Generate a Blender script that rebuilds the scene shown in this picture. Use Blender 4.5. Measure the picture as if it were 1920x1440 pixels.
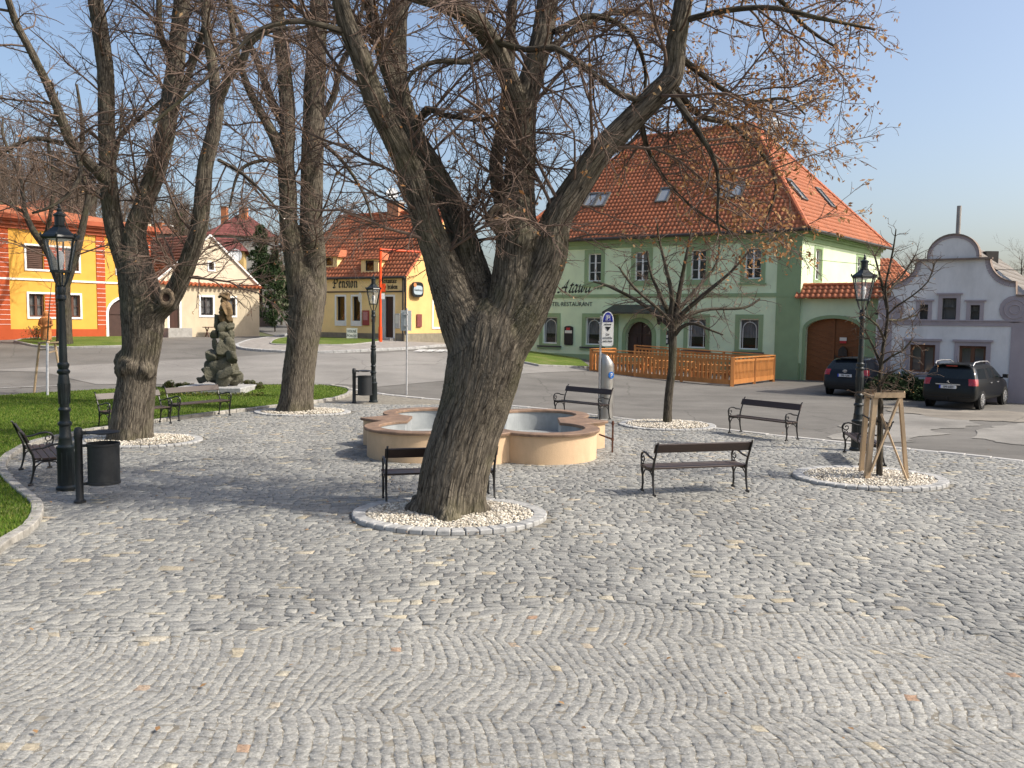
import bpy, bmesh, math, random
import numpy as np
from mathutils import Vector, Matrix, noise
from mathutils.geometry import tessellate_polygon, delaunay_2d_cdt

# ---------------------------------------------------------------- camera, sky, sun, exposure
for o in list(bpy.data.objects): bpy.data.objects.remove(o)
scn = bpy.context.scene
COL = scn.collection
FPX = 1600.0; CX = 960.0; CY = 720.0
HC = 2.8; PITCH = math.atan(120/1600.0); ROLL = 0.0128
cp, sp = math.cos(PITCH), math.sin(PITCH)
_f = Vector((0, cp, -sp)); _r0 = Vector((1, 0, 0)); _u0 = Vector((0, sp, cp))
_r = _r0*math.cos(ROLL) + _u0*math.sin(ROLL)
_u = _u0*math.cos(ROLL) - _r0*math.sin(ROLL)
CAM = Vector((0, 0, HC))
cam_d = bpy.data.cameras.new('camera'); cam = bpy.data.objects.new('camera', cam_d); COL.objects.link(cam)
m3 = Matrix((_r, _u, -_f)).transposed()
cam.matrix_world = Matrix.Translation(CAM) @ m3.to_4x4()
cam_d.sensor_fit = 'HORIZONTAL'; cam_d.sensor_width = 36.0; cam_d.lens = 36.0*FPX/1920.0
cam_d.clip_start = 0.05; cam_d.clip_end = 5000
scn.camera = cam
SUN_EL = math.radians(43); SUN_XY = Vector((1.0, -0.24, 0)).normalized()
TOSUN = Vector((SUN_XY.x*math.cos(SUN_EL), SUN_XY.y*math.cos(SUN_EL), math.sin(SUN_EL)))
wd = bpy.data.worlds.new('World'); scn.world = wd; wd.use_nodes = True
nt = wd.node_tree; nt.nodes.clear()
sky = nt.nodes.new('ShaderNodeTexSky'); sky.sky_type = 'NISHITA'; sky.sun_disc = False
sky.sun_elevation = SUN_EL; sky.sun_rotation = math.atan2(SUN_XY.x, SUN_XY.y)
sky.air_density = 1.0; sky.dust_density = 5.0; sky.ozone_density = 1.0; sky.altitude = 300
bg = nt.nodes.new('ShaderNodeBackground'); bg.inputs[1].default_value = 0.15
wo = nt.nodes.new('ShaderNodeOutputWorld')
nt.links.new(sky.outputs[0], bg.inputs[0]); nt.links.new(bg.outputs[0], wo.inputs[0])
sd = bpy.data.lights.new('sun', 'SUN'); sd.energy = 3.5; sd.angle = math.radians(0.5); sd.color = (1, 0.93, 0.82)
sun = bpy.data.objects.new('sun', sd); COL.objects.link(sun)
sun.rotation_mode = 'QUATERNION'; sun.rotation_quaternion = TOSUN.to_track_quat('Z', 'Y'); sun.location = (30, -10, 40)
vs = scn.view_settings; vs.view_transform = 'Standard'; vs.look = 'None'; vs.gamma = 1; vs.exposure = 0.52

# ---------------------------------------------------------------- geometry of the place
def ss(t):
    t = 0 if t < 0 else 1 if t > 1 else t
    return t*t*(3-2*t)
def H(x, y):                                   # height of the terrain
    z = 1.5*ss((y-27)/19.0)*(1-ss((x+9)/23.0))
    if y > 55:
        z += 11.5*ss((y-56)/46.0)*(1-ss((x+62)/42.0))
        z += 3.0*ss((y-58)/40.0)*(1-ss((x+8)/30.0))
    return z
def ray(px, py): return (_f + _r*((px-CX)/FPX) + _u*((CY-py)/FPX))
def at(px, py, Y):
    d = ray(px, py); return CAM + d*(Y/d.y)
def G(px, py, dz=0.0):                         # a point of the terrain
    d = ray(px, py); d = d/d.y
    lo = 3.0
    t = lo
    while t < 300:
        p = CAM + d*t
        if p.z < H(p.x, p.y): break
        lo = t; t += 0.4
    hi = t
    for _ in range(24):
        m = (lo+hi)/2; p = CAM + d*m
        if p.z < H(p.x, p.y): hi = m
        else: lo = m
    p = CAM + d*hi
    return Vector((p.x, p.y, H(p.x, p.y)+dz))
def plane_hit(px, py, P, N):
    d = ray(px, py); t = (P-CAM).dot(N)/d.dot(N); return CAM + d*t

# ---------------------------------------------------------------- materials
def new_mat(name):
    m = bpy.data.materials.new(name); m.use_nodes = True
    n = m.node_tree; n.nodes.clear()
    out = n.nodes.new('ShaderNodeOutputMaterial'); b = n.nodes.new('ShaderNodeBsdfPrincipled')
    n.links.new(b.outputs[0], out.inputs[0])
    return m, n, b
def N_(n, t, **kw):
    x = n.nodes.new(t)
    for k, v in kw.items(): setattr(x, k, v)
    return x
def noise_n(n, vec, scale, detail=4, rough=0.55):
    t = N_(n, 'ShaderNodeTexNoise'); t.inputs['Scale'].default_value = scale
    t.inputs['Detail'].default_value = detail; t.inputs['Roughness'].default_value = rough
    if vec is not None: n.links.new(vec, t.inputs['Vector'])
    return t
def ramp_n(n, fac, stops):
    r = N_(n, 'ShaderNodeValToRGB'); el = r.color_ramp.elements
    while len(el) < len(stops): el.new(0.5)
    for e, (p, c) in zip(el, stops):
        e.position = p; e.color = (c[0], c[1], c[2], 1) if not isinstance(c, (int, float)) else (c, c, c, 1)
    n.links.new(fac, r.inputs[0]); return r
def mix_n(n, fac, a, b, mode='MIX'):
    x = N_(n, 'ShaderNodeMix', data_type='RGBA', blend_type=mode)
    for s, v in ((x.inputs[0], fac), (x.inputs[6], a), (x.inputs[7], b)):
        if hasattr(v, 'links') or hasattr(v, 'is_linked'): n.links.new(v, s)
        elif isinstance(v, (int, float)): s.default_value = v
        else: s.default_value = (v[0], v[1], v[2], 1)
    return x.outputs[2]
def mapping(n, vec, sc):
    mp = N_(n, 'ShaderNodeMapping'); mp.inputs['Scale'].default_value = sc
    n.links.new(vec, mp.inputs[0]); return mp.outputs[0]
def mul(c, k): return tuple(min(1, v*k) for v in c)
MATS = {}
def M(name, col, rough=0.7, var=0.12, scale=3.0, bump=0.0, bscale=40.0, metal=0.0, spec=0.4, stain=0.0, stretch=(1, 1, 1), coat=0.0, bdist=0.01):
    if name in MATS: return MATS[name]
    m, n, b = new_mat(name)
    geo = N_(n, 'ShaderNodeTexCoord'); v = geo.outputs['Object']
    vv = mapping(n, v, stretch)
    t = noise_n(n, vv, scale, 5)
    c = ramp_n(n, t.outputs[0], [(0.28, mul(col, 1-var)), (0.72, mul(col, 1+var))]).outputs[0]
    if stain:
        t2 = noise_n(n, mapping(n, v, (0.9, 0.9, 0.35)), 1.6, 8, 0.7)
        f = ramp_n(n, t2.outputs[0], [(0.45, 0.0), (0.78, 1.0)]).outputs[0]
        mm = N_(n, 'ShaderNodeMath', operation='MULTIPLY'); n.links.new(f, mm.inputs[0]); mm.inputs[1].default_value = stain
        c = mix_n(n, mm.outputs[0], c, mul(col, 0.45))
    n.links.new(c, b.inputs['Base Color'])
    b.inputs['Roughness'].default_value = rough; b.inputs['Metallic'].default_value = metal
    b.inputs['Specular IOR Level'].default_value = spec; b.inputs['Coat Weight'].default_value = coat
    if bump:
        t3 = noise_n(n, vv, bscale, 4, 0.6); bp = N_(n, 'ShaderNodeBump'); bp.inputs['Strength'].default_value = bump
        bp.inputs['Distance'].default_value = bdist
        n.links.new(t3.outputs[0], bp.inputs['Height']); n.links.new(bp.outputs[0], b.inputs['Normal'])
    MATS[name] = m; return m

def glass_mat(name, tint=(0.02, 0.025, 0.03), mixf=0.55, rough=0.03):
    m = bpy.data.materials.new(name); m.use_nodes = True; n = m.node_tree; n.nodes.clear()
    out = N_(n, 'ShaderNodeOutputMaterial'); tr = N_(n, 'ShaderNodeBsdfTransparent'); pb = N_(n, 'ShaderNodeBsdfPrincipled')
    pb.inputs['Base Color'].default_value = (*tint, 1); pb.inputs['Roughness'].default_value = rough; pb.inputs['Specular IOR Level'].default_value = 0.9
    mx = N_(n, 'ShaderNodeMixShader'); mx.inputs[0].default_value = mixf
    n.links.new(tr.outputs[0], mx.inputs[1]); n.links.new(pb.outputs[0], mx.inputs[2]); n.links.new(mx.outputs[0], out.inputs[0])
    return m
def attr_n(n, name):
    a = N_(n, 'ShaderNodeAttribute'); a.attribute_name = name; return a

def bark_mat(name, light, dark, moss=0.35, bdist=0.02):
    m, n, b = new_mat(name)
    a = attr_n(n, 'bark').outputs['Vector']
    warp = noise_n(n, a, 1.3, 3); sub = mix_n(n, 0.10, a, warp.outputs['Color'], 'ADD')
    v1 = mapping(n, sub, (34, 34, 2.6)); t1 = noise_n(n, v1, 1.0, 6, 0.6)
    vo = N_(n, 'ShaderNodeTexVoronoi', feature='DISTANCE_TO_EDGE'); n.links.new(mapping(n, sub, (26, 26, 2.6)), vo.inputs['Vector']); vo.inputs['Scale'].default_value = 1.0
    r1 = ramp_n(n, vo.outputs['Distance'], [(0.0, 0.0), (0.3, 1.0)]).outputs[0]
    v2_ = N_(n, 'ShaderNodeTexVoronoi', feature='DISTANCE_TO_EDGE'); n.links.new(mapping(n, sub, (19, 19, 7)), v2_.inputs['Vector']); v2_.inputs['Scale'].default_value = 1.0
    r2 = ramp_n(n, v2_.outputs['Distance'], [(0.0, 0.25), (0.12, 1.0)]).outputs[0]; mm_ = N_(n, 'ShaderNodeMath', operation='MULTIPLY'); n.links.new(r1, mm_.inputs[0]); n.links.new(r2, mm_.inputs[1]); r1 = mm_.outputs[0]
    h = N_(n, 'ShaderNodeMath', operation='MULTIPLY_ADD'); n.links.new(r1, h.inputs[0]); h.inputs[1].default_value = 0.5; n.links.new(t1.outputs[0], h.inputs[2])
    c = ramp_n(n, h.outputs[0], [(0.38, dark), (0.62, mul(light, .6)), (0.95, light)]).outputs[0]
    t3 = noise_n(n, a, 1.1, 4); f = ramp_n(n, t3.outputs[0], [(0.5, 0.0), (0.7, moss)]).outputs[0]
    c = mix_n(n, f, c, (0.10, 0.105, 0.035))
    t4 = noise_n(n, a, 3.0, 3); c = mix_n(n, ramp_n(n, t4.outputs[0], [(0.55, 0.0), (0.75, 0.35)]).outputs[0], c, mul(light, 1.35))
    n.links.new(c, b.inputs['Base Color']); b.inputs['Roughness'].default_value = 0.95; b.inputs['Specular IOR Level'].default_value = 0.1
    bp = N_(n, 'ShaderNodeBump'); bp.inputs['Strength'].default_value = 0.9; bp.inputs['Distance'].default_value = bdist
    n.links.new(h.outputs[0], bp.inputs['Height']); n.links.new(bp.outputs[0], b.inputs['Normal'])
    return m
def tint_mat(name, stops, rough=0.85, bump=0.5, bscale=60, bdist=0.006, mottling=0.25, spec=0.3, transl=0.0):
    m, n, b = new_mat(name)
    a = attr_n(n, 'tint').outputs['Fac']
    c = ramp_n(n, a, stops).outputs[0]
    tc = N_(n, 'ShaderNodeTexCoord').outputs['Object']
    t = noise_n(n, tc, bscale, 5, 0.65)
    g = ramp_n(n, t.outputs[0], [(0.3, 1-mottling), (0.7, 1+mottling)]).outputs[0]
    c = mix_n(n, 1.0, c, g, 'MULTIPLY')
    t2 = noise_n(n, tc, 0.5, 5, 0.6); g2 = ramp_n(n, t2.outputs[0], [(0.3, 0.82), (0.7, 1.08)]).outputs[0]
    c = mix_n(n, 1.0, c, g2, 'MULTIPLY')
    n.links.new(c, b.inputs['Base Color']); b.inputs['Roughness'].default_value = rough; b.inputs['Specular IOR Level'].default_value = spec
    if bump:
        bp = N_(n, 'ShaderNodeBump'); bp.inputs['Strength'].default_value = bump; bp.inputs['Distance'].default_value = bdist
        n.links.new(t.outputs[0], bp.inputs['Height']); n.links.new(bp.outputs[0], b.inputs['Normal'])
    if transl:
        tr = N_(n, 'ShaderNodeBsdfTranslucent'); n.links.new(c, tr.inputs[0]); mx = N_(n, 'ShaderNodeMixShader'); mx.inputs[0].default_value = transl
        out = [x for x in n.nodes if x.type == 'OUTPUT_MATERIAL'][0]
        n.links.new(b.outputs[0], mx.inputs[1]); n.links.new(tr.outputs[0], mx.inputs[2]); n.links.new(mx.outputs[0], out.inputs[0])
    return m
def tile_mat(name, col, pu, pv, var=0.25, stain=0.4):
    m, n, b = new_mat(name)
    a = attr_n(n, 'uvm').outputs['Vector']
    sn = N_(n, 'ShaderNodeVectorMath', operation='SNAP'); n.links.new(a, sn.inputs[0]); sn.inputs[1].default_value = (pu, pv, 1)
    w = N_(n, 'ShaderNodeTexWhiteNoise', noise_dimensions='3D'); n.links.new(sn.outputs[0], w.inputs[0])
    c = ramp_n(n, w.outputs[0], [(0.0, mul(col, 1-var)), (1.0, mul(col, 1+var))]).outputs[0]
    t = noise_n(n, a, 0.5, 7, 0.7)
    c = mix_n(n, ramp_n(n, t.outputs[0], [(0.45, 0.0), (0.8, stain)]).outputs[0], c, mul(col, 0.4))
    n.links.new(c, b.inputs['Base Color']); b.inputs['Roughness'].default_value = 0.72; b.inputs['Specular IOR Level'].default_value = 0.3
    return m

# ---------------------------------------------------------------- objects and mesh building
def tag(o, label=None, cat=None, group=None, kind=None):
    if label: o['label'] = label
    if cat: o['category'] = cat
    if group: o['group'] = group
    if kind: o['kind'] = kind
    return o
def thing(name, loc, label, cat, group=None, rz=0.0):
    o = bpy.data.objects.new(name, None); COL.objects.link(o); o.location = loc; o.rotation_euler = (0, 0, rz)
    o.empty_display_size = 0.2
    return tag(o, label, cat, group)
def copy_tree(o, parent=None):
    c = o.copy(); COL.objects.link(c); c.parent = parent
    for ch in [x for x in bpy.data.objects if x.parent == o]: copy_tree(ch, c)
    return c
def root_loc(o):
    while o.parent is not None: o = o.parent
    return Vector(o.location)
class MB:
    def __init__(s): s.v = []; s.f = []
    def add(s, vs, fs):
        k = len(s.v); s.v.extend(vs); s.f.extend([tuple(i+k for i in f) for f in fs])
    def quad(s, a, b, c, d): s.add([a, b, c, d], [(0, 1, 2, 3)])
    def hexa(s, p):            # 8 corners: bottom 4 ccw, top 4
        s.add(p, [(3, 2, 1, 0), (4, 5, 6, 7), (0, 1, 5, 4), (1, 2, 6, 5), (2, 3, 7, 6), (3, 0, 4, 7)])
    def box(s, c, d, rz=0.0, T=None):
        c = Vector(c); hx, hy, hz = d[0]/2, d[1]/2, d[2]/2; R = Matrix.Rotation(rz, 3, 'Z')
        ps = [c+R @ Vector((x*hx, y*hy, z*hz)) for z in (-1, 1) for x, y in ((-1, -1), (1, -1), (1, 1), (-1, 1))]
        if T: ps = [T @ p for p in ps]
        s.hexa(ps)
    def bar(s, a, b, w, h=None, up=(0, 0, 1)):       # rectangular bar from a to b
        a = Vector(a); b = Vector(b); h = h or w; t = (b-a).normalized(); up = Vector(up)
        if abs(t.dot(up)) > 0.98: up = Vector((1, 0, 0))
        sx = t.cross(up).normalized(); sy = sx.cross(t)
        ps = [q + sx*(i*w/2) + sy*(j*h/2) for q in (a, b) for i, j in ((-1, -1), (1, -1), (1, 1), (-1, 1))]
        s.hexa([ps[0], ps[1], ps[2], ps[3], ps[4], ps[5], ps[6], ps[7]])
    def tube(s, pts, r, n=8, caps=True, closed=False):
        pts = [Vector(p) for p in pts]; m = len(pts)
        rs = r if isinstance(r, (list, tuple)) else [r]*m
        k = len(s.v); ref = None
        for i, p in enumerate(pts):
            if closed: t = pts[(i+1) % m]-pts[i-1]
            else: t = pts[min(i+1, m-1)]-pts[max(i-1, 0)]
            if t.length < 1e-9: t = Vector((0, 0, 1))
            t.normalize()
            if ref is None:
                ref = Vector((0, 0, 1)) if abs(t.z) < 0.9 else Vector((1, 0, 0))
                a = t.cross(ref).normalized()
            else:
                a = (a - t*a.dot(t)).normalized()
            b2 = t.cross(a)
            for j in range(n):
                th = 2*math.pi*j/n; s.v.append(p + (a*math.cos(th)+b2*math.sin(th))*rs[i])
        for i in range(m if closed else m-1):
            i2 = (i+1) % m
            for j in range(n):
                j2 = (j+1) % n; s.f.append((k+i*n+j, k+i*n+j2, k+i2*n+j2, k+i2*n+j))
        if caps and not closed:
            s.f.append(tuple(k+j for j in range(n))[::-1]); s.f.append(tuple(k+(m-1)*n+j for j in range(n)))
    def lathe(s, prof, c=(0, 0, 0), n=20, caps=True, sx=1, sy=1, rot=0.0):   # prof: (r, z)
        k = len(s.v); c = Vector(c)
        for r, z in prof:
            for j in range(n):
                th = 2*math.pi*j/n+rot; s.v.append(c+Vector((r*math.cos(th)*sx, r*math.sin(th)*sy, z)))
        for i in range(len(prof)-1):
            for j in range(n):
                j2 = (j+1) % n; s.f.append((k+i*n+j, k+i*n+j2, k+(i+1)*n+j2, k+(i+1)*n+j))
        if caps:
            s.f.append(tuple(k+j for j in range(n))[::-1]); s.f.append(tuple(k+(len(prof)-1)*n+j for j in range(n)))
    def prism(s, poly, ax, ay, az, o, d):             # polygon extruded along az by d
        o = Vector(o); m = len(poly); k = len(s.v)
        for t in (0, d):
            for x, y in poly: s.v.append(o+ax*x+ay*y+az*t)
        s.f.append(tuple(range(k, k+m))[::-1]); s.f.append(tuple(range(k+m, k+2*m)))
        for i in range(m): s.f.append((k+i, k+(i+1) % m, k+m+(i+1) % m, k+m+i))
    def build(s, name, mat, parent=None, smooth=False, world=True, bevel=0.0):
        me = bpy.data.meshes.new(name)
        off = root_loc(parent) if (parent is not None and world) else Vector((0, 0, 0))
        me.from_pydata([(p[0]-off[0], p[1]-off[1], p[2]-off[2]) for p in s.v], [], s.f)
        if mat is not None: me.materials.append(mat)
        me.validate()
        bm = bmesh.new(); bm.from_mesh(me); bmesh.ops.recalc_face_normals(bm, faces=bm.faces)
        if bevel:
            bmesh.ops.bevel(bm, geom=[e for e in bm.edges if len(e.link_faces) == 2 and e.calc_face_angle(0) > 0.6], offset=bevel, segments=1, affect='EDGES')
        bm.to_mesh(me); bm.free()
        if smooth:
            me.polygons.foreach_set('use_smooth', [True]*len(me.polygons))
            try: me.set_sharp_from_angle(angle=math.radians(40))
            except Exception: pass
        o = bpy.data.objects.new(name, me); COL.objects.link(o); o.parent = parent
        return o
def npmesh(name, V, F, mat, parent=None, attrs=None, smooth=False, off=None):
    """V (n,3) array, F (m,k) int array; attrs: name -> array per vertex (float) or (n,3)"""
    me = bpy.data.meshes.new(name); V = np.asarray(V, dtype=np.float32)
    if parent is not None:
        r = root_loc(parent); V = V - np.array([r.x, r.y, r.z], dtype=np.float32)
    F = np.asarray(F, dtype=np.int32); m, k = F.shape
    me.vertices.add(len(V)); me.vertices.foreach_set('co', V.ravel())
    me.loops.add(m*k); me.loops.foreach_set('vertex_index', F.ravel())
    me.polygons.add(m); me.polygons.foreach_set('loop_start', np.arange(0, m*k, k, dtype=np.int32))
    try: me.polygons.foreach_set('loop_total', np.full(m, k, dtype=np.int32))
    except Exception: pass
    if smooth: me.polygons.foreach_set('use_smooth', np.ones(m, dtype=bool))
    for an, av in (attrs or {}).items():
        av = np.asarray(av, dtype=np.float32)
        if av.ndim == 1: a = me.attributes.new(an, 'FLOAT', 'POINT'); a.data.foreach_set('value', av)
        else: a = me.attributes.new(an, 'FLOAT_VECTOR', 'POINT'); a.data.foreach_set('vector', av.ravel())
    me.update(calc_edges=True)
    if mat is not None: me.materials.append(mat)
    o = bpy.data.objects.new(name, me); COL.objects.link(o); o.parent = parent
    return o
def ico(sub):
    bm = bmesh.new(); bmesh.ops.create_icosphere(bm, subdivisions=sub, radius=1.0)
    bm.verts.ensure_lookup_table()
    v = np.array([x.co[:] for x in bm.verts]); f = np.array([[q.index for q in x.verts] for x in bm.faces]); bm.free()
    return v, f
ICO1 = ico(1); ICO2 = ico(2); ICO3 = ico(3)

# walls as planes with their own frame
class Fac:
    def __init__(s, A, B, zb):
        s.A = Vector((A[0], A[1], zb)); s.L = (Vector((B[0], B[1]))-Vector((A[0], A[1]))).length
        s.U = Vector((B[0]-A[0], B[1]-A[1], 0)).normalized(); s.N = Vector((s.U.y, -s.U.x, 0)); s.Z = Vector((0, 0, 1))
    def P(s, u, v, d=0.0): return s.A + s.U*u + s.Z*v + s.N*d
    def uv(s, px, py):
        p = plane_hit(px, py, s.A, s.N)-s.A; return p.dot(s.U), p.z
    def rect(s, x0, y0, x1, y1):              # image rectangle -> u0,u1,v0,v1
        xm, ym = (x0+x1)/2, (y0+y1)/2
        return s.uv(x0, ym)[0], s.uv(x1, ym)[0], s.uv(xm, y1)[1], s.uv(xm, y0)[1]
def fbox(mb, F, u0, u1, v0, v1, d0, d1):
    mb.hexa([F.P(u0, v0, d0), F.P(u1, v0, d0), F.P(u1, v0, d1), F.P(u0, v0, d1), F.P(u0, v1, d0), F.P(u1, v1, d0), F.P(u1, v1, d1), F.P(u0, v1, d1)])
def rect_poly(u0, u1, v0, v1): return [(u0, v0), (u1, v0), (u1, v1), (u0, v1)]
def arch_poly(u0, u1, v0, v1, rise, n=14):     # flat sides up to v1-rise, then an elliptic head
    um, a = (u0+u1)/2, (u1-u0)/2; sv = v1-rise
    return [(u0, v0), (u1, v0)] + [(um+a*math.cos(math.pi*i/n), sv+rise*math.sin(math.pi*i/n)) for i in range(n+1)]
def wall(mb, F, outer, holes=(), depth=0.2, d=0.0):
    polys = [[Vector((x, y, 0)) for x, y in outer]] + [[Vector((x, y, 0)) for x, y in h] for h in holes]
    flat = [p for pl in polys for p in pl]
    tris = tessellate_polygon(polys)
    mb.add([F.P(p.x, p.y, d) for p in flat], [tuple(t) for t in tris])
    for h in holes:
        m = len(h)
        for i in range(m):
            a, b = h[i], h[(i+1) % m]
            mb.quad(F.P(a[0], a[1], d), F.P(b[0], b[1], d), F.P(b[0], b[1], d-depth), F.P(a[0], a[1], d-depth))
def band(mb, F, poly, d0, d1, wd):             # frame strip of width wd around a polygon, proud from d0 to d1
    m = len(poly); cx = sum(p[0] for p in poly)/m; cy = sum(p[1] for p in poly)/m
    def off(i):
        a = Vector(poly[i-1]); b = Vector(poly[i]); c = Vector(poly[(i+1) % m])
        e1 = (b-a); e2 = (c-b)
        if e1.length < 1e-6: e1 = e2
        if e2.length < 1e-6: e2 = e1
        n1 = Vector((e1.y, -e1.x)).normalized(); n2 = Vector((e2.y, -e2.x)).normalized()
        n = (n1+n2); n.normalize(); k = wd/max(0.5, n.dot(n1)); return b+n*k
    o = [off(i) for i in range(m)]
    for i in range(m):
        j = (i+1) % m; a, b, c, e = poly[i], poly[j], o[j], o[i]
        mb.hexa([F.P(a[0], a[1], d0), F.P(b[0], b[1], d0), F.P(c.x, c.y, d0), F.P(e.x, e.y, d0),
                 F.P(a[0], a[1], d1), F.P(b[0], b[1], d1), F.P(c.x, c.y, d1), F.P(e.x, e.y, d1)])

def tiles(name, P0, P1, P2, P3, pu, pv, mat, parent, amp=0.035, step=0.03, ns=6, flat=False):
    """real tiles on a roof plane; P0-P1 eave, P3 above P0, P2 above P1"""
    P0, P1, P2, P3 = map(Vector, (P0, P1, P2, P3)); U = (P1-P0).normalized()
    N = U.cross(((P2+P3)/2)-P0).normalized()
    if N.z < 0: N = -N
    V = N.cross(U)
    if (P3-P0).dot(V) < 0: V = -V
    hgt = (P3-P0).dot(V); ul, ur = 0.0, (P1-P0).length; tl, tr = (P3-P0).dot(U), (P2-P0).dot(U)
    rows = max(1, round(hgt/pv)); pv = hgt/rows; umin = min(ul, tl); umax = max(ur, tr)
    cols = int((umax-umin)/pu*ns)+2; us = umin+np.arange(cols)*(pu/ns)
    prof = amp*(0.5+0.5*np.cos(2*math.pi*us/pu)) if not flat else amp*(np.mod(np.round(us/(pu/ns)), ns) > 0.5)
    VV = []; FF = []; A = []
    Pn, Un, Vn, Nn = [np.array(q[:]) for q in (P0, U, V, N)]
    base = 0
    for r in range(rows):
        v0, v1 = r*pv, (r+1)*pv
        for v, hh in ((v0, 0.0), (v0, step), (v1, 0.0)):
            f = v/hgt; a = ul+(tl-ul)*f; b = ur+(tr-ur)*f
            u = np.clip(us, a, b); h = prof+hh
            if hh == 0.0 and v == v0: h = prof*0.6-0.005
            VV.append(Pn+u[:, None]*Un+v*Vn+h[:, None]*Nn)
            A.append(np.stack([us+pu*0.5+100, np.full(cols, (r+0.5)*pv+100), np.zeros(cols)], 1))
        i = np.arange(cols-1)
        for q in (0, 1):
            s0 = base+q*cols; s1 = s0+cols
            FF.append(np.stack([s0+i, s0+i+1, s1+i+1, s1+i], 1))
        base += 3*cols
    VV = np.concatenate(VV); FF = np.concatenate(FF); A = np.concatenate(A)
    q = VV[FF]; area = np.linalg.norm(np.cross(q[:, 2]-q[:, 0], q[:, 3]-q[:, 1]), axis=1); FF = FF[area > 1e-5]
    o = npmesh(name, VV, FF, mat, parent, {'uvm': A})
    return o
def ridge_caps(mb, a, b, r=0.11, pitch=0.35):
    a = Vector(a); b = Vector(b); L = (b-a).length; n = max(2, int(L/pitch))
    for i in range(n):
        p = a.lerp(b, i/n); q = a.lerp(b, (i+1.12)/n)
        mb.tube([p, q], [r*0.86, r], 8)
# ---------------------------------------------------------------- shared materials
m_white = M('white_paint', (0.78, 0.78, 0.76), 0.5, 0.06)
m_black = M('black_iron', (0.009, 0.009, 0.009), 0.38, 0.3, 8, 0.3, 60, 0.0, 0.5, bdist=0.003)
m_green_iron = M('dark_green_iron', (0.006, 0.011, 0.012), 0.42, 0.3, 8, 0.25, 50, 0.0, 0.5, bdist=0.003)
m_glass = glass_mat('window_glass', (0.01, 0.012, 0.014), 0.5)
m_lantern_glass = glass_mat('lantern_glass', (0.6, 0.62, 0.62), 0.22, 0.08)
m_curtain = M('lace_curtain', (0.5, 0.5, 0.5), 0.9, 0.35, 14, 0, 40, stretch=(1, 1, 0.15))
m_dark = M('interior_shade', (0.02, 0.02, 0.022), 0.9, 0.2)  # near-black colour standing for the shade of unlit interiors
m_steel = M('brushed_steel', (0.42, 0.41, 0.39), 0.38, 0.15, 6, 0.2, 120, 0.85, 0.5, stretch=(1, 1, 0.1), bdist=0.002)
m_galv = M('galvanised_steel', (0.5, 0.5, 0.5), 0.5, 0.15, 10, 0, 40, 0.6)
m_zinc = M('zinc_gutter', (0.055, 0.05, 0.045), 0.5, 0.2, 6, 0, 40, 0.3)
m_stone = M('granite', (0.36, 0.36, 0.35), 0.85, 0.3, 9, 0.5, 70, stain=0.3)
m_conc = M('concrete_grey', (0.32, 0.31, 0.29), 0.9, 0.18, 5, 0.3, 50, stain=0.3)
def m_wall(name, col, st=0.25): return M(name, col, 0.93, 0.07, 1.5, 0.35, 45, 0, 0.15, stain=st, bdist=0.006)

# ---------------------------------------------------------------- terrain
def sheet(name, poly, dz, mat, cell=1.0, label=None, kind='structure', smooth=True):
    poly = [Vector((p[0], p[1])) for p in poly]
    # densify the boundary
    bd = []
    for i, p in enumerate(poly):
        q = poly[(i+1) % len(poly)]; n = max(1, int((q-p).length/cell))
        bd += [p.lerp(q, k/n) for k in range(n)]
    xs = [p.x for p in bd]; ys = [p.y for p in bd]
    pts = list(bd); nb = len(bd)
    x = min(xs)+cell*0.51
    while x < max(xs):
        y = min(ys)+cell*0.53
        while y < max(ys):
            pts.append(Vector((x, y))); y += cell
        x += cell
    r = delaunay_2d_cdt(pts, [], [list(range(nb))], 1, 1e-4)
    mb = MB(); mb.v = [Vector((p.x, p.y, H(p.x, p.y)+dz)) for p in r[0]]; mb.f = [tuple(f) for f in r[2]]
    o = mb.build(name, mat, None, smooth=smooth); o['kind'] = kind
    return o
def smooth_path(pts, n=5, closed=False):
    pts = [Vector(p[:2]) for p in pts]; out = []
    for i in range(len(pts)-1):
        p0 = pts[max(i-1, 0)]; p1 = pts[i]; p2 = pts[i+1]; p3 = pts[min(i+2, len(pts)-1)]
        for k in range(n):
            t = k/n; out.append(0.5*((2*p1)+(p2-p0)*t+(2*p0-5*p1+4*p2-p3)*t*t+(3*p1-p0-3*p2+p3)*t**3))
    out.append(pts[-1]); return out
def ground_material():
    m, n, b = new_mat('meadow_ground')
    tc = N_(n, 'ShaderNodeTexCoord').outputs['Object']
    t = noise_n(n, tc, 0.15, 6); c = ramp_n(n, t.outputs[0], [(0.3, (0.05, 0.075, 0.02)), (0.6, (0.09, 0.09, 0.04)), (0.8, (0.10, 0.08, 0.05))]).outputs[0]
    n.links.new(c, b.inputs['Base Color']); b.inputs['Roughness'].default_value = 0.95; return m
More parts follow.
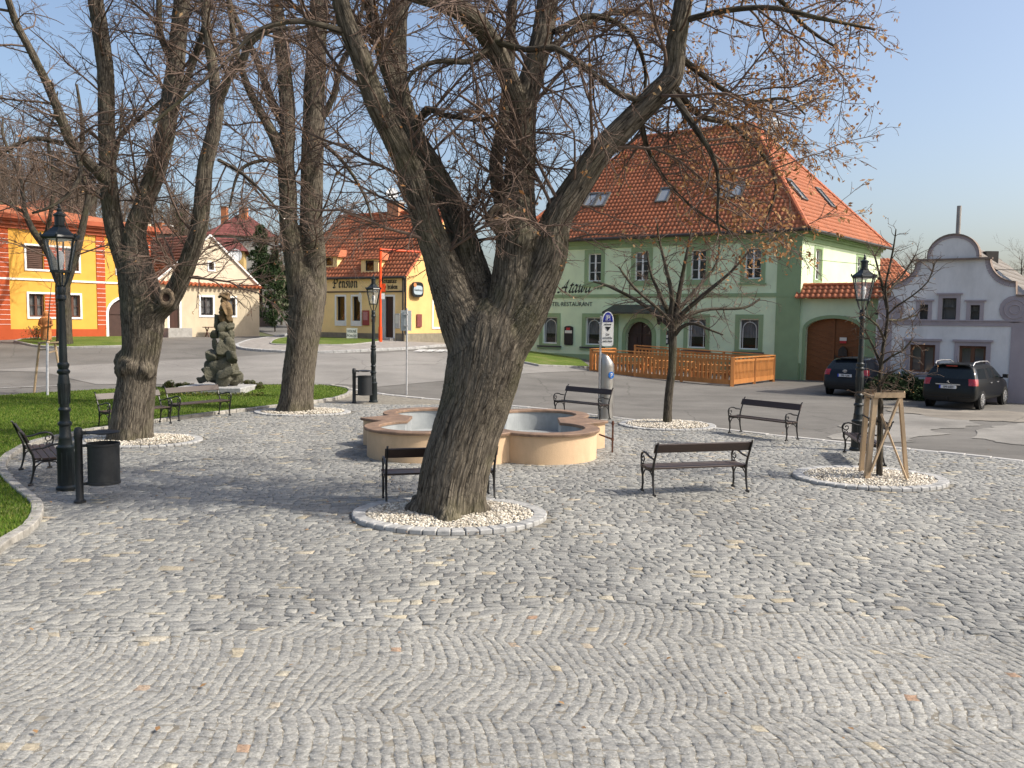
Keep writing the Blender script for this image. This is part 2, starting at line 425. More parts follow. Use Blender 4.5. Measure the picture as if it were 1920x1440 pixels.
def asphalt(name, col, patch=0.18):
    m, n, b = new_mat(name); tc = N_(n, 'ShaderNodeTexCoord').outputs['Object']
    t = noise_n(n, tc, 0.35, 6, 0.65); c = ramp_n(n, t.outputs[0], [(0.35, mul(col, 1-patch)), (0.65, mul(col, 1+patch))]).outputs[0]
    t2 = noise_n(n, tc, 55, 3, 0.7); g = ramp_n(n, t2.outputs[0], [(0.3, 0.72), (0.7, 1.25)]).outputs[0]
    c = mix_n(n, 1.0, c, g, 'MULTIPLY')
    t5 = noise_n(n, mapping(n, tc, (0.25, 1.3, 1)), 0.6, 5, 0.6); g = ramp_n(n, t5.outputs[0], [(0.35, 0.88), (0.65, 1.08)]).outputs[0]
    c = mix_n(n, 1.0, c, g, 'MULTIPLY')
    vo = N_(n, 'ShaderNodeTexVoronoi', feature='DISTANCE_TO_EDGE'); vo.inputs['Scale'].default_value = 0.22
    w = noise_n(n, tc, 1.5, 4); n.links.new(mix_n(n, 0.35, tc, w.outputs['Color'], 'ADD'), vo.inputs['Vector'])
    c = mix_n(n, ramp_n(n, vo.outputs['Distance'], [(0.0, 0.55), (0.006, 0.0)]).outputs[0], c, mul(col, 0.4))
    n.links.new(c, b.inputs['Base Color']); b.inputs['Roughness'].default_value = 0.9; b.inputs['Specular IOR Level'].default_value = 0.2
    bp = N_(n, 'ShaderNodeBump'); bp.inputs['Strength'].default_value = 0.4; bp.inputs['Distance'].default_value = 0.006
    n.links.new(t2.outputs[0], bp.inputs['Height']); n.links.new(bp.outputs[0], b.inputs['Normal']); return m
def axis(a, b, fine0, fine1, f, c):
    r = []; x = a
    while x < b:
        r.append(x); x += f if fine0 <= x < fine1 else c
    r.append(b); return r
gx = axis(-700, 700, -60, 30, 1.0, 10); gy = axis(-60, 1500, 20, 110, 1.0, 10)
V = np.array([[x, y, H(x, y)-0.01] for y in gy for x in gx]); nx = len(gx)
ii = np.arange(len(gy)-1)[:, None]*nx+np.arange(nx-1)[None, :]
F_ = np.stack([ii, ii+1, ii+nx+1, ii+nx], -1).reshape(-1, 4)
o = npmesh('ground', V, F_, ground_material(), smooth=True); o['kind'] = 'structure'

m_road = asphalt('asphalt_dark', (0.15, 0.143, 0.13))
m_road_l = asphalt('asphalt_pale', (0.225, 0.215, 0.198), 0.12)
m_patch = asphalt('worn_pale_patch', (0.225, 0.215, 0.195), 0.25)
m_pave = M('pavement_slabs', (0.27, 0.25, 0.225), 0.9, 0.2, 4, 0.3, 30, stain=0.3)
edge = smooth_path([G(x, y) for x, y in [(560, 721), (640, 727), (700, 737), (765, 745), (860, 753), (960, 762), (1060, 772), (1170, 786), (1300, 800), (1440, 816), (1600, 833), (1760, 849), (1920, 866), (2200, 898), (2500, 935)]], 3)
# the whole street surface
sheet('road', [(-70, 24), (-15, 24.5), (-10.5, 27.0)]+[tuple(p[:2]) for p in edge[1:]]+[(30, 3), (45, 3), (45, 40), (14, 45), (3, 51), (-1.5, 60), (-17, 75), (-24, 86), (-27, 84), (-20, 66), (-15.5, 57.5), (-19, 54), (-70, 30)], 0.02, m_road, 1.0)
g = lambda x, y: G(x, y)
def pxpoly(l): return [tuple(G(x, y))[:2] for x, y in l]
sheet('pale_road', pxpoly([(-250, 712), (0, 694), (300, 678), (450, 670), (530, 664), (700, 665), (850, 657), (960, 662), (1035, 688), (1100, 692), (1100, 697), (930, 706), (830, 716), (706, 727), (640, 722), (560, 722), (380, 722), (180, 722), (80, 699), (0, 697), (-250, 716)]), 0.034, m_road_l, 0.8)
def ragged(l, amp=.22, sd=1.0):
    P = [G(x, y) for x, y in l]; P = smooth_path(P+[P[0]], 9)[:-1]
    return [(p.x+amp*3*noise.noise(Vector((p.x*.9, p.y*.9, sd)))+amp*noise.noise(Vector((p.x*3, p.y*3, sd))), p.y+amp*2*noise.noise(Vector((p.y*.9, p.x*.9, sd+4)))+amp*noise.noise(Vector((p.y*3, p.x*3, sd+7)))) for p in P]
sheet('worn_patch', ragged([(1560, 826), (1600, 800), (1650, 782), (1700, 779), (1770, 784), (1825, 790), (1800, 804), (1750, 812), (1700, 828), (1640, 830)]), 0.034, m_patch, 1)
sheet('worn_patch', ragged([(1830, 822), (1880, 798), (1960, 797), (2060, 802), (2060, 845), (1960, 842), (1900, 834)], sd=2), 0.034, m_patch, 1)
sheet('worn_patch', ragged([(1640, 764), (1700, 760), (1760, 772), (1860, 772), (1960, 778), (1960, 792), (1800, 788), (1700, 776)], sd=3), 0.038, asphalt('dusty_asphalt', (0.21, 0.19, 0.16), 0.25), 1)
m_line = M('road_paint', (0.5, 0.5, 0.48), 0.8, 0.3, 8)
mb = MB()
for i in range(5):
    a = G(786+i*19, 657); b = G(774+i*19, 661); c = b+Vector((0.45, -.05, 0)); d = a+Vector((0.45, -.05, 0))
    mb.quad(*[p+Vector((0, 0, 0.055)) for p in (a, b, c, d)])
a, b = G(0, 729.5), G(130, 724.5)
mb.quad(a+Vector((0, -.06, .05)), b+Vector((0, -.06, .05)), b+Vector((0, .06, .05)), a+Vector((0, .06, .05)))
mb.build('road_markings', m_line)['kind'] = 'structure'

# kerbs
def kerb(pts, wd=0.16, hh=0.11, mat=m_stone, name='kerb', block=0.9, base=-0.1, cell=None, rng=random.Random(3)):
    mb = MB(); pts = [Vector((p[0], p[1])) for p in pts]
    seg = []; acc = 0
    for a, b in zip(pts, pts[1:]):
        L = (b-a).length; n = max(1, round(L/block))
        for k in range(n): seg.append((a.lerp(b, k/n), a.lerp(b, (k+1)/n)))
    for i, (a, b) in enumerate(seg):
        t0 = (seg[i-1][1]-seg[i-1][0]).normalized() if i else (b-a).normalized()
        t1 = (b-a).normalized(); t2 = (seg[i+1][1]-seg[i+1][0]).normalized() if i < len(seg)-1 else t1
        na = (t0+t1).normalized(); nb = (t1+t2).normalized(); pa = Vector((-na.y, na.x)); pb = Vector((-nb.y, nb.x))
        a2 = a+t1*0.006; b2 = b-t1*0.006; w1 = wd/2*(1+rng.uniform(-.05, .05)); dz = rng.uniform(-.006, .006)
        q = []
        for zt in (0, 1):
            for p, nn, s in ((a2, pa, -1), (b2, pb, -1), (b2, pb, 1), (a2, pa, 1)):
                x, y = p+nn*(s*w1); q.append(Vector((x, y, H(x, y)+(hh+dz if zt else base))))
        mb.hexa(q)
    o = mb.build(name, mat, None, bevel=0.012); o['kind'] = 'structure'; return o
# plaza outline: street edge
kerb(edge, 0.17, 0.033, M('pale_granite', (0.40, 0.39, 0.37), 0.85, 0.2, 9, 0.4, 60), name='kerb')
# lawn outline on the plaza side
lawn_in = smooth_path([G(x, y) for x, y in [(-160, 1130), (-60, 1075), (10, 1025), (50, 1000), (68, 975), (68, 953), (45, 932), (18, 908), (3, 886), (8, 868), (28, 852), (70, 833), (115, 823), (170, 812), (240, 801), (310, 791), (400, 779), (480, 770), (560, 760), (620, 752), (648, 744), (657, 737), (650, 731), (620, 726)]], 4)
kerb(lawn_in, 0.15, 0.11, M('mottled_granite', (0.31, 0.295, 0.265), 0.85, 0.45, 6, 0.5, 60, stain=0.3), name='kerb', block=0.7)
lawn_out = [G(x, y) for x, y in [(560, 724), (440, 726), (300, 729), (180, 734), (60, 741), (-100, 752)]]
m_lawn = None
def lawn_material():
    m, n, b = new_mat('lawn'); tc = N_(n, 'ShaderNodeTexCoord').outputs['Object']
    t = noise_n(n, tc, 0.8, 6, 0.6); c = ramp_n(n, t.outputs[0], [(0.3, (0.07, 0.11, 0.018)), (0.52, (0.11, 0.155, 0.028)), (0.68, (0.17, 0.18, 0.06)), (0.85, (0.20, 0.16, 0.09))]).outputs[0]
    t2 = noise_n(n, tc, 30, 3, 0.7); c = mix_n(n, 1.0, c, ramp_n(n, t2.outputs[0], [(0.3, 0.6), (0.7, 1.3)]).outputs[0], 'MULTIPLY')
    n.links.new(c, b.inputs['Base Color']); b.inputs['Roughness'].default_value = 0.9; b.inputs['Specular IOR Level'].default_value = 0.15
    bp = N_(n, 'ShaderNodeBump'); bp.inputs['Strength'].default_value = 0.8; bp.inputs['Distance'].default_value = 0.03
    n.links.new(t2.outputs[0], bp.inputs['Height']); n.links.new(bp.outputs[0], b.inputs['Normal']); return m
m_lawn = lawn_material()
lawn_poly = [tuple(p[:2]) for p in lawn_in] + [tuple(p[:2]) for p in lawn_out] + [(-26, 22), (-24, 9)]
sheet('lawn', lawn_poly, 0.07, m_lawn, 0.8)
def inside(poly, x, y):
    c = False; j = len(poly)-1
    for i in range(len(poly)):
        if (poly[i][1] > y) != (poly[j][1] > y) and x < (poly[j][0]-poly[i][0])*(y-poly[i][1])/(poly[j][1]-poly[i][1])+poly[i][0]: c = not c
        j = i
    return c
def inside_np(poly, X, Y):
    c = np.zeros(X.shape, bool); n = len(poly); j = n-1
    for i in range(n):
        xi, yi = poly[i]; xj, yj = poly[j]
        if yi != yj: c ^= ((yi > Y) != (yj > Y)) & (X < (xj-xi)*(Y-yi)/(yj-yi)+xi)
        j = i
    return c
def grass(name, poly, n, z0, size, seed, ylim=(0, 99), mat=None):
    rng = np.random.default_rng(seed); P = np.array(poly); lo = P.min(0); hi = P.max(0)
    hi[1] = min(hi[1], ylim[1]); lo[0] = max(lo[0], -18)
    X = rng.uniform(lo[0], hi[0], n); Y = lo[1]+(hi[1]-lo[1])*rng.uniform(0, 1, n)**1.4; k = inside_np(poly, X, Y); X = X[k]; Y = Y[k]
    Z = np.array([H(a, b) for a, b in zip(X, Y)])+z0
    th = rng.uniform(0, 6.28, len(X)); h = size*rng.uniform(.5, 1.3, len(X)); w = h*0.16+0.003; lx, ly = rng.normal(0, .3, len(X))*h, rng.normal(0, .3, len(X))*h
    V = np.empty((len(X), 3, 3)); V[:, 0] = np.stack([X-np.cos(th)*w, Y-np.sin(th)*w, Z], 1); V[:, 1] = np.stack([X+np.cos(th)*w, Y+np.sin(th)*w, Z], 1); V[:, 2] = np.stack([X+lx, Y+ly, Z+h], 1)
    tint = np.repeat(rng.uniform(0, 1, len(X)), 3)
    o = npmesh(name, V.reshape(-1, 3), np.arange(len(X)*3).reshape(-1, 3), mat, attrs={'tint': tint}); tag(o, 'short green grass growing on the lawn left of the plaza', 'grass', kind='stuff')
    return o
m_grass = tint_mat('grass_blades', [(0, (0.06, 0.12, 0.01)), (0.6, (0.12, 0.21, 0.02)), (1, (0.24, 0.26, 0.06))], 0.8, 0, 5, transl=0.3)
grass('grass', lawn_poly, 260000, 0.065, 0.05, 4, mat=m_grass)

# plaza: joint bed and the stones
pl = [tuple(p[:2]) for p in edge]
# order: street edge left->right, then around behind the camera, then lawn edge reversed
lawn_rev = [tuple(p[:2]) for p in lawn_in]
plaza_poly = pl[2:] + [(26, -4), (-14, -4), (-14, 5.5)] + [p for p in lawn_rev]
def joint_mat():
    m, n, b = new_mat('sandy_joints'); tc = N_(n, 'ShaderNodeTexCoord').outputs['Object']
    t = noise_n(n, tc, 9, 8, .75); c = ramp_n(n, t.outputs[0], [(0.3, (0.09, 0.08, 0.062)), (0.65, (0.27, 0.25, 0.205))]).outputs[0]
    n.links.new(c, b.inputs['Base Color']); b.inputs['Roughness'].default_value = 0.95; return m
sheet('plaza_bed', plaza_poly, 0.006, joint_mat(), 2.0)
RINGS = []      # ellipses where no paving stones lie: (cx, cy, rx, ry)
RINGS.append((-0.86, 11.95, 1.38, 1.10)); RINGS.append((6.47, 15.25, 1.34, 1.12)); RINGS.append((4.2, 22.9, 1.30, 1.2))
RINGS.append((-8.25, 18.8, 1.35, 1.1)); RINGS.append((-6.15, 25.0, 1.4, 1.15))
FOUNT = (-0.60, 18.65)
def voronoi_cells(P, sx):
    """cells of the points P, distances measured with x divided by sx; returns list of (k,2) polygons"""
    r = delaunay_2d_cdt([Vector((x/sx, y)) for x, y in P], [], [], 0, 1e-5)
    Q = np.array([v[:] for v in r[0]]); T = np.array([f for f in r[2] if len(f) == 3])
    A, B, C = Q[T[:, 0]], Q[T[:, 1]], Q[T[:, 2]]
    b = B-A; c = C-A; d = 2*(b[:, 0]*c[:, 1]-b[:, 1]*c[:, 0]); d[np.abs(d) < 1e-12] = 1e-12
    b2 = (b**2).sum(1); c2 = (c**2).sum(1)
    cc = A+np.stack([(c[:, 1]*b2-b[:, 1]*c2)/d, (b[:, 0]*c2-c[:, 0]*b2)/d], 1)
    vi = T.reshape(-1); ci = np.repeat(cc, 3, axis=0); ang = np.arctan2(ci[:, 1]-Q[vi, 1], ci[:, 0]-Q[vi, 0])
    o = np.lexsort((ang, vi)); vi = vi[o]; ci = ci[o]; st = np.flatnonzero(np.r_[True, vi[1:] != vi[:-1]]); en = np.r_[st[1:], len(vi)]
    out = []
    for s0, e0 in zip(st, en):
        if e0-s0 < 4: continue
        p = ci[s0:e0].copy(); 
        if np.abs(p-Q[vi[s0]]).max() > .45: continue
        p[:, 0] *= sx; out.append(p)
    return out
def to8(p):
    p = [tuple(q) for q in p]
    while len(p) > 8:
        n = len(p); k = min(range(n), key=lambda i: (p[i][0]-p[i-1][0])**2+(p[i][1]-p[i-1][1])**2); p.pop(k)
    while len(p) < 8:
        n = len(p); k = max(range(n), key=lambda i: (p[i][0]-p[i-1][0])**2+(p[i][1]-p[i-1][1])**2); p.insert(k, ((p[k][0]+p[k-1][0])/2, (p[k][1]+p[k-1][1])/2))
    return p
def stones():
    rng = np.random.default_rng(11)
    lim = lambda x, y: 7.75+.45*math.sin(x*.7+.5)+.18*math.sin(x*2.3)
    def yrow(k, x):       # wavy boundary between two rows of flat stones
        return 6.6+k*.092+.20*math.sin(x*.55+1.3)+.09*math.sin(x*1.7+k*.06)+.075*noise.noise(Vector((x*1.1, k*.5, 3)))+.045*noise.noise(Vector((x*4.5, k*1.9, 7)))
    cells = []
    for k in range(0, 245):
        y0 = 6.6+k*.092; w_ = y0*.62+2.8; x = -w_+rng.uniform(0, .2); sl = rng.uniform(-.03, .03); ph = rng.uniform(0, 9)
        while x < w_:
            L_ = rng.uniform(.075, .225)*(1 if rng.random() < .85 else 1.35); s1 = rng.uniform(-.032, .032)
            if rng.random() < .035: x += L_*.3
            xb0, xb1, xt0, xt1 = x, x+L_, x+sl, x+L_+s1; xm, xn = x+L_*.5, x+L_*.5+(sl+s1)/2
            if rng.random() < .86:
                t_ = 0.0
            else: t_ = rng.uniform(-.012, .012)
            q = [(xb0, yrow(k, xb0)), (xm, yrow(k, xm)+rng.normal(0, .004)), (xb1, yrow(k, xb1)), (xb1+s1*.5+rng.normal(0, .004), (yrow(k, xb1)+yrow(k+1, xt1))/2), (xt1, yrow(k+1, xt1)+t_), (xn, yrow(k+1, xn)+t_), (xt0, yrow(k+1, xt0)+t_), (xb0+sl*.5+rng.normal(0, .004), (yrow(k, xb0)+yrow(k+1, xt0))/2)]
            if L_ > .19 and rng.random() < .4:     # two short stones, one behind the other
                pass
            cells.append(q); x += L_; sl = s1
    Q1 = np.array(cells); c1 = Q1.mean(1); k = c1[:, 1] > np.array([lim(a, b) for a, b in c1]); Q1 = Q1[k]
    lowf = np.array([noise.noise(Vector((a*.6, b*.6, 1)))+.6*noise.noise(Vector((a*2.2, b*2.2, 5))) for a, b in Q1.mean(1)])
    T1 = np.clip(rng.normal(.42, .12, len(Q1))+lowf*.16, 0, .8); sp = rng.random(len(Q1)); T1[sp > .965] = rng.uniform(.8, .97, (sp > .965).sum())
    C = []; T = []; y = -7.5; p = 0.094
    def arc(X, Y):       # Y runs across the view here: arcs bow towards +x, one band is 1.5 m deep
        s_ = 1.5; u = (((X-6.6+.10*np.sin(Y*2.3)+.05*np.sin(Y*7.1))/s_+.5) % 1.0)-0.5; bx = Y - .34*(1-np.sqrt(np.clip(1-(np.abs(u)*1.62)**2, .0, 1)))+.05*np.sin(X*3.1+Y*1.7)
        return bx+.015*np.sin(X*7+Y), X+.012*np.sin(Y*5)
    while y < 8.5:
        x0 = np.arange(1.5, 9.0, 0.098)+rng.uniform(0, .09); x1 = x0+.098; j = lambda s: rng.normal(0, s, len(x0)); m = lambda a, b: np.stack(arc(a, b), 1)
        q = np.stack([m(x0+j(.006), y+j(.0055)), m((x0+x1)/2, y+j(.0055)), m(x1+j(.006), y+j(.0055)), m(x1+j(.005), y+p/2), m(x1+j(.006), y+p+j(.0055)), m((x0+x1)/2, y+p+j(.0055)), m(x0+j(.006), y+p+j(.0055)), m(x0+j(.005), y+p/2)], 1)
        ext = q[:, :, 1].max(1)-q[:, :, 1].min(1); C.append(q[ext < .2]); y += p
    Q2 = np.concatenate(C); c = Q2.mean(1); k = c[:, 1] < np.array([lim(a_, b_)+.03 for a_, b_ in c]); Q2 = Q2[k]
    lowf = np.array([noise.noise(Vector((a*.6, b*.6, 1)))+.6*noise.noise(Vector((a*2.2, b*2.2, 5))) for a, b in Q2.mean(1)])
    T2 = np.clip(rng.normal(.5, .075, len(Q2))+lowf*.10, 0, .8); sp = rng.random(len(Q2)); T2[sp > .988] = rng.uniform(.8, 1, (sp > .988).sum())
    big = np.concatenate([np.ones(len(Q1)), np.zeros(len(Q2))]); oc = np.concatenate([Q1, Q2]); T_ = np.concatenate([T1, T2])
    c = oc.mean(1)
    keep = inside_np(plaza_poly, c[:, 0], c[:, 1]) & (np.abs(c[:, 0]) < c[:, 1]*0.62+2.6) & (c[:, 1] > 2.2)
    for (a, b, rx, ry) in RINGS: keep &= ((c[:, 0]-a)/(rx+.05))**2+((c[:, 1]-b)/(ry+.05))**2 > 1
    oc = oc[keep]; T_ = T_[keep]; c = c[keep][:, None]; big = big[keep]; n = len(oc)
    d = oc-c; L = np.linalg.norm(d, axis=2, keepdims=True)+1e-9
    gap = np.where(big[:, None, None] > 0, rng.uniform(.002, .008, (n, 1, 1)), rng.uniform(.0008, .003, (n, 1, 1)))
    rim = c+d*np.clip(1-gap/L, .2, 1)+rng.normal(0, .0035, oc.shape)
    top = c+(rim-c)*0.965
    h = np.where(big[:, None] > 0, .0175, .0088)+rng.normal(0, 1, (n, 1))*np.where(big[:, None] > 0, .0013, .0008); tilt = rng.normal(0, 1, (n, 1, 2))*np.where(big[:, None, None] > 0, .015, .012)
    zr = np.full((n, 8), 0.0); zm = h-np.where(big[:, None] > 0, .003, .0015)+((rim-c)*tilt).sum(2); zt = h+((top-c)*tilt).sum(2)+rng.normal(0, .0014, (n, 8))
    grit_pts = rim.reshape(-1, 2)[np.repeat(c[:, 0, 1] < 12, 8)]
    ctop = np.concatenate([c, (h+rng.uniform(-.002, .001, (n, 1)))[:, :, None]], 2)
    V = np.concatenate([np.concatenate([rim, zr[:, :, None]], 2), np.concatenate([rim, zm[:, :, None]], 2), np.concatenate([top, zt[:, :, None]], 2), ctop], 1)
    k = 25; fs = []
    for i in range(8):
        j = (i+1) % 8; fs += [(i, j, 8+j), (i, 8+j, 8+i), (8+i, 8+j, 16+j), (8+i, 16+j, 16+i), (16+i, 16+j, 24)]
    F_ = (np.array(fs)[None]+np.arange(n)[:, None, None]*k).reshape(-1, 3)
    return V.reshape(-1, 3), F_, np.repeat(T_, k), n, grit_pts
V, F_, T_, nst, GP = stones()
m_cob = tint_mat('granite_setts', [(0.0, (0.155, 0.155, 0.15)), (0.4, (0.25, 0.25, 0.235)), (0.78, (0.34, 0.335, 0.305)), (0.85, (0.36, 0.31, 0.22)), (0.95, (0.42, 0.39, 0.31)), (1.0, (0.32, 0.21, 0.14))], 0.8, 1.0, 48, 0.009, 0.42, 0.3)
o = npmesh('cobblestones', V, F_, m_cob, attrs={'tint': T_}); o['kind'] = 'structure'
print('stones', nst)
def grit(P, n, seed):      # sand and small chips lying in and beside the joints
    rg = np.random.default_rng(seed); w = 1/(P[:, 1]**1.3); q = P[rg.choice(len(P), n, p=w/w.sum())]+rg.normal(0, .004, (n, 2)); s_ = rg.uniform(.0012, .0038, (n, 1, 1))*(.7+.06*q[:, 1])[:, None, None]
    o_ = np.array([[1, 0, 0], [0, 1, 0], [-1, 0, 0], [0, -1, 0], [0, 0, 1.0]]); f_ = np.array([[0, 1, 4], [1, 2, 4], [2, 3, 4], [3, 0, 4]])
    c_ = np.concatenate([q, rg.uniform(.0085, .0155, (n, 1))], 1)[:, None]; V_ = c_+o_[None]*s_*rg.uniform(.6, 1.4, (n, 5, 3))
    o = npmesh('joint_grit', V_.reshape(-1, 3), (f_[None]+np.arange(n)[:, None, None]*5).reshape(-1, 3), tint_mat('grit', [(0, (.16, .13, .10)), (.4, (.40, .37, .30)), (1, (.62, .58, .50))], .9, 0, 5), attrs={'tint': np.repeat(rg.random(n), 5)}); tag(o, 'pale sand and grit lying in the joints of the paving', 'grit', kind='stuff')
grit(GP, 75000, 3)

# stone rings and pebbles round the trees
m_pebble = tint_mat('cream_pebbles', [(0, (0.26, 0.23, 0.18)), (0.5, (0.52, 0.47, 0.385)), (1, (0.72, 0.68, 0.59))], 0.7, 0.2, 40, 0.003, 0.12)
ring_labels = ['stone ring around the big leaning tree in the middle', 'stone ring around the young tree held by wooden stakes', 'stone ring around the slim tree by the kerb before the green hotel', 'stone ring around the tree with a burl at left', 'stone ring around the double stemmed tree behind the benches']
bed_labels = ['white pebbles around the foot of the big leaning tree', 'white pebbles below the wooden stake frame', 'white pebbles below the slim tree by the kerb', 'white pebbles around the tree with a burl', 'white pebbles around the double stemmed tree']
for i, (a, b, rx, ry) in enumerate(RINGS):
    rng = random.Random(i); mb = MB(); t = thing('stone_ring', (a, b, 0), ring_labels[i], 'stone ring', 'stone rings round the trees')
    n = 46; hh = 0.075 if i < 2 else 0.055
    for k in range(n):
        t0 = 2*math.pi*(k+.03)/n; t1 = 2*math.pi*(k+.97)/n; q = []; dz = rng.uniform(-.005, .005)
        for z in (0, hh+dz):
            for th, s in ((t0, 0.0), (t1, 0.0), (t1, -0.19), (t0, -0.19)):
                q.append(Vector((a+(rx+s)*math.cos(th), b+(ry+s)*math.sin(th), z)))
        mb.hexa(q)
    mb.build('stones', m_stone, t, bevel=0.012)
    t['label'] = ring_labels[i]
    rg = np.random.default_rng(50+i); m = 5200 if i == 0 else 3600 if i == 1 else 2200
    rr = np.sqrt(rg.uniform(0, 1, m)); th = rg.uniform(0, 6.283, m); X = a+(rx-.2)*rr*np.cos(th); Y = b+(ry-.2)*rr*np.sin(th)
    v, f = ICO1; S = rg.uniform(.014, .03, (m, 1))*rg.uniform(.7, 1.3, (m, 3)); S[:, 2] *= .75
    Z = 0.045+rg.uniform(0, .022, m)+0.05*(1-rr)
    VV = v[None]*S[:, None]*(1+rg.normal(0, .12, (m, len(v), 1)))+np.stack([X, Y, Z], 1)[:, None]
    FF = (f[None]+np.arange(m)[:, None, None]*len(v)).reshape(-1, 3)
    # soil below
    k0 = m*len(v); ring = np.array([[a+(rx-.15)*math.cos(q*.2618), b+(ry-.15)*math.sin(q*.2618), .035] for q in range(24)]); cen = np.array([[a, b, .09]])
    VV = np.concatenate([VV.reshape(-1, 3), ring, cen]); FF = np.concatenate([FF, np.array([[k0+q, k0+(q+1) % 24, k0+24] for q in range(24)])])
    tint = np.concatenate([np.repeat(rg.uniform(0, 1, m), len(v)), np.zeros(25)])
    o = npmesh('pebbles', VV, FF, m_pebble, attrs={'tint': tint}); tag(o, bed_labels[i], 'pebbles', kind='stuff')

# pavement and grass island before the guesthouse, verge before the yellow house
isl = smooth_path([G(x, y) for x, y in [(880, 648), (800, 653), (700, 659), (600, 663), (510, 661), (455, 656), (444, 650), (452, 646), (500, 636), (540, 628)]], 4)
isl_poly = [tuple(p[:2]) for p in isl]+[(-14.5, 53), (-6, 47.3), (-1.5, 52)]
sheet('pavement', isl_poly, 0.12, m_pave, 0.8)
kerb(isl, 0.16, 0.13, m_stone, base=-0.05)
gi = [tuple(p[:2]) for p in smooth_path([G(x, y) for x, y in [(507, 648), (520, 651), (600, 652), (660, 651), (710, 645), (700, 640), (640, 636), (560, 634), (520, 640), (507, 648)]], 3)][:-1]
sheet('grass_island', gi, 0.16, m_lawn, 0.8)
kerb([Vector(p) for p in gi+[gi[0]]], 0.08, 0.17, m_conc, base=0.05)
vg = [tuple(p[:2]) for p in smooth_path([G(x, y) for x, y in [(28, 642), (60, 650), (110, 654), (180, 653), (245, 650), (245, 640), (240, 632), (150, 634), (60, 637), (28, 642)]], 3)][:-1]
sheet('grass_verge', vg, 0.1, m_lawn, 0.8); kerb([Vector(p) for p in vg+[vg[0]]], 0.1, 0.12, m_conc, base=-.05)
# strip before the hotel
hv = [G(x, y) for x, y in [(960, 678), (1010, 688), (1060, 690), (1107, 692)]]
sheet('hotel_verge', [tuple(p[:2]) for p in hv]+[(3.6, 47.9), (0.6, 50.9)], 0.10, m_lawn, 0.8); kerb(hv, 0.12, 0.12, m_conc, base=-.05)
# ---------------------------------------------------------------- windows, lettering
def window(par, F, u0, u1, v0, v1, cols=2, rows=3, frame=None, inset=0.12, fw=0.06, curtain=0.0, arch=False, name='window', pane=None, cmat=None):
    frame = frame or m_white; mb = MB(); a, b = -inset-0.06, -inset
    fbox(mb, F, u0, u0+fw, v0, v1, a, b); fbox(mb, F, u1-fw, u1, v0, v1, a, b); fbox(mb, F, u0+fw, u1-fw, v0, v0+fw, a, b); fbox(mb, F, u0+fw, u1-fw, v1-fw, v1, a, b)
    for i in range(1, cols):
        u = u0+(u1-u0)*i/cols; w = fw*0.75; fbox(mb, F, u-w, u+w, v0+fw, v1-fw, a, b+0.012)
    for j in range(1, rows):
        v = v0+(v1-v0)*j/rows
        for i in range(cols):
            ua = u0+(u1-u0)*i/cols+fw*.76; ub = u0+(u1-u0)*(i+1)/cols-fw*.76; fbox(mb, F, ua, ub, v-.014, v+.014, a+.02, b-.006)
    if arch:
        um = (u0+u1)/2; r = (u1-u0)/2-fw-.09; vc = v1-fw-.1-r
        pts = [F.P(um-r, v0+fw, b-.005)]+[F.P(um-r*math.cos(math.pi*i/12), vc+r*math.sin(math.pi*i/12), b-.005) for i in range(13)]+[F.P(um+r, v0+fw, b-.005)]
        mb.tube(pts, .018, 5); mb.tube([F.P(um, vc+r, b-.005), F.P(um, v1-fw, b-.005)], .014, 5)
    w = mb.build(name, frame, par)
    mb = MB(); dd = a+.02
    mb.quad(F.P(u0+fw*.5, v0+fw*.5, dd), F.P(u1-fw*.5, v0+fw*.5, dd), F.P(u1-fw*.5, v1-fw*.5, dd), F.P(u0+fw*.5, v1-fw*.5, dd))
    mb.build('pane', pane or m_glass, w)
    if curtain:
        mb = MB(); n = 22; vb = v1-(v1-v0)*curtain; k = 0
        for i in range(n):
            ua = u0+(u1-u0)*i/n; ub = u0+(u1-u0)*(i+1)/n; d0 = a-.07+.025*(i % 2); d1 = a-.07+.025*((i+1) % 2)
            mb.quad(F.P(ua, vb, d0), F.P(ub, vb, d1), F.P(ub, v1, d1), F.P(ua, v1, d0))
        mb.build('curtain', cmat or m_curtain, w)
    return w
def text(par, s, F, u, v, size, mat, d=0.012, align='LEFT', shear=0.0, name='lettering', sx=1.0, extr=0.004, off=0.0, spacing=1.0):
    cu = bpy.data.curves.new(name, 'FONT'); cu.body = s; cu.size = size; cu.align_x = align; cu.shear = shear; cu.extrude = extr; cu.offset = off
    cu.space_character = spacing; cu.resolution_u = 3
    tmp = bpy.data.objects.new('tmp', cu); COL.objects.link(tmp); dg = bpy.context.evaluated_depsgraph_get(); dg.update()
    me = bpy.data.meshes.new_from_object(tmp.evaluated_get(dg)); bpy.data.objects.remove(tmp); me.name = name
    off_ = root_loc(par) if par else Vector()
    for w in me.vertices:
        c = w.co.copy(); w.co = F.P(u+c.x*sx, v+c.y, d+c.z)-off_
    me.materials.clear(); me.materials.append(mat)
    o = bpy.data.objects.new(name, me); COL.objects.link(o); o.parent = par; return o
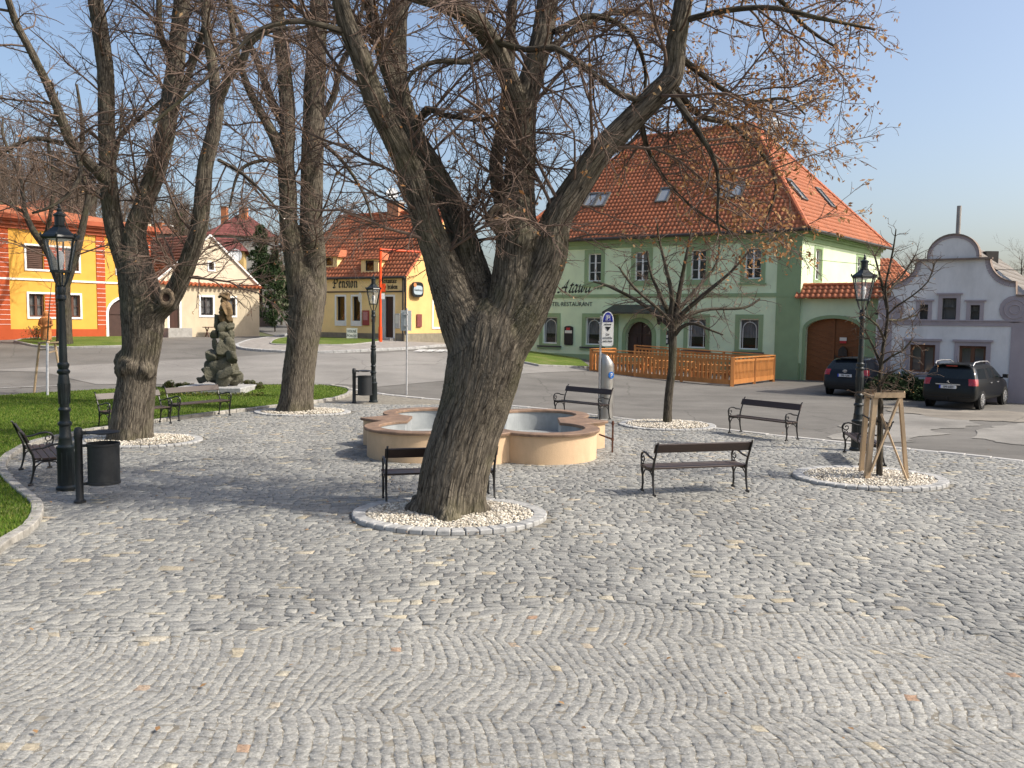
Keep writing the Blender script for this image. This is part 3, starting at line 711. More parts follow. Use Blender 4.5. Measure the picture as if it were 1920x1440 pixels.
# broad-nib letters: each glyph = (advance, [strokes]); x-height 1, capitals 1.5
BL = {
 'P': (1.25, [[(.1, 1.35), (.25, 1.5), (.4, 1.3), (.35, .9), (.4, .2), (.25, 0)], [(.4, 1.25), (.7, 1.5), (1.0, 1.2), (1.0, .85), (.7, .65), (.45, .75)], [(.05, .75), (.2, .95)], [(.1, .1), (.35, -.05), (.6, .1)]]),
 'R': (1.3, [[(.1, 1.35), (.25, 1.5), (.4, 1.3), (.35, .9), (.4, .2), (.25, 0)], [(.4, 1.25), (.7, 1.5), (.98, 1.2), (.95, .95), (.55, .75)], [(.6, .75), (.95, .5), (.9, .15), (1.15, 0)]]),
 'e': (.62, [[(.15, .85), (.15, .15), (.3, 0), (.5, .15)], [(.15, .85), (.32, 1.0), (.48, .75), (.2, .48)]]),
 'n': (.8, [[(.05, .9), (.18, 1.0), (.18, .1), (.28, 0)], [(.2, .8), (.42, 1.0), (.58, .8), (.58, .1), (.7, 0)]]),
 's': (.6, [[(.5, .9), (.3, 1.0), (.12, .8), (.42, .5), (.45, .2), (.25, 0), (.08, .12)]]),
 'i': (.4, [[(.05, .9), (.18, 1.0), (.18, .1), (.3, 0)], [(.14, 1.25), (.22, 1.33)]]),
 'o': (.72, [[(.15, .8), (.15, .15), (.32, 0), (.52, .2), (.52, .85), (.32, 1.0), (.15, .8)]]),
 't': (.5, [[(.2, 1.25), (.2, .15), (.34, 0), (.45, .12)], [(.03, .95), (.4, .95)]]),
 'a': (.72, [[(.12, .85), (.3, 1.0), (.5, .85), (.5, .1), (.62, 0)], [(.5, .55), (.2, .45), (.14, .15), (.28, 0), (.48, .2)]]),
 'u': (.78, [[(.05, .9), (.16, 1.0), (.16, .15), (.32, 0), (.55, .2)], [(.55, 1.0), (.55, .1), (.68, 0)]]),
 'r': (.55, [[(.05, .9), (.18, 1.0), (.18, .1), (.28, 0)], [(.2, .82), (.38, 1.0), (.48, .88)]]),
 'c': (.58, [[(.45, .9), (.3, 1.0), (.14, .8), (.14, .15), (.3, 0), (.48, .14)]]),
 'd': (.74, [[(.15, .8), (.15, .15), (.32, 0), (.52, .2), (.5, .8), (.2, 1.4)], [(.15, .8), (.34, .95)]]),
 'h': (.78, [[(.1, 1.45), (.18, 1.4), (.18, .1), (.28, 0)], [(.2, .8), (.42, 1.0), (.58, .75), (.56, .1), (.42, -.25)]]),
 'm': (1.15, [[(.05, .9), (.16, 1.0), (.16, .1), (.26, 0)], [(.18, .8), (.38, 1.0), (.52, .8), (.52, .1), (.6, 0)], [(.54, .8), (.74, 1.0), (.88, .8), (.88, .1), (1.0, 0)]]),
 ' ': (.5, []),
 # script letters
 'A1': (1.55, [[(-.15, .12), (.05, 0), (.3, .15), (.75, .95), (1.1, 1.55)], [(1.1, 1.55), (1.0, .8), (1.05, .05), (1.25, .05)], [(.35, .6), (.7, .7), (1.2, .62)]]),
 't1': (.5, [[(.0, .1), (.25, .6), (.3, 1.2)], [(.3, 1.2), (.2, .5), (.22, .05), (.4, .05), (.55, .2)], [(.05, .95), (.55, .97)]]),
 'a1': (.9, [[(.62, .85), (.35, .98), (.12, .6), (.12, .1), (.35, .03), (.6, .45), (.68, .95)], [(.66, .8), (.6, .2), (.72, .03), (.95, .25)]]),
 'w1': (1.15, [[(.0, .75), (.18, .98), (.2, .3), (.3, .03), (.5, .2), (.62, .9)], [(.62, .9), (.6, .25), (.72, .03), (.95, .3), (1.0, .95), (1.2, .8)]]),
}
def nib_text(par, keys, F, u, v, size, mat, nib=0.2, ang=45, d=0.015, sx=1.0, shear=0.0, name='lettering'):
    mb = MB(); a = math.radians(ang); nx, ny = math.cos(a)*nib/2, math.sin(a)*nib/2; x0 = 0.0; lay = 0
    for k in keys:
        adv, st = BL[k]
        for s in st:
            for p, q in zip(s, s[1:]):
                lay += 1; dd = d+(lay % 9)*0.0006
                t = Vector((q[0]-p[0], q[1]-p[1])); 
                if t.length < 1e-6: continue
                t.normalize(); m_ = Vector((-t.y, t.x))*(nib*0.13)
                cand = [(p[0]+sg*nx+m_.x*e, p[1]+sg*ny+m_.y*e) for sg in (-1, 1) for e in (-1, 1)]+[(q[0]+sg*nx+m_.x*e, q[1]+sg*ny+m_.y*e) for sg in (-1, 1) for e in (-1, 1)]
                # convex hull
                P = sorted(set((round(c[0], 5), round(c[1], 5)) for c in cand)); lo = []; up = []
                cr = lambda o, a_, b_: (a_[0]-o[0])*(b_[1]-o[1])-(a_[1]-o[1])*(b_[0]-o[0])
                for c in P:
                    while len(lo) > 1 and cr(lo[-2], lo[-1], c) <= 0: lo.pop()
                    lo.append(c)
                for c in reversed(P):
                    while len(up) > 1 and cr(up[-2], up[-1], c) <= 0: up.pop()
                    up.append(c)
                hull = lo[:-1]+up[:-1]
                mb.add([F.P(u+(x0+c[0]+c[1]*shear)*size*sx, v+c[1]*size, dd) for c in hull], [tuple(range(len(hull)))])
        x0 += adv
    return mb.build(name, mat, par)
def box_on(par, name, F, u0, u1, v0, v1, d0, d1, mat, bevel=0):
    mb = MB(); fbox(mb, F, u0, u1, v0, v1, d0, d1); return mb.build(name, mat, par, bevel=bevel)
def closed_box_walls(mb, pts, z0, z1, skip=()):
    n = len(pts)
    for i in range(n):
        if i in skip: continue
        a, b = pts[i], pts[(i+1) % n]
        mb.quad(Vector((a[0], a[1], z0)), Vector((b[0], b[1], z0)), Vector((b[0], b[1], z1)), Vector((a[0], a[1], z1)))
def add_backing(par, F, u0, u1, v0, v1, d=-1.6):  # dark sheets added behind windows to stop leaking light and blacken the inside
    mb = MB(); mb.quad(F.P(u0, v0, d), F.P(u1, v0, d), F.P(u1, v1, d), F.P(u0, v1, d)); mb.quad(F.P(u0, v1, d), F.P(u1, v1, d), F.P(u1, v1, -.2), F.P(u0, v1, -.2)); return mb.build('dark_backing', m_dark, par)
def v2(p): return Vector((p[0], p[1]))
def skylight(par, px, py, P, N, U, V, w, h, name='skylight'):
    c = plane_hit(px, py, P, N); mb = MB(); a = MB()
    def bx(m, x0, x1, y0, y1, z0, z1): m.hexa([c+U*x+V*y+N*z for z in (z0, z1) for x, y in ((x0, y0), (x1, y0), (x1, y1), (x0, y1))])
    bx(mb, -w/2, -w/2+.09, -h/2, h/2, 0.0, .16); bx(mb, w/2-.09, w/2, -h/2, h/2, 0, .16); bx(mb, -w/2+.09, w/2-.09, -h/2, -h/2+.09, 0, .15); bx(mb, -w/2+.09, w/2-.09, h/2-.13, h/2, 0, .17)
    s = mb.build(name, M('dark_frame', (0.09, 0.09, 0.085), 0.5, .1), par); bx(a, -w/2+.085, w/2-.085, -h/2+.085, h/2-.125, .06, .11)
    a.build('pane', M('sky_glass', (0.22, 0.24, 0.26), 0.06, .05, spec=1.0), s); return s  # base colour paled to stand for reflected sky and pale blinds
m_terra = tile_mat('terracotta_tiles', (0.36, 0.122, 0.058), 0.24, 0.34, 0.12, 0.35)
m_terra2 = tile_mat('old_clay_tiles', (0.20, 0.085, 0.055), 0.25, 0.3, 0.3, 0.6)
m_cap = M('ridge_tile_clay', (0.42, 0.12, 0.05), 0.7, 0.25, 3)

# ---------------------------------------------------------------- green hotel
def dirpt(p, d, t): return Vector((p[0]+d[0]*t, p[1]+d[1]*t))
hc = Vector((0.334375*42, 42.0)); fd = Vector((-1.469, 1)); sdv = Vector((0.833, 1))
hl = dirpt(hc, fd, 9.45); hr = dirpt(hc, sdv, 9.45); hb = hl+(hr-hc)
m_lg = m_wall('green_plaster', (0.63, 0.755, 0.51), 0.12); m_dg = m_wall('dark_green_plaster', (0.27, 0.37, 0.205), 0.1)
hot = thing('hotel', (hc.x, hc.y, 0.1), 'pale green two storey hotel with orange hipped tile roof and arched brown door', 'hotel')
FF_ = Fac(hl, hc, 0.0); FS = Fac(hc, hr, 0.0); EZ = 7.35
up_r = [FF_.rect(1104, 473.5, 1126, 525.5), FF_.rect(1192, 472, 1215, 526), FF_.rect(1297, 469, 1322, 525), FF_.rect(1398, 465, 1426, 524)]
u_e = FF_.uv(1030, 500)[0]; w0 = up_r[0][1]-up_r[0][0]
UPV = (5.0-.02, 6.55); UPW = 0.62
up = [(((r[0]+r[1])/2)-.42, ((r[0]+r[1])/2)+.42, r[2], r[3]) for r in up_r]
vz0 = sum(r[2] for r in up_r)/4; vz1 = sum(r[3] for r in up_r)/4
up = [(a, b, vz0, vz1) for a, b, _, _ in up]; up = [(up[0][0]-3.1, up[0][1]-3.1, vz0, vz1)]+up
lowc = [FF_.uv(x, 625)[0] for x in (1031, 1112, 1306, 1404)]
lo_r = [FF_.rect(1102, 593, 1122, 645), FF_.rect(1390, 600, 1420, 657)]
lz0 = (lo_r[0][2]+lo_r[1][2])/2; lz1 = (lo_r[0][3]+lo_r[1][3])/2
low = [(c-.5, c+.5, lz0, lz1) for c in lowc]; low = [w_ for w_ in low if w_[0] > .4]
dr = FF_.rect(1174, 603, 1223, 672); door = arch_poly(dr[0], dr[1], 0.15, dr[3], (dr[1]-dr[0])/2*.95)
holes = [rect_poly(*w) for w in up+low]+[door]
mb = MB(); wall(mb, FF_, rect_poly(0, FF_.L, -0.6, EZ), holes, 0.3)
sw = [FS.rect(1527, 464, 1541, 528), FS.rect(1607, 478, 1616, 525)]
sw = [((r[0]+r[1])/2-.42, (r[0]+r[1])/2+.42, vz0, vz1) for r in sw]
wall(mb, FS, rect_poly(0, FS.L, -0.6, EZ), [rect_poly(*w) for w in sw], 0.3)
closed_box_walls(mb, [hr, hb, hl], -0.6, EZ, skip=(2,))
mb.build('wall', m_lg, hot)
print('hotel', FF_.L, vz0, vz1, lz0, lz1, dr, sw)
mb = MB()
vb = FF_.uv(1400, 552)[1]
fbox(mb, FF_, 0, FF_.L+.05, vb-.13, vb+.06, 0.0, 0.05)                      # string course
fbox(mb, FF_, FF_.L-1.15, FF_.L+.03, vb+.0601, EZ-.5, 0.0, 0.035); fbox(mb, FF_, FF_.L-1.15, FF_.L+.03, .9, vb-.1301, 0.0, 0.035)
for F, L in ((FF_, FF_.L+.25), (FS, FS.L+.1)):
    fbox(mb, F, -0.05, L-.2, EZ-.5, EZ-.26, 0.0, 0.06); fbox(mb, F, -.05, L-.1, EZ-.2599, EZ-.12, 0.0, 0.16); fbox(mb, F, -.05, L, EZ-.1199, EZ+.0, 0.0, 0.28)
band(mb, FF_, door, 0.0, 0.07, 0.22)
for (a, b, c, d_) in up+low:
    band(mb, FF_, rect_poly(a, b, c, d_), 0.0, 0.03, 0.22); fbox(mb, FF_, a-.3, b+.3, c-.30, c-.22, 0.0, 0.1)
for (a, b, c, d_) in sw: band(mb, FS, rect_poly(a, b, c, d_), 0.0, 0.03, 0.16)
fbox(mb, FF_, dr[0]-.85, dr[0]-.5, .15, dr[3]+.35, 0, .09); fbox(mb, FF_, dr[1]+.5, dr[1]+.85, .15, dr[3]+.35, 0, .09)
mb.build('trim', m_dg, hot)
pu0 = FF_.uv(1440, 700)[1]
box_on(hot, 'plinth', FF_, 0, FF_.L+.04, -0.6, 0.9, 0.0, 0.045, m_dg)
wl = M('hotel_sill_dark', (0.06, 0.055, 0.06), .6, .1)
for i, (a, b, c, d_) in enumerate(up):
    window(hot, FF_, a, b, c, d_, 2, 3, curtain=.0 if i % 2 else .35)
for i, (a, b, c, d_) in enumerate(low):
    w = window(hot, FF_, a, b, c, d_, 1, 1, curtain=.62, arch=True); box_on(w, 'sill', FF_, a-.3, b+.3, c-.2, c-.12, -.1, .13, wl)
for (a, b, c, d_) in sw: window(hot, FS, a, b, c, d_, 2, 3, curtain=.4)
m_dwood = M('dark_brown_door', (0.05, 0.022, 0.016), 0.5, .3, 5, .2, 30, stretch=(1, 1, .15))
dm = MB(); dd = MB(); du = (dr[0]+dr[1])/2
inn = [(du+(x-du)*1.0, y) for x, y in door]
dm.add([FF_.P(x, y, -.28) for x, y in inn], [tuple(range(len(inn)))])
for s in (-1, 1):
    for v0, v1 in ((.35, 1.0), (1.12, 1.95)): fbox(dm, FF_, du+s*.62-.38, du+s*.62+.38, v0, v1, -.27, -.235)
fbox(dm, FF_, du-.04, du+.04, .15, dr[3]-.05, -.27, -.21); fbox(dm, FF_, dr[0], dr[1], 2.1, 2.18, -.27, -.2)
dob = dm.build('door', m_dwood, hot); fbox(dd, FF_, du+.08, du+.14, 1.1, 1.35, -.2, -.15); dd.build('handle', m_steel, dob)
cp_ = MB(); cu0, cu1 = dr[0]-1.0, dr[1]+1.0; cv = dr[3]+.42
cp_.hexa([FF_.P(cu0, cv, 0), FF_.P(cu1, cv, 0), FF_.P(cu1, cv, 1.0), FF_.P(cu0, cv, 1.0), FF_.P(cu0+.2, cv+.5, 0), FF_.P(cu1-.2, cv+.5, 0), FF_.P(cu1, cv+.1, 1.0), FF_.P(cu0, cv+.1, 1.0)])
cp_.build('canopy', M('canopy_dark', (0.05, 0.055, 0.045), .6, .2), hot)
add_backing(hot, FF_, .3, FF_.L-.3, 0, EZ-.6)
# roof
oh = 0.42
def offp(pts, d):
    n = len(pts); out = []
    for i in range(n):
        a, b, c = pts[i-1], pts[i], pts[(i+1) % n]; e1 = (b-a).normalized(); e2 = (c-b).normalized(); n1 = Vector((e1.y, -e1.x)); n2 = Vector((e2.y, -e2.x))
        nn = (n1+n2).normalized(); out.append(b+nn*(d/nn.dot(n1)))
    return out
E = offp([v2(hl), v2(hc), v2(hr), v2(hb)], oh); E3 = [Vector((p.x, p.y, EZ+.02)) for p in E]
mid = (v2(hc)+v2(hr))/2; fu = fd.normalized(); RZ = 14.1
R1 = mid+fu*5.33; R2 = mid+fu*12.2; R1 = Vector((R1.x, R1.y, RZ)); R2 = Vector((R2.x, R2.y, RZ))
tp = (m_terra, hot)
roof = tiles('roof', E3[0], E3[1], R1, R2, .24, .34, m_terra, hot, .05, .035); tiles('roof', E3[1], E3[2], R1, R1, .24, .34, m_terra, hot, .05, .035)
mb = MB(); mb.quad(E3[2], E3[3], R2, R1); mb.add([E3[3], E3[0], R2], [(0, 1, 2)]); mb.build('roof', m_cap, hot)
mb = MB()
for a, b in ((E3[1], R1), (E3[0], R2), (R1, R2), (E3[2], R1), (E3[3], R2)): ridge_caps(mb, a+Vector((0, 0, .05)), b+Vector((0, 0, .05)), .14)
mb.build('ridge_tiles', m_cap, hot, smooth=True)
mb = MB(); mb.quad(E3[0]-Vector((0, 0, .03)), E3[1]-Vector((0, 0, .03)), Vector((hc.x, hc.y, EZ-.005)), Vector((hl.x, hl.y, EZ-.005))); mb.quad(E3[1]-Vector((0, 0, .03)), E3[2]-Vector((0, 0, .03)), Vector((hr.x, hr.y, EZ-.005)), Vector((hc.x, hc.y, EZ-.005)))
mb.build('soffit', m_dg, hot)
mb = MB()
for a, b in ((E3[0], E3[1]), (E3[1], E3[2])):
    o_ = (b-a).normalized(); nn = Vector((o_.y, -o_.x, 0))*.09; mb.tube([a+nn-Vector((0, 0, .04)), b+nn-Vector((0, 0, .04))], .085, 8)
mb.build('gutter', m_zinc, hot, smooth=True)
Nf = (E3[1]-E3[0]).cross(R2-E3[0]).normalized(); Uf = (E3[1]-E3[0]).normalized(); Vf = Nf.cross(Uf)
Ns = (E3[2]-E3[1]).cross(R1-E3[1]).normalized(); Us = (E3[2]-E3[1]).normalized(); Vs = Ns.cross(Us)
for x, y in ((1110, 377), (1130, 377), (1246, 368), (1356, 360), (1383, 359)): skylight(hot, x, y, E3[0], Nf, Uf, Vf, .72, 1.25)
for x, y in ((1491, 358), (1545, 373)): skylight(hot, x, y, E3[1], Ns, Us, Vs, .75, 1.5)
# vents
for x, y in ((1447, 285), (1463, 310)):
    c = plane_hit(x, y, E3[1], Ns); mb = MB(); mb.lathe([(.12, -.2), (.11, .35), (.18, .37), (.16, .45)], c, 10); mb.build('roof_vent', m_cap, hot)
mast = plane_hit(1441, 287, E3[1], Ns)
at_ = thing('antenna_mast', mast, 'thin antenna mast with white panel on the hotel roof', 'antenna')
mb = MB(); mb.tube([mast-Vector((0, 0, .3)), mast+Vector((0, 0, 3.9))], .04, 8)
for h_, w_ in ((3.5, .7), (3.1, .5), (2.7, .6)): mb.tube([mast+Vector((-w_, 0, h_)), mast+Vector((w_*.6, 0, h_))], .015, 5)
mb.build('mast', m_zinc, at_); mb = MB(); mb.box(mast+Vector((.32, .05, 1.35)), (.5, .12, .95)); mb.build('panel', m_white, at_, bevel=.03)
# lettering and boards
m_let = M('black_letters', (0.012, 0.02, 0.02), .5, .1)
u_, v_ = FF_.uv(1050, 551); 
nib_text(hot, ['A1', 't1', 'a1', 'w1', 'a1'], FF_, FF_.uv(1047, 549)[0], FF_.uv(1047, 549)[1], .46, m_let, nib=.2, ang=55, sx=.92, shear=.35, d=.02, name='lettering')
text(hot, '***', FF_, FF_.uv(1113, 541)[0], FF_.uv(1113, 544)[1]-.1, .42, m_let, d=.02, spacing=1.1)
text(hot, 'HOTEL\u00b7RESTAURANT', FF_, FF_.uv(1111, 571)[0], FF_.uv(1111, 574)[1], .34, m_let, d=.02, align='RIGHT', sx=.98)
def board(par, name, F, u0, u1, v0, v1, col, d1=.08, top=None):
    a = (u1-u0)/2; mb = MB(); poly = arch_poly(u0, u1, v0, v1, a*.35, 8); poly = [(u0, v0+.05), (u0+.05, v0), (u1-.05, v0)]+[(u1, v0+.05)]+poly[2:]
    mb.prism(poly, F.U, Vector((0, 0, 1)), F.N, F.P(0, 0, .03), d1-.03); o = mb.build(name, col, par); return o
m_bb = M('board_black', (0.012, 0.014, 0.016), .5, .1); m_red = M('sign_red', (0.5, 0.03, 0.03), .5, .1); m_cream = M('sign_cream', (0.7, 0.68, 0.6), .6, .05)
for i, (x0, y0, x1, y1) in enumerate([(1059, 611, 1075, 647), (1240, 619, 1255, 646)]):
    a, b, c, d_ = FF_.rect(x0, y0, x1, y1); t = thing('menu_board', FF_.P((a+b)/2, c, .05), ['black beer board with red and white head left of the hotel door', 'black framed board with red and white head right of the hotel door'][i], 'sign', 'boards on the green hotel wall')
    board(t, 'board', FF_, a, b, c, d_, m_bb); box_on(t, 'logo_strip', FF_, a+.05, b-.05, d_-.42, d_-.26, .081, .087, m_cream); box_on(t, 'logo_dot', FF_, (a+b)/2-.14, (a+b)/2+.1, d_-.25, d_-.1, .081, .087, m_red)
    if i: box_on(t, 'menu', FF_, a+.06, b-.06, c+.08, d_-.5, .081, .087, m_cream)
a, b, c, d_ = FF_.rect(1148, 619, 1153, 645); t = thing('menu_board', FF_.P(a, c, .05), 'narrow black menu case beside the parking sign, left of the hotel door', 'sign', 'boards on the green hotel wall')
board(t, 'board', FF_, a-.1, b+.1, c, d_, m_bb); box_on(t, 'menu', FF_, a, b, c+.1, d_-.2, .081, .087, m_cream)
for i, x in enumerate((1152, 1240)):
    u0, v0 = FF_.uv(x, 602); t = thing('wall_lantern', FF_.P(u0, v0, .1), ['black wall lantern left of the hotel door', 'black wall lantern right of the hotel door'][i], 'wall lamp', 'wall lanterns by the hotel door')
    p = FF_.P(u0, v0, .28); mb = MB(); mb.lathe([(.02, .3), (.13, .2), (.15, .17), (.09, -.15), (.03, -.2)], p, 6); mb.tube([FF_.P(u0, v0+.1, 0), FF_.P(u0, v0+.3, .2), p+Vector((0, 0, .25))], .02, 6); mb.build('lantern', m_black, t)

# gate wall with tiled coping
gA = v2(hc)+Vector((.05, 0.15)); gdir = Vector((1.469, -1)).normalized(); gB = gA+gdir*3.9
gw = thing('gate_wall', (gA.x, gA.y, 0), 'green gateway wall with tiled coping and arched brown wooden gate', 'wall')
FG = Fac(gA, gB, 0.0)
ga = FG.rect(1510, 597, 1612, 712); gp = arch_poly(ga[0], ga[1], .0, ga[3], .55); GZ = FG.uv(1560, 560)[1]
mb = MB(); wall(mb, FG, rect_poly(0, FG.L, -.5, GZ), [gp], .3); mb.quad(FG.P(FG.L, -.5, 0), FG.P(FG.L, -.5, -.5), FG.P(FG.L, GZ, -.5), FG.P(FG.L, GZ, 0)); wall(mb, FG, rect_poly(0, FG.L, -.5, GZ), [gp], .0, d=-.5)
mb.build('wall', m_lg, gw)
mb = MB(); band(mb, FG, gp, 0, .04, .16); fbox(mb, FG, ga[1]+.22, FG.L, -.5, GZ, 0, .03); fbox(mb, FG, 0, ga[0]-.2, -.5, .85, 0, .03); mb.build('trim', m_dg, gw)
a_, b_ = FG.P(-.12, GZ, .42), FG.P(FG.L+.1, GZ, .42); c_, d_ = FG.P(FG.L+.1, GZ+.62, -.25), FG.P(-.12, GZ+.62, -.25)
tiles('coping', a_, b_, c_, d_, .26, .36, m_terra, gw, .07, .04)
tiles('coping', FG.P(FG.L+.1, GZ, -.92), FG.P(-.12, GZ, -.92), d_, c_, .26, .36, m_terra, gw, .07, .04)
mb = MB(); ridge_caps(mb, d_+Vector((0, 0, .06)), c_+Vector((0, 0, .06)), .1, .3); mb.build('ridge_tiles', m_cap, gw, smooth=True)
m_gate = M('gate_wood', (0.20, 0.075, 0.022), .6, .2, 4, .4, 20, stretch=(1, 1, 6), bdist=.01)
mb = MB(); mb.add([FG.P(x, y, -.28) for x, y in gp], [tuple(range(len(gp)))])
um = (ga[0]+ga[1])/2
for s in (-1, 1):
    n = 12
    for k in range(n):       # diagonal boards
        v0 = .1+k*.27
        if v0 > ga[3]-.75: break
        x0, x1 = (um-.02, ga[0]+.06) if s < 0 else (um+.02, ga[1]-.06)
        mb.bar(FG.P(x0, v0+.0, -.265), FG.P(x1, min(v0+.42, ga[3]-.5), -.265), .02, .03)
fbox(mb, FG, um-.05, um+.05, 0, ga[3]-.03, -.27, -.22)
gt = mb.build('gate', m_gate, gw); box_on(gt, 'handle', FG, um+.08, um+.12, 1.1, 1.3, -.22, -.17, m_black)
u0, v0 = FG.uv(1579, 636); box_on(gw, 'gate_notice', FG, u0-.16, u0+.16, v0-.08, v0+.08, -.21, -.2, m_cream); box_on(gw, 'gate_notice', FG, u0-.15, u0+.15, v0-.2, v0-.08, -.21, -.2, m_red)
u0, v0 = FG.uv(1579, 660)
mb = MB(); mb.prism([(u0-.2, v0-.22), (u0+.2, v0-.22), (u0+.2, v0+.08), (u0+.12, v0+.2), (u0, v0+.27), (u0-.12, v0+.2), (u0-.2, v0+.08)], FG.U, Vector((0, 0, 1)), FG.N, FG.P(0, 0, -.21), .14); mb.build('letterbox', m_black, gw)

# ---------------------------------------------------------------- white baroque gable house
def onray(px, Y): return Vector(((px-960)/1600*Y, Y))
wdv = Vector((-1.3, 1)); wr0 = onray(1920, 30.8); wl_ = wr0+wdv*3.1; wR = wr0-wdv*.75
FW = Fac(wl_, wR, 0.0)
m_wp = m_wall('white_plaster', (0.70, 0.68, 0.66), 0.35); m_lil = m_wall('lilac_trim', (0.37, 0.32, 0.33), 0.2)
wh = thing('gabled_house', (wl_.x, wl_.y, 0), 'white house with curved baroque gable and lilac window surrounds', 'house')
def WP(px, py): return FW.uv(px, py)
bz = WP(1790, 603)[1]
cxu = WP(1786, 500)[0]
ctop = WP(1786, 487)[1]; atop = WP(1786, 441)[1]
aw = (WP(1834, 480)[0]-WP(1736, 480)[0])/2; cw = (WP(1853, 487)[0]-WP(1717, 487)[0])/2; rw = (WP(1905, 530)[0]-cxu)
low_v = WP(1905, 548)[1]
right = []
# from the cornice down a concave sweep to the shoulder
x0, y0 = cw, ctop; x1, y1 = WP(1905, 530)[0]-cxu, WP(1905, 530)[1]
for i in range(9):
    t = i/8*math.pi/2; right.append((x0+(x1-x0)*(1-math.cos(t)), y0-(y0-y1)*math.sin(t)))
x2 = x1+.03; y2 = WP(1906, 555)[1]; right.append((x2, y2))
x3 = WP(1962, 600)[0]-cxu; y3 = bz+.35
for i in range(1, 7):
    t = i/6*math.pi/2; right.append((x2+(x3-x2)*math.sin(t), y2-(y2-y3)*(1-math.cos(t))))
arch = [(aw*math.cos(math.pi*i/16), ctop+.1+(atop-ctop-.1)*math.sin(math.pi*i/16)) for i in range(17)]
lim = -cxu
left = [(-x, y) for x, y in right if -x > lim]; left.append((lim, y2 if left[-1][1] > y2 else left[-1][1]-.1))
prof = [(FW.L, -.5), (FW.L, bz+.25), (cxu+right[-1][0]+.01, bz+.25)]+[(cxu+x, y) for x, y in reversed(right)]+[(cxu+aw, ctop)]+[(cxu+x, y) for x, y in arch]+[(cxu-aw, ctop)]+[(cxu+x, y) for x, y in left]+[(0, -.5)]
wins = {'big': [FW.rect(1705, 646, 1753, 698), FW.rect(1797, 649, 1848, 702)], 'up': [FW.rect(1724, 571, 1740, 604), FW.rect(1766, 559, 1793, 604), FW.rect(1819, 572, 1837, 605)]}
b0 = min(r[2] for r in wins['big']); b1 = sum(r[3] for r in wins['big'])/2
holes = [(r[0], r[1], b0, b1) for r in wins['big']]+[(r[0], r[1], bz+.06, r[3]) for r in wins['up']]
mb = MB(); wall(mb, FW, prof, [rect_poly(*h) for h in holes], .16)
# back wall and body
DEP = 11.0
mb2 = [FW.P(0, -.5, -DEP), FW.P(FW.L, -.5, -DEP), FW.P(FW.L, 3.3, -DEP), FW.P(0, 3.3, -DEP)]; mb.quad(*mb2)
mb.quad(FW.P(FW.L, -.5, 0), FW.P(FW.L, -.5, -DEP), FW.P(FW.L, 3.3, -DEP), FW.P(FW.L, 3.3, 0)); mb.quad(FW.P(0, -.5, 0), FW.P(0, -.5, -DEP), FW.P(0, 3.3, -DEP), FW.P(0, 3.3, 0))
wall(mb, FW, prof, [rect_poly(*h) for h in holes], 0, d=-.35)
mb.build('wall', m_wp, wh)
mb = MB(); edge_ = prof[1:-1]
for a, b in zip(edge_, edge_[1:]):      # coping along the gable
    if abs(a[1]-b[1])+abs(a[0]-b[0]) < 1e-4: continue
    mb.hexa([FW.P(a[0], a[1]+.0, -.4), FW.P(b[0], b[1]+.0, -.4), FW.P(b[0], b[1]+.0, .08), FW.P(a[0], a[1], .08), FW.P(a[0], a[1]+.06, -.4), FW.P(b[0], b[1]+.06, -.4), FW.P(b[0], b[1]+.06, .08), FW.P(a[0], a[1]+.06, .08)])
fbox(mb, FW, cxu-cw-.1, cxu+cw+.1, ctop-.02, ctop+.045, 0.001, .16); mb.build('gable_coping', M('coping_brown', (0.20, 0.15, 0.12), .8, .25, 5), wh)
mb = MB()
fbox(mb, FW, 0, FW.L, bz-.16, bz+.02, 0, .03); fbox(mb, FW, 0, FW.L, bz+.0201, bz+.06, 0, .07); fbox(mb, FW, 0, .55, -.4, bz-.16, 0, .035)
ur = WP(1893, 680)[0]; fbox(mb, FW, ur, FW.L, -.4, bz-.16, 0, .035); fbox(mb, FW, .5501, ur-.0001, -.4, .35, 0, .03)
for (a, b, c, d_) in holes[:2]: band(mb, FW, rect_poly(a, b, c, d_), 0, .04, .15); fbox(mb, FW, a-.22, b+.22, d_+.15, d_+.23, 0, .09)
for (a, b, c, d_) in holes[2:]: band(mb, FW, rect_poly(a, b, c+.02, d_), 0, .04, .13); fbox(mb, FW, a-.2, b+.2, d_+.13, d_+.19, 0, .08)
# band following the gable edge, inside
rr_ = right[:9]; k = .16
for sgn in (1, -1):
    for a, b in zip(rr_, rr_[1:]):
        if sgn < 0 and -b[0] < lim+.1: break
        ln = math.hypot(b[0]-a[0], b[1]-a[1]); nx_, ny_ = (b[1]-a[1])/ln*k, -(b[0]-a[0])/ln*k
        q = [(a[0], a[1]), (b[0], b[1]), (b[0]+nx_, b[1]+ny_), (a[0]+nx_, a[1]+ny_)]
        mb.hexa([FW.P(cxu+sgn*x, y, 0) for x, y in q]+[FW.P(cxu+sgn*x, y, .025) for x, y in q])
for a, b in zip(arch, arch[1:]):
    q = [a, b, (b[0]*.88, ctop+.1+(b[1]-ctop-.1)*.88), (a[0]*.88, ctop+.1+(a[1]-ctop-.1)*.88)]; mb.hexa([FW.P(cxu+x, y, 0) for x, y in q]+[FW.P(cxu+x, y, .03) for x, y in q])
vx, vy = WP(1903, 580)
for s, uu in ((1, vx), (-1, 2*cxu-vx)):
    if uu > .4:
        mb.prism([(uu+.5*math.cos(q*.3927), vy+.5*math.sin(q*.3927)) for q in range(16)], FW.U, Vector((0, 0, 1)), FW.N, FW.P(0, 0, 0), .03)
        for rr0 in (.34, .17): mb.tube([FW.P(uu+rr0*math.cos(q*.3927), vy+rr0*math.sin(q*.3927), .03) for q in range(16)], .025, 5, closed=True)
mb.build('trim', m_lil, wh)
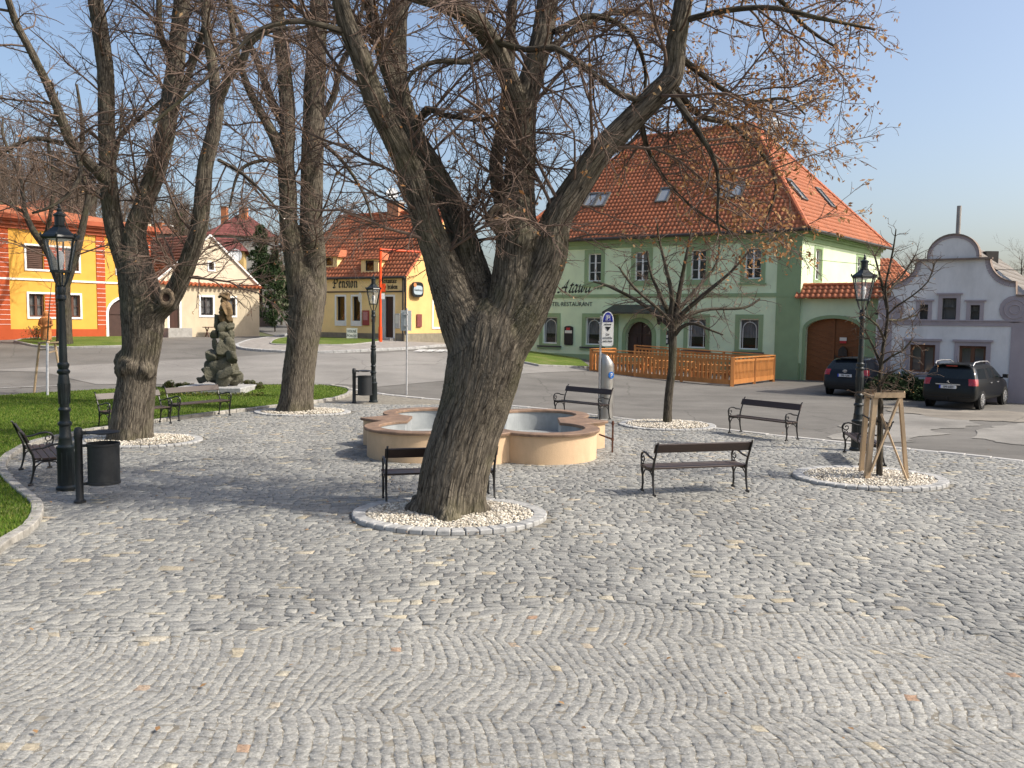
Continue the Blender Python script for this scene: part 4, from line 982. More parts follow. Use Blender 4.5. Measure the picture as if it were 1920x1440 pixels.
m_bf = M('brown_window_frame', (0.14, 0.06, 0.03), .6, .2); m_dkf = M('weathered_frame', (0.05, 0.045, 0.045), .7, .2)
for (a, b, c, d_) in holes[:2]: window(wh, FW, a, b, c, d_, 2, 1, frame=m_bf, fw=.09, inset=.1)
for (a, b, c, d_) in holes[2:]: window(wh, FW, a, b, c, d_, 1, 1, frame=m_dkf, fw=.04, inset=.08, curtain=.42)
add_backing(wh, FW, .9, 4.15, 0, 4.3)
m_slate = tile_mat('old_grey_roofing', (0.19, 0.17, 0.15), .5, .4, .12, .5)
rz = atop+.22; ru = cxu; er = ru+3.5
mb = MB(); wall(mb, FW, [(-.15, 0), (er-.12, 0), (er-.12, 3.0), (ru, rz-.42), (-.15, 3.0)], [], 0, d=-.37); wall(mb, FW, [(-.15, 0), (er-.12, 0), (er-.12, 3.0), (ru, rz-.42), (-.15, 3.0)], [], 0, d=-DEP+.1); mb.quad(FW.P(er-.12, -.5, -.37), FW.P(er-.12, -.5, -DEP), FW.P(er-.12, 3.0, -DEP), FW.P(er-.12, 3.0, -.37)); mb.build('roof_gable', m_wp, wh)
tiles('roof', FW.P(er, 3.1, -.38), FW.P(er, 3.1, -DEP), FW.P(ru, rz-.35, -DEP+2), FW.P(ru, rz-.35, -.38), .5, .4, m_slate, wh, .012, .02, 4)
tiles('roof', FW.P(-.2, 3.2, -DEP), FW.P(-.2, 3.2, -.38), FW.P(ru, rz-.35, -.38), FW.P(ru, rz-.35, -DEP+2), .5, .4, m_slate, wh, .012, .02, 4)
cpos = plane_hit(1796, 441, FW.P(0, 0, -2.2), FW.N)
mb = MB(); mb.tube([cpos-Vector((0, 0, .8)), cpos+Vector((0, 0, 1.15))], .085, 10); mb.build('flue_pipe', M('flue_grey', (0.27, 0.25, 0.23), .6, .2), wh, smooth=True)
q = plane_hit(1855, 474, FW.P(0, 0, -4.5), FW.N); mb = MB(); mb.box(q-Vector((0, 0, .35)), (.5, .5, .8)); mb.build('chimney', M('dark_chimney', (.05, .045, .04), .8, .2), wh)

# orange roofed house behind the gateway
rb = onray(1662, 56); rbe = onray(1742, 50)
bh = thing('rear_house', (rb.x, rb.y, 0), 'orange tiled roof showing between the green hotel and the white gable', 'house')
P0 = at(1640, 595, 50); P1 = at(1730, 530, 50); zt = at(1664, 486, 54).z; ze = at(1700, 545, 50).z
A0 = Vector((at(1640, 560, 50).x, 50, ze)); A1 = Vector((at(1722, 560, 50).x, 50, ze)); A2 = Vector((at(1672, 490, 53.5).x, 53.5, zt)); A3 = Vector((at(1630, 490, 53.5).x, 53.5, zt))
tiles('roof', A0, A1, A2, A3, .24, .34, m_terra, bh, .05, .03)
B = A1+Vector((3.5, 6, 0)); tiles('roof', A1, B, A2, A2, .24, .34, m_terra, bh, .05, .03)
mb = MB(); mb.quad(A0+Vector((0, .3, -ze-.5)), A1+Vector((-.2, .3, -ze-.5)), A1+Vector((-.2, .3, -.02)), A0+Vector((0, .3, -.02))); mb.quad(A1+Vector((-.2, .3, -ze-.5)), B+Vector((-.2, .2, -ze-.5)), B+Vector((-.2, .2, -.02)), A1+Vector((-.2, .3, -.02))); mb.build('wall', m_dg, bh)

# ---------------------------------------------------------------- yellow guesthouse
pc = onray(757, 47); pdv = Vector((-1.73, 1)); pl_ = pc+pdv*4.0; pr = pc+Vector((.578, 1))*7.0; pb = pl_+(pr-pc); PZ = H(pc.x, pc.y)
gh = thing('guesthouse', (pc.x, pc.y, PZ), 'yellow guesthouse with orange tiled roof and two dormers', 'guesthouse')
FP = Fac(pl_, pc, 0.0); FQ = Fac(pc, pr, 0.0); PE = FP.uv(740, 516)[1]
m_py = m_wall('pension_yellow_shade', (0.92, 0.67, 0.32), 0.08); m_pb = m_wall('pension_yellow_sun', (0.72, 0.47, 0.20), 0.08); m_pl = M('pension_plinth', (0.24, 0.21, 0.155), .9, .2, 4, .3, 40, stain=.3)  # one yellow as shade and sun copies: shaded front paler, sunlit gable deeper
pw = [FP.rect(631, 556, 647, 601), FP.rect(661, 556, 676, 602)]; pd = FP.rect(716, 556, 738, 633)
pwr = [(r[0], r[1], pw[0][2], pw[0][3]) for r in pw]
mb = MB(); wall(mb, FP, rect_poly(0, FP.L, PZ-.8, PE), [rect_poly(*r) for r in pwr]+[rect_poly(*pd)], .2); mb.build('wall', m_py, gh)
q = [(0, PZ-.8), (FQ.L, PZ-.8), (FQ.L, PE), (FQ.L/2, PE+3.85), (0, PE)]
gwn = FQ.rect(812, 566, 832, 613)
mb = MB(); wall(mb, FQ, q, [rect_poly(*gwn)], .1); FB = Fac(pb, pl_, 0.0); wall(mb, FB, q); closed_box_walls(mb, [pr, pb], PZ-.8, PE, skip=(1,)); mb.build('wall', m_pb, gh)
mb = MB(); wall(mb, FP, rect_poly(-.0, pd[0]-.15, PZ-.8, FP.uv(700, 625)[1]), [], 0, d=.03); fbox(mb, FP, pd[1]+.15, FP.L+.03, PZ-.8, FP.uv(745, 625)[1], 0, .03); fbox(mb, FQ, .03, FQ.L, PZ-.8, FP.uv(745, 625)[1], 0, .03); mb.build('plinth', m_pl, gh)
vs_ = FP.uv(680, 547)[1]
mb = MB(); fbox(mb, FP, 0, FP.L+.02, vs_-.04, vs_+.03, 0, .05); fbox(mb, FP, FP.L-.12, FP.L+.02, vs_+.03, PE, 0, .02); fbox(mb, FQ, .02, .1, PZ+.5, PE-.1, 0, .07); mb.build('fascia_trim', m_zinc, gh)
for r in pwr:
    mb = MB(); band(mb, FP, rect_poly(*r), 0, .04, .1); fbox(mb, FP, r[0]-.1, r[1]+.1, r[2]-.3, r[2]-.1, 0, .041); mb.build('surround', m_white, gh)
mb = MB(); band(mb, FP, rect_poly(pd[0], pd[1], pd[2], pd[3]), 0, .04, .1); mb.build('surround', m_white, gh)
mb = MB(); band(mb, FQ, rect_poly(*gwn), 0, .04, .12); mb.build('surround', m_white, gh)
m_flow = M('window_flowers', (0.35, 0.12, 0.06), .8, .5, 30)
for r in pwr:
    w = window(gh, FP, r[0], r[1], r[2], r[3], 1, 1, frame=m_dkf, fw=.05, inset=.12); fbm = MB(); uc = (r[0]+r[1])/2
    fbm.lathe([(.1, 0), (.16, .12), (.05, .3), (.08, .5)], FP.P(uc, r[2]+.06, -.3), 8); fbm.build('flowerpot', m_flow, w)
window(gh, FQ, *gwn, 1, 1, frame=m_pb, inset=.05, pane=m_pb, name='blind_window')
box_on(gh, 'door', FP, pd[0]+.25, pd[1], pd[2], pd[3], -.16, -.12, m_dwood); box_on(gh, 'open_door_leaf', FP, pd[0], pd[0]+.22, pd[2], pd[3], -.1, .08, M('pale_door', (.45, .5, .5), .6, .1))
box_on(gh, 'step', FP, pd[0]-.1, pd[1]+.1, PZ-.5, pd[2]-.02, .031, .4, m_conc)
nib_text(gh, list('Pension'), FP, FP.uv(624, 540)[0], FP.uv(624, 539.5)[1], .36, m_let, nib=.21, ang=45, d=.02, sx=1.0)
ttx = FP.uv(747, 530)
for s, y, ue in (('Restaurace', 530.5, 744), ('Pod hradem', 541.5, 746)):
    wdt = sum(BL[c][0] for c in s)*.165*.95; u1_, v1_ = FP.uv(ue, y); nib_text(gh, list(s), FP, u1_-wdt, v1_, .165, m_let, nib=.26, ang=45, d=.02, sx=.95)
# roof
oh = .13; e0 = Vector((pl_.x, pl_.y, PE)); e1 = Vector((pc.x, pc.y, PE)); Nn = FP.N; Ux = FP.U
mr = (v2(pc)+v2(pr))/2; ml = (v2(pl_)+v2(pb))/2; rr1 = Vector((mr.x, mr.y, PE+3.95)); rr0_ = Vector((ml.x, ml.y, PE+3.95))
sl = 3.95/(FQ.L/2)
ea = e0-Ux*.3+Nn*oh-Vector((0, 0, oh*sl)); eb = e1+Ux*.18+Nn*oh-Vector((0, 0, oh*sl))
tiles('roof', ea, eb, rr1+Ux*.18, rr0_-Ux*.3, .24, .34, m_terra, gh, .045, .03)
bk0 = Vector((pr.x, pr.y, PE)); bk1 = Vector((pb.x, pb.y, PE)); tiles('roof', bk0+Ux*.18-Nn*oh-Vector((0, 0, oh*sl)), bk1-Ux*.3-Nn*oh-Vector((0, 0, oh*sl)), rr0_-Ux*.3, rr1+Ux*.18, .24, .34, m_terra, gh, .045, .03)
mb = MB(); ridge_caps(mb, rr0_-Ux*.3+Vector((0, 0, .05)), rr1+Ux*.2+Vector((0, 0, .05)), .12); ridge_caps(mb, eb+Vector((0, 0, .03)), rr1+Ux*.2+Vector((0, 0, .03)), .08); mb.build('ridge_tiles', m_cap, gh, smooth=True)
mb = MB(); mb.tube([ea+Nn*.08, eb+Nn*.08], .07, 8); mb.tube([eb+Nn*.05-Ux*.2, FP.P(FP.L-.02, PE-.3, .1), FP.P(FP.L-.02, PZ, .1)], .05, 8); mb.build('gutter', m_zinc, gh, smooth=True)
Npf = (eb-ea).cross(rr0_-ea).normalized()
for (xc, yt, yb, hw) in ((693, 470, 512, .62), (617, 468, 502, .62)):
    c = plane_hit(xc, yb, ea, Npf); z0 = c.z; hgt = (yb-yt)/1600*c.y*.62
    FD = Fac(v2(c)-v2(Ux)*hw, v2(c)+v2(Ux)*hw, z0); dp = 2.2
    mb = MB(); hole = rect_poly(hw-.3, hw+.3, .12, hgt-.08); wall(mb, FD, rect_poly(0, 2*hw, 0, hgt), [hole], .08)
    for u_ in (0, 2*hw): mb.quad(FD.P(u_, 0, 0), FD.P(u_, 0, -.0), FD.P(u_, hgt, -hgt/sl), FD.P(u_, hgt, 0))
    dm_ = mb.build('dormer', m_py, gh); window(gh, FD, hw-.3, hw+.3, .12, hgt-.08, 1, 1, frame=m_dkf, fw=.04, inset=.03)
    rh_ = .42; o1 = .18
    tiles('dormer_roof', FD.P(-o1, hgt-.05, .15), FD.P(hw, hgt+rh_, .15)*0+FD.P(2*hw+o1, hgt-.05, .15), FD.P(2*hw-.15, hgt+rh_, -.5), FD.P(.15, hgt+rh_, -.5), .28, .3, m_terra, gh, .03, .02)
    for (ua, ub) in ((-o1, .15), (2*hw+o1, 2*hw-.15)):
        mb = MB(); mb.quad(FD.P(ua, hgt-.05, .15), FD.P(ub, hgt+rh_, -.5), FD.P(ub, hgt+rh_, -(hgt+rh_)/sl-.1), FD.P(ua, hgt-.05, -hgt/sl)); mb.build('dormer_roof', m_cap, gh)
    mb = MB(); mb.quad(FD.P(.15, hgt+rh_+.02, -.5), FD.P(2*hw-.15, hgt+rh_+.02, -.5), FD.P(2*hw-.15, hgt+rh_+.02, -(hgt+rh_)/sl-.1), FD.P(.15, hgt+rh_+.02, -(hgt+rh_)/sl-.1)); mb.build('dormer_roof', m_cap, gh)
cc = plane_hit(742, 408, rr0_, Nn); mb = MB(); mb.box(cc+Vector((0, 0, .1)), (.85, .6, 1.5), math.atan2(Ux.y, Ux.x)); ch = mb.build('chimney', M('orange_render', (.50, .24, .13), .9, .15, 4, .2, 30), gh)
mb = MB(); mb.box(cc+Vector((0, 0, .88)), (1.0, .75, .1), math.atan2(Ux.y, Ux.x)); mb.build('chimney_cap', m_conc, ch)
def dish(c, r, aim, label, grp=None):
    t = thing('satellite_dish', c, label, 'satellite dish', grp); aim = Vector(aim).normalized(); a = aim.cross(Vector((0, 0, 1))).normalized(); b = a.cross(aim); mb = MB(); n = 20; rings = []
    for k, (rr, dz) in enumerate([(.02, 0), (.5*r, .03*r*2), (.8*r, .12*r), (r, .2*r)]):
        rings.append([Vector(c)+a*rr*math.cos(2*math.pi*j/n)+b*rr*1.08*math.sin(2*math.pi*j/n)+aim*dz for j in range(n)])
    for A_, B_ in zip(rings, rings[1:]):
        for j in range(n): mb.quad(A_[j], A_[(j+1) % n], B_[(j+1) % n], B_[j])
    mb.build('reflector', m_white, t, smooth=True); mb = MB(); mb.tube([Vector(c)-b*r, Vector(c)+aim*r*1.1-b*.1*r], .015, 5); mb.tube([Vector(c), Vector(c)-aim*.15, Vector(c)-aim*.15-Vector((0, 0, r*1.5))], .025, 6); mb.build('arm', m_galv, t)
dish(cc+Vector((-.15, -.3, 1.35)), .38, (.1, -1, .5), 'white satellite dish above the guesthouse chimney')
# hanging sign on the gable
u0, v0 = FQ.uv(778, 543); sg = FQ.P(u0, v0, .0); t = thing('hanging_sign', sg, 'rounded black bar sign with white centre on the guesthouse gable', 'sign')
FH = Fac(v2(FQ.P(0, 0, .12)+FQ.U*(u0-.52)), v2(FQ.P(0, 0, .12)+FQ.U*(u0+.52)), 0)
sp_ = [(0.52+.52*math.copysign(abs(math.cos(q*.2618))**.55, math.cos(q*.2618)), v0+.42*math.copysign(abs(math.sin(q*.2618))**.55, math.sin(q*.2618))) for q in range(24)]
mb = MB(); mb.prism(sp_, FH.U, Vector((0, 0, 1)), FH.N, FH.P(0, 0, 0), .1); mb.build('board', m_bb, t)
sq = [(.52+(x-.52)*.78, v0-.03+(y-v0)*.6) for x, y in sp_]; mb = MB(); mb.prism(sq, FH.U, Vector((0, 0, 1)), FH.N, FH.P(0, 0, .1), .012); mb.build('face', M('sign_steel_blue', (.38, .45, .5), .4, .1), t)
mb = MB(); mb.prism([(.22+.14*math.cos(q*.5236), v0+.25+.12*math.sin(q*.5236)) for q in range(12)], FH.U, Vector((0, 0, 1)), FH.N, FH.P(0, 0, .112), .01); mb.build('emblem', M('sign_ochre', (.5, .2, .08), .5, .1), t)
text(t, 'Gambrinus', FH, .52, v0-.08, .17, m_bb, d=.118, align='CENTER', shear=.2); mb = MB(); mb.bar(FQ.P(u0, v0+.2, 0), FQ.P(u0, v0+.2, .12), .04); mb.build('bracket', m_black, t)
# small boards round the guesthouse door
for nm, F, x0, y0, x1, y1, col, lab in (('notice_board', FP, 681, 582, 693, 610, M('maroon', (.3, .05, .05), .5, .1), 'maroon menu board right of the guesthouse windows'),
    ('notice_board', FP, 698, 588, 704, 604, M('dark_red', (.25, .04, .03), .5, .1), 'small dark red board beside the guesthouse door'),
    ('notice_board', FP, 742, 588, 751, 616, M('grey_notice', (.5, .5, .47), .6, .2, 12), 'pale grey notice board right of the guesthouse door'),
    ('meter_box', FQ, 780, 589, 789, 613, M('maroon_box', (.2, .06, .05), .6, .1), 'brown meter box on the guesthouse gable')):
    a, b, c, d_ = F.rect(x0, y0, x1, y1); t = thing(nm, F.P((a+b)/2, c, .03), lab, 'sign' if 'board' in nm else 'box'); box_on(t, 'panel', F, a, b, c, d_, .02, .09, col, .01)
    if 'board' in nm: box_on(t, 'sheet', F, a+(b-a)*.15, b-(b-a)*.15, c+(d_-c)*.35, d_-(d_-c)*.1, .0901, .1, m_cream if 'maroon' not in lab else M('pinkish', (.45, .2, .2), .6, .3, 20))
u0, v0 = FP.uv(683, 558); t = thing('hanging_sign', FP.P(u0, v0, .1), 'oval white sign hanging left of the street lamp on the guesthouse', 'sign'); mb = MB(); mb.prism([(u0+.12*math.cos(q*.5236), v0+.27*math.sin(q*.5236)) for q in range(12)], FP.U, Vector((0, 0, 1)), FP.N, FP.P(0, 0, .35), .04); mb.build('board', m_cream, t); mb = MB(); mb.bar(FP.P(u0, v0+.3, 0), FP.P(u0, v0+.3, .4), .025); mb.build('bracket', m_black, t)
# ---------------------------------------------------------------- yellow house at left
ya = onray(283, 50); ydv = Vector((0.7625, 1)); yl = ya-ydv.normalized()*17.0
FY = Fac(yl, ya, 0.0); YZ = 1.25
m_yel = m_wall('sun_yellow', (0.69, 0.37, 0.075), .08); m_rd = m_wall('brick_red_paint', (0.42, 0.085, 0.032), .15)
yh = thing('yellow_house', (ya.x, ya.y, YZ), 'bright yellow two storey house with brick red pilasters and arched brown gate', 'house')
ytop = FY.uv(240, 446)[1]; yband = FY.uv(200, 530)[1]; ypl = FY.uv(180, 617)[1]
wlow = [FY.rect(54, 551, 83, 594), FY.rect(124, 551, 150, 594)]; lz = (wlow[0][2], wlow[0][3])
wup = [FY.rect(49, 461, 81, 505), FY.rect(122, 461, 147, 507), FY.rect(219, 470, 240, 511)]; uz = (wup[0][2]+.02, wup[0][3])
wins_l = [(r[0], r[1], lz[0], lz[1]) for r in wlow]; wins_u = [(r[0], r[1], uz[0], uz[1]) for r in wup]
wins_l += [(wins_l[0][0]-4.6, wins_l[0][1]-4.6, *lz), (wins_l[0][0]-7.4, wins_l[0][1]-7.4, *lz)]; wins_u += [(wins_l[0][0]-4.6, wins_l[0][1]-4.6, *uz)]
w3 = wins_u[2]; wd3 = wins_u[0][1]-wins_u[0][0]; wins_u[2] = (w3[0], w3[0]+wd3, *uz)
gt_ = FY.rect(203, 556, 262, 632); gpoly = arch_poly(gt_[0], gt_[0]+3.0, 0.2, gt_[3], .95)
mb = MB(); wall(mb, FY, rect_poly(0, FY.L, -1, ytop), [rect_poly(*w) for w in wins_l+wins_u]+[gpoly], .14)
bk = FY.N*-9.0; P_ = [yl, ya, ya+v2(bk), yl+v2(bk)]; closed_box_walls(mb, P_, -1, ytop, skip=(0,)); mb.build('wall', m_yel, yh)
pil = [FY.uv(18, 560)[0], FY.uv(181, 530)[0], FY.uv(197, 530)[0], FY.uv(273, 530)[0]]
mb = MB(); lm = MB()
for (a, b) in ((pil[0]-1.0, pil[0]), (pil[1], pil[2]), (pil[3], FY.L+.04)):
    fbox(mb, FY, a, b, ypl-.0, yband-.05, 0, .04); fbox(mb, FY, a, b, yband+.05, ytop-.02, 0, .04)
    for z0, z1 in ((ypl, yband-.1), (yband+.1, ytop-.1)):
        n = 10
        for k in range(1, n): zz = z0+(z1-z0)*k/n; fbox(lm, FY, a, b, zz-.008, zz+.008, .04, .046)
fbox(mb, FY, 0, gt_[0]-.2, -1, ypl, 0, .06); fbox(mb, FY, gt_[0]+3.2, FY.L+.05, -1, ypl, 0, .06)
for w0_, w1_ in ((wins_l[0], wins_l[1]), (wins_u[0], wins_u[1])):
    a, b = w0_[1]+.03, w1_[0]-.03; fbox(mb, FY, a, b, w0_[2], w0_[3], 0, .035)
    for k in range(1, 7): zz = w0_[2]+(w0_[3]-w0_[2])*k/7; fbox(lm, FY, a, b, zz-.008, zz+.008, .035, .041)
mb.build('red_trim', m_rd, yh)
fbox(lm, FY, 0, FY.L+.02, yband-.05, yband+.05, 0, .06)
for w0_, w1_ in ((wins_l[0], wins_l[1]), (wins_u[0], wins_u[1]), (wins_u[2], wins_u[2])): band(lm, FY, rect_poly(w0_[0], w1_[1], w0_[2], w0_[3]), 0, .05, .1)
band(lm, FY, gpoly, 0, .05, .14); lm.build('white_lines', m_white, yh)
mb = MB()
for z0, z1, d_ in ((0, .18, .12), (.18, .36, .25), (.36, .46, .4), (.46, .7, .5)): fbox(mb, FY, 0, FY.L+d_, ytop+z0-.02, ytop+z1-.0201, -.1, d_)
mb.build('cornice', M('cornice_red', (0.36, 0.09, 0.04), .8, .15, 3, .2, 30, stain=.3), yh)
e0 = Vector((yl.x, yl.y, ytop+.66))+FY.N*.45; e1 = Vector((ya.x, ya.y, ytop+.66))+FY.N*.45+FY.U*.4; m0 = e0-FY.N*5.2+Vector((0, 0, 1.0)); m1 = e1-FY.N*5.2+Vector((0, 0, 1.0))-FY.U*4
tiles('roof', e0, e1, m1, m0, .3, .36, m_terra, yh, .03, .02); mb = MB(); c_ = e0-FY.N*9.5; d_ = e1-FY.N*9.5; mb.quad(c_, d_, m1, m0); mb.add([e1, d_, m1], [(0, 1, 2)]); mb.build('roof', m_cap, yh)
m_shut = M('brown_shutters', (0.075, 0.035, 0.022), .7, .2); m_bwin = M('brown_casement', (0.09, 0.035, 0.02), .6, .2)
for w in wins_l: window(yh, FY, *w, 2, 2, frame=m_bwin, fw=.08, curtain=.95, inset=.08)
for w in wins_u:
    mb = MB(); n = 12
    for k in range(n):
        za = w[2]+(w[3]-w[2])*k/n; zb = w[2]+(w[3]-w[2])*(k+1)/n; mb.quad(FY.P(w[0], za, -.05), FY.P(w[1], za, -.05), FY.P(w[1], zb, -.1), FY.P(w[0], zb, -.1)); mb.quad(FY.P(w[0], zb, -.1), FY.P(w[1], zb, -.1), FY.P(w[1], zb, -.05), FY.P(w[0], zb, -.05))
    mb.build('shutter', m_shut, yh)
mb = MB(); mb.add([FY.P(x, y, -.13) for x, y in gpoly], [tuple(range(len(gpoly)))]); um = gt_[0]+1.5; fbox(mb, FY, um-.04, um+.04, .9, gt_[3]-.1, -.13, -.08); fbox(mb, FY, gt_[0], gt_[0]+3, gt_[3]-1.02, gt_[3]-.95, -.13, -.09); mb.build('gate', M('gate_brown', (0.055, .028, .022), .7, .15, 3, .2, 20), yh)

# ---------------------------------------------------------------- cream cottage
ca = ya+ydv.normalized()*.3; cb = ca+Vector((.73, 1)).normalized()*7.35
FC = Fac(ca, cb, 0.0); CZ = 1.3
m_cr = m_wall('cream_plaster', (0.55, 0.47, 0.34), .35); m_crt = m_wall('pale_gable_plaster', (0.60, 0.52, 0.40), .1)
ct = thing('cottage', (cb.x, cb.y, CZ), 'cream cottage with steep white edged gable and brown door', 'house')
cw_ = FC.uv(430, 536)[1]; cpk = FC.uv(386, 442)[1]; cpu = FC.uv(386, 500)[0]
cpu = FC.L/2 if abs(cpu-FC.L/2) < .5 else cpu
dw = FC.rect(317, 564, 336, 615); w1 = FC.rect(376, 557, 399, 591); w2_ = FC.rect(418, 557, 441, 591); aw_ = FC.rect(391, 493, 401, 506); zz0 = min(w1[2], w2_[2])
wn = [(w1[0], w1[1], w1[2], w1[3]), (w1[0]+(w2_[1]-w1[1]), w2_[1], w1[2], w1[3])]
mb = MB(); wall(mb, FC, rect_poly(0, FC.L, -1, cw_), [rect_poly(*dw)]+[rect_poly(*w) for w in wn], .15)
bk = v2(FC.N)*-12; closed_box_walls(mb, [ca, cb, cb+bk, ca+bk], -1, cw_, skip=(0,)); mb.build('wall', m_cr, ct)
mb = MB(); gpl = [(0, cw_), (FC.L, cw_), (cpu, cpk)]; wall(mb, FC, gpl, [rect_poly(*aw_)], .15); mb.build('gable', m_crt, ct); mb = MB(); FCb = Fac(cb+bk, ca+bk, 0); wall(mb, FCb, [(0, cw_), (FC.L, cw_), (FC.L-cpu, cpk)]); mb.build('gable', m_crt, ct)
mb = MB(); fbox(mb, FC, -.05, FC.L+.05, cw_-.04, cw_+.06, 0, .22)
for k in range(24): u_ = FC.L*(k+.5)/24; mb.tube([FC.P(u_, cw_+.05, .05), FC.P(u_, cw_-.02, .36)], .1, 6)
mb.build('eave_tiles', m_cap, ct)
mb = MB()
band(mb, FC, rect_poly(*dw), 0, .04, .13)
for w in wn: band(mb, FC, rect_poly(*w), 0, .04, .12)
band(mb, FC, rect_poly(*aw_), 0, .04, .09)
for a, b in (((0, cw_+.08), (cpu, cpk+.06)), ((cpu, cpk+.06), (FC.L, cw_+.08))): mb.bar(FC.P(*a, .06), FC.P(*b, .06), .16, .1)
mb.build('white_edging', m_white, ct)
box_on(ct, 'attic_shade', FC, aw_[0], aw_[1], aw_[2], aw_[3], -.16, -.14, m_dark)  # near-black panel painted as the shade inside the attic hole
box_on(ct, 'door', FC, dw[0], dw[1], dw[2], dw[3], -.13, -.08, m_dwood); box_on(ct, 'step', FC, dw[0]-.5, dw[1]+.4, .5, dw[2], .01, .7, m_conc)
for w in wn: window(ct, FC, *w, 2, 2, frame=m_dkf, fw=.06, curtain=.9, inset=.08)
o1 = .18; sl_ = (cpk-cw_)/cpu; pk = FC.P(cpu, cpk+.12, .1); pkb = FC.P(cpu, cpk+.12, -12)
el = FC.P(-.35, cw_-.35*sl_+.12, .1); elb = FC.P(-.35, cw_-.35*sl_+.12, -12)
tiles('roof', elb, el, pk, pkb, .26, .32, m_terra2, ct, .035, .05)
sl2 = (cpk-cw_)/(FC.L-cpu); er = FC.P(FC.L+.3, cw_-.3*sl2+.12, .1); erb = FC.P(FC.L+.3, cw_-.3*sl2+.12, -12); tiles('roof', er, erb, pkb, pk, .26, .32, m_terra2, ct, .035, .05)
cq = FC.P(cpu-.1, cpk+.45, -7.0); mb = MB(); mb.box(cq, (.6, .6, 1.5)); mb.build('chimney', M('cream_chimney', (.5, .43, .33), .9, .2, 4, .2, 30), ct)
# small bench by the cottage
u0 = FC.uv(396, 620)[0]; p = FC.P(u0, H(*FC.P(u0, 0, .7)[:2]), .6); t = thing('table_bench', p, 'small dark bench table standing below the cottage window', 'bench'); mb = MB(); R_ = math.atan2(FC.U.y, FC.U.x)
mb.box(p+Vector((0, 0, .62)), (1.7, .5, .05), R_); mb.build('top', m_bwin, t)
for s in (-.7, .7):
    mb = MB(); mb.bar(p+FC.U*s+FC.N*.2, p+FC.U*s-FC.N*.15+Vector((0, 0, .6)), .05); mb.bar(p+FC.U*s-FC.N*.2, p+FC.U*s+FC.N*.15+Vector((0, 0, .6)), .05); mb.build('leg', m_bwin, t)

# ---------------------------------------------------------------- houses up the slope
def simple_house(name, label, px0, px1, yr, ye, yb, Y, rise_in, wallmat, roofmat, wins=(), depth=9, chim=(), gable=False, dish_px=None, slant=0.25):
    A = onray(px0, Y); B = onray(px1, Y+ (px1-px0)/1600*Y*slant); F = Fac(A, B, 0.0); zb = F.uv((px0+px1)/2, yb)[1]; ze = F.uv((px0+px1)/2, ye)[1]
    t = thing(name, (A.x, A.y, zb), label, 'house'); bkv = v2(F.N)*-depth
    zr = plane_hit((px0+px1)/2, yr, F.A-F.N*depth/2, F.N).z
    hs = [F.rect(*w) for w in wins]
    mb = MB(); wall(mb, F, rect_poly(0, F.L, zb-3, ze), [rect_poly(*h) for h in hs], .1); closed_box_walls(mb, [A, B, B+bkv, A+bkv], zb-3, ze, skip=(0,)); mb.build('wall', wallmat, t)
    for h in hs: window(t, F, *h, 1, 2, fw=.05, inset=.06)
    o_ = .4; r0 = F.P(rise_in, zr, -depth/2); r1 = F.P(F.L-rise_in, zr, -depth/2); e0 = F.P(-o_, ze-.1, o_); e1 = F.P(F.L+o_, ze-.1, o_); f0 = F.P(-o_, ze-.1, -depth-o_); f1 = F.P(F.L+o_, ze-.1, -depth-o_)
    if roofmat is m_slate or roofmat.name.startswith('red_sheet'): tiles('roof', e0, e1, r1, r0, .55, .8, roofmat, t, .03, .01, 4)
    else: tiles('roof', e0, e1, r1, r0, .3, .36, roofmat, t, .04, .03, 4)
    mb = MB(); mb.quad(f1, f0, r0, r1); mb.add([e1, f1, r1], [(0, 1, 2)]); mb.add([e0, f0, r0], [(0, 1, 2)]); mb.build('roof', m_cap if roofmat is m_terra else roofmat, t)
    for (cx_, cy_, s) in chim:
        c = plane_hit(cx_, cy_, F.A-F.N*depth*.4, F.N); mb = MB(); mb.box(c-Vector((0, 0, s)), (s*.8, s*.8, s*3.2)); ch_ = mb.build('chimney', M('brick_chimney', (.42, .16, .07), .9, .25, 12), t)
        mb = MB(); mb.box(c+Vector((0, 0, s*.62)), (s, s, s*.15)); mb.build('chimney_cap', m_conc, ch_)
    return t, F
m_rs = tile_mat('red_sheet_roof', (0.17, 0.055, 0.048), .55, .8, .1, .6); m_ow = m_wall('ochre_wall', (0.5, .36, .16), .3); m_gw = m_wall('grey_wall', (.3, .29, .27), .3)
t, F = simple_house('hill_house', 'large house with maroon sheet roof and two brick chimneys on the slope', 392, 515, 402, 441, 520, 92, 3.0, m_gw, m_rs, [], 10, [(457, 399, 1.0), (421, 396, .8)])
t, F = simple_house('hill_house', 'ochre house with low red roof directly behind the cream cottage', 378, 458, 446, 468, 530, 74, .8, m_ow, m_rs, [], 6, [])
u0, v0 = F.uv(441, 481); dish(F.P(u0, v0, .4), .6, (.15, -1, .35), 'white satellite dish on the ochre house behind the cottage')
t, F = simple_house('hill_house', 'small dark roofed house with chimneys between the yellow house and the cottage', 276, 330, 421, 437, 480, 74, 1.0, m_gw, m_terra2, [], 8, [(299, 428, .9), (313, 435, .9)])
t, F = simple_house('hill_house', 'pale yellow house on the wooded slope above the yellow house', 30, 150, 372, 392, 450, 84, 2.0, m_wall('pale_yellow_wall', (.62, .56, .36), .2), m_terra2, [(50, 400, 58, 415), (80, 400, 88, 415), (110, 400, 118, 415)], 9, [])
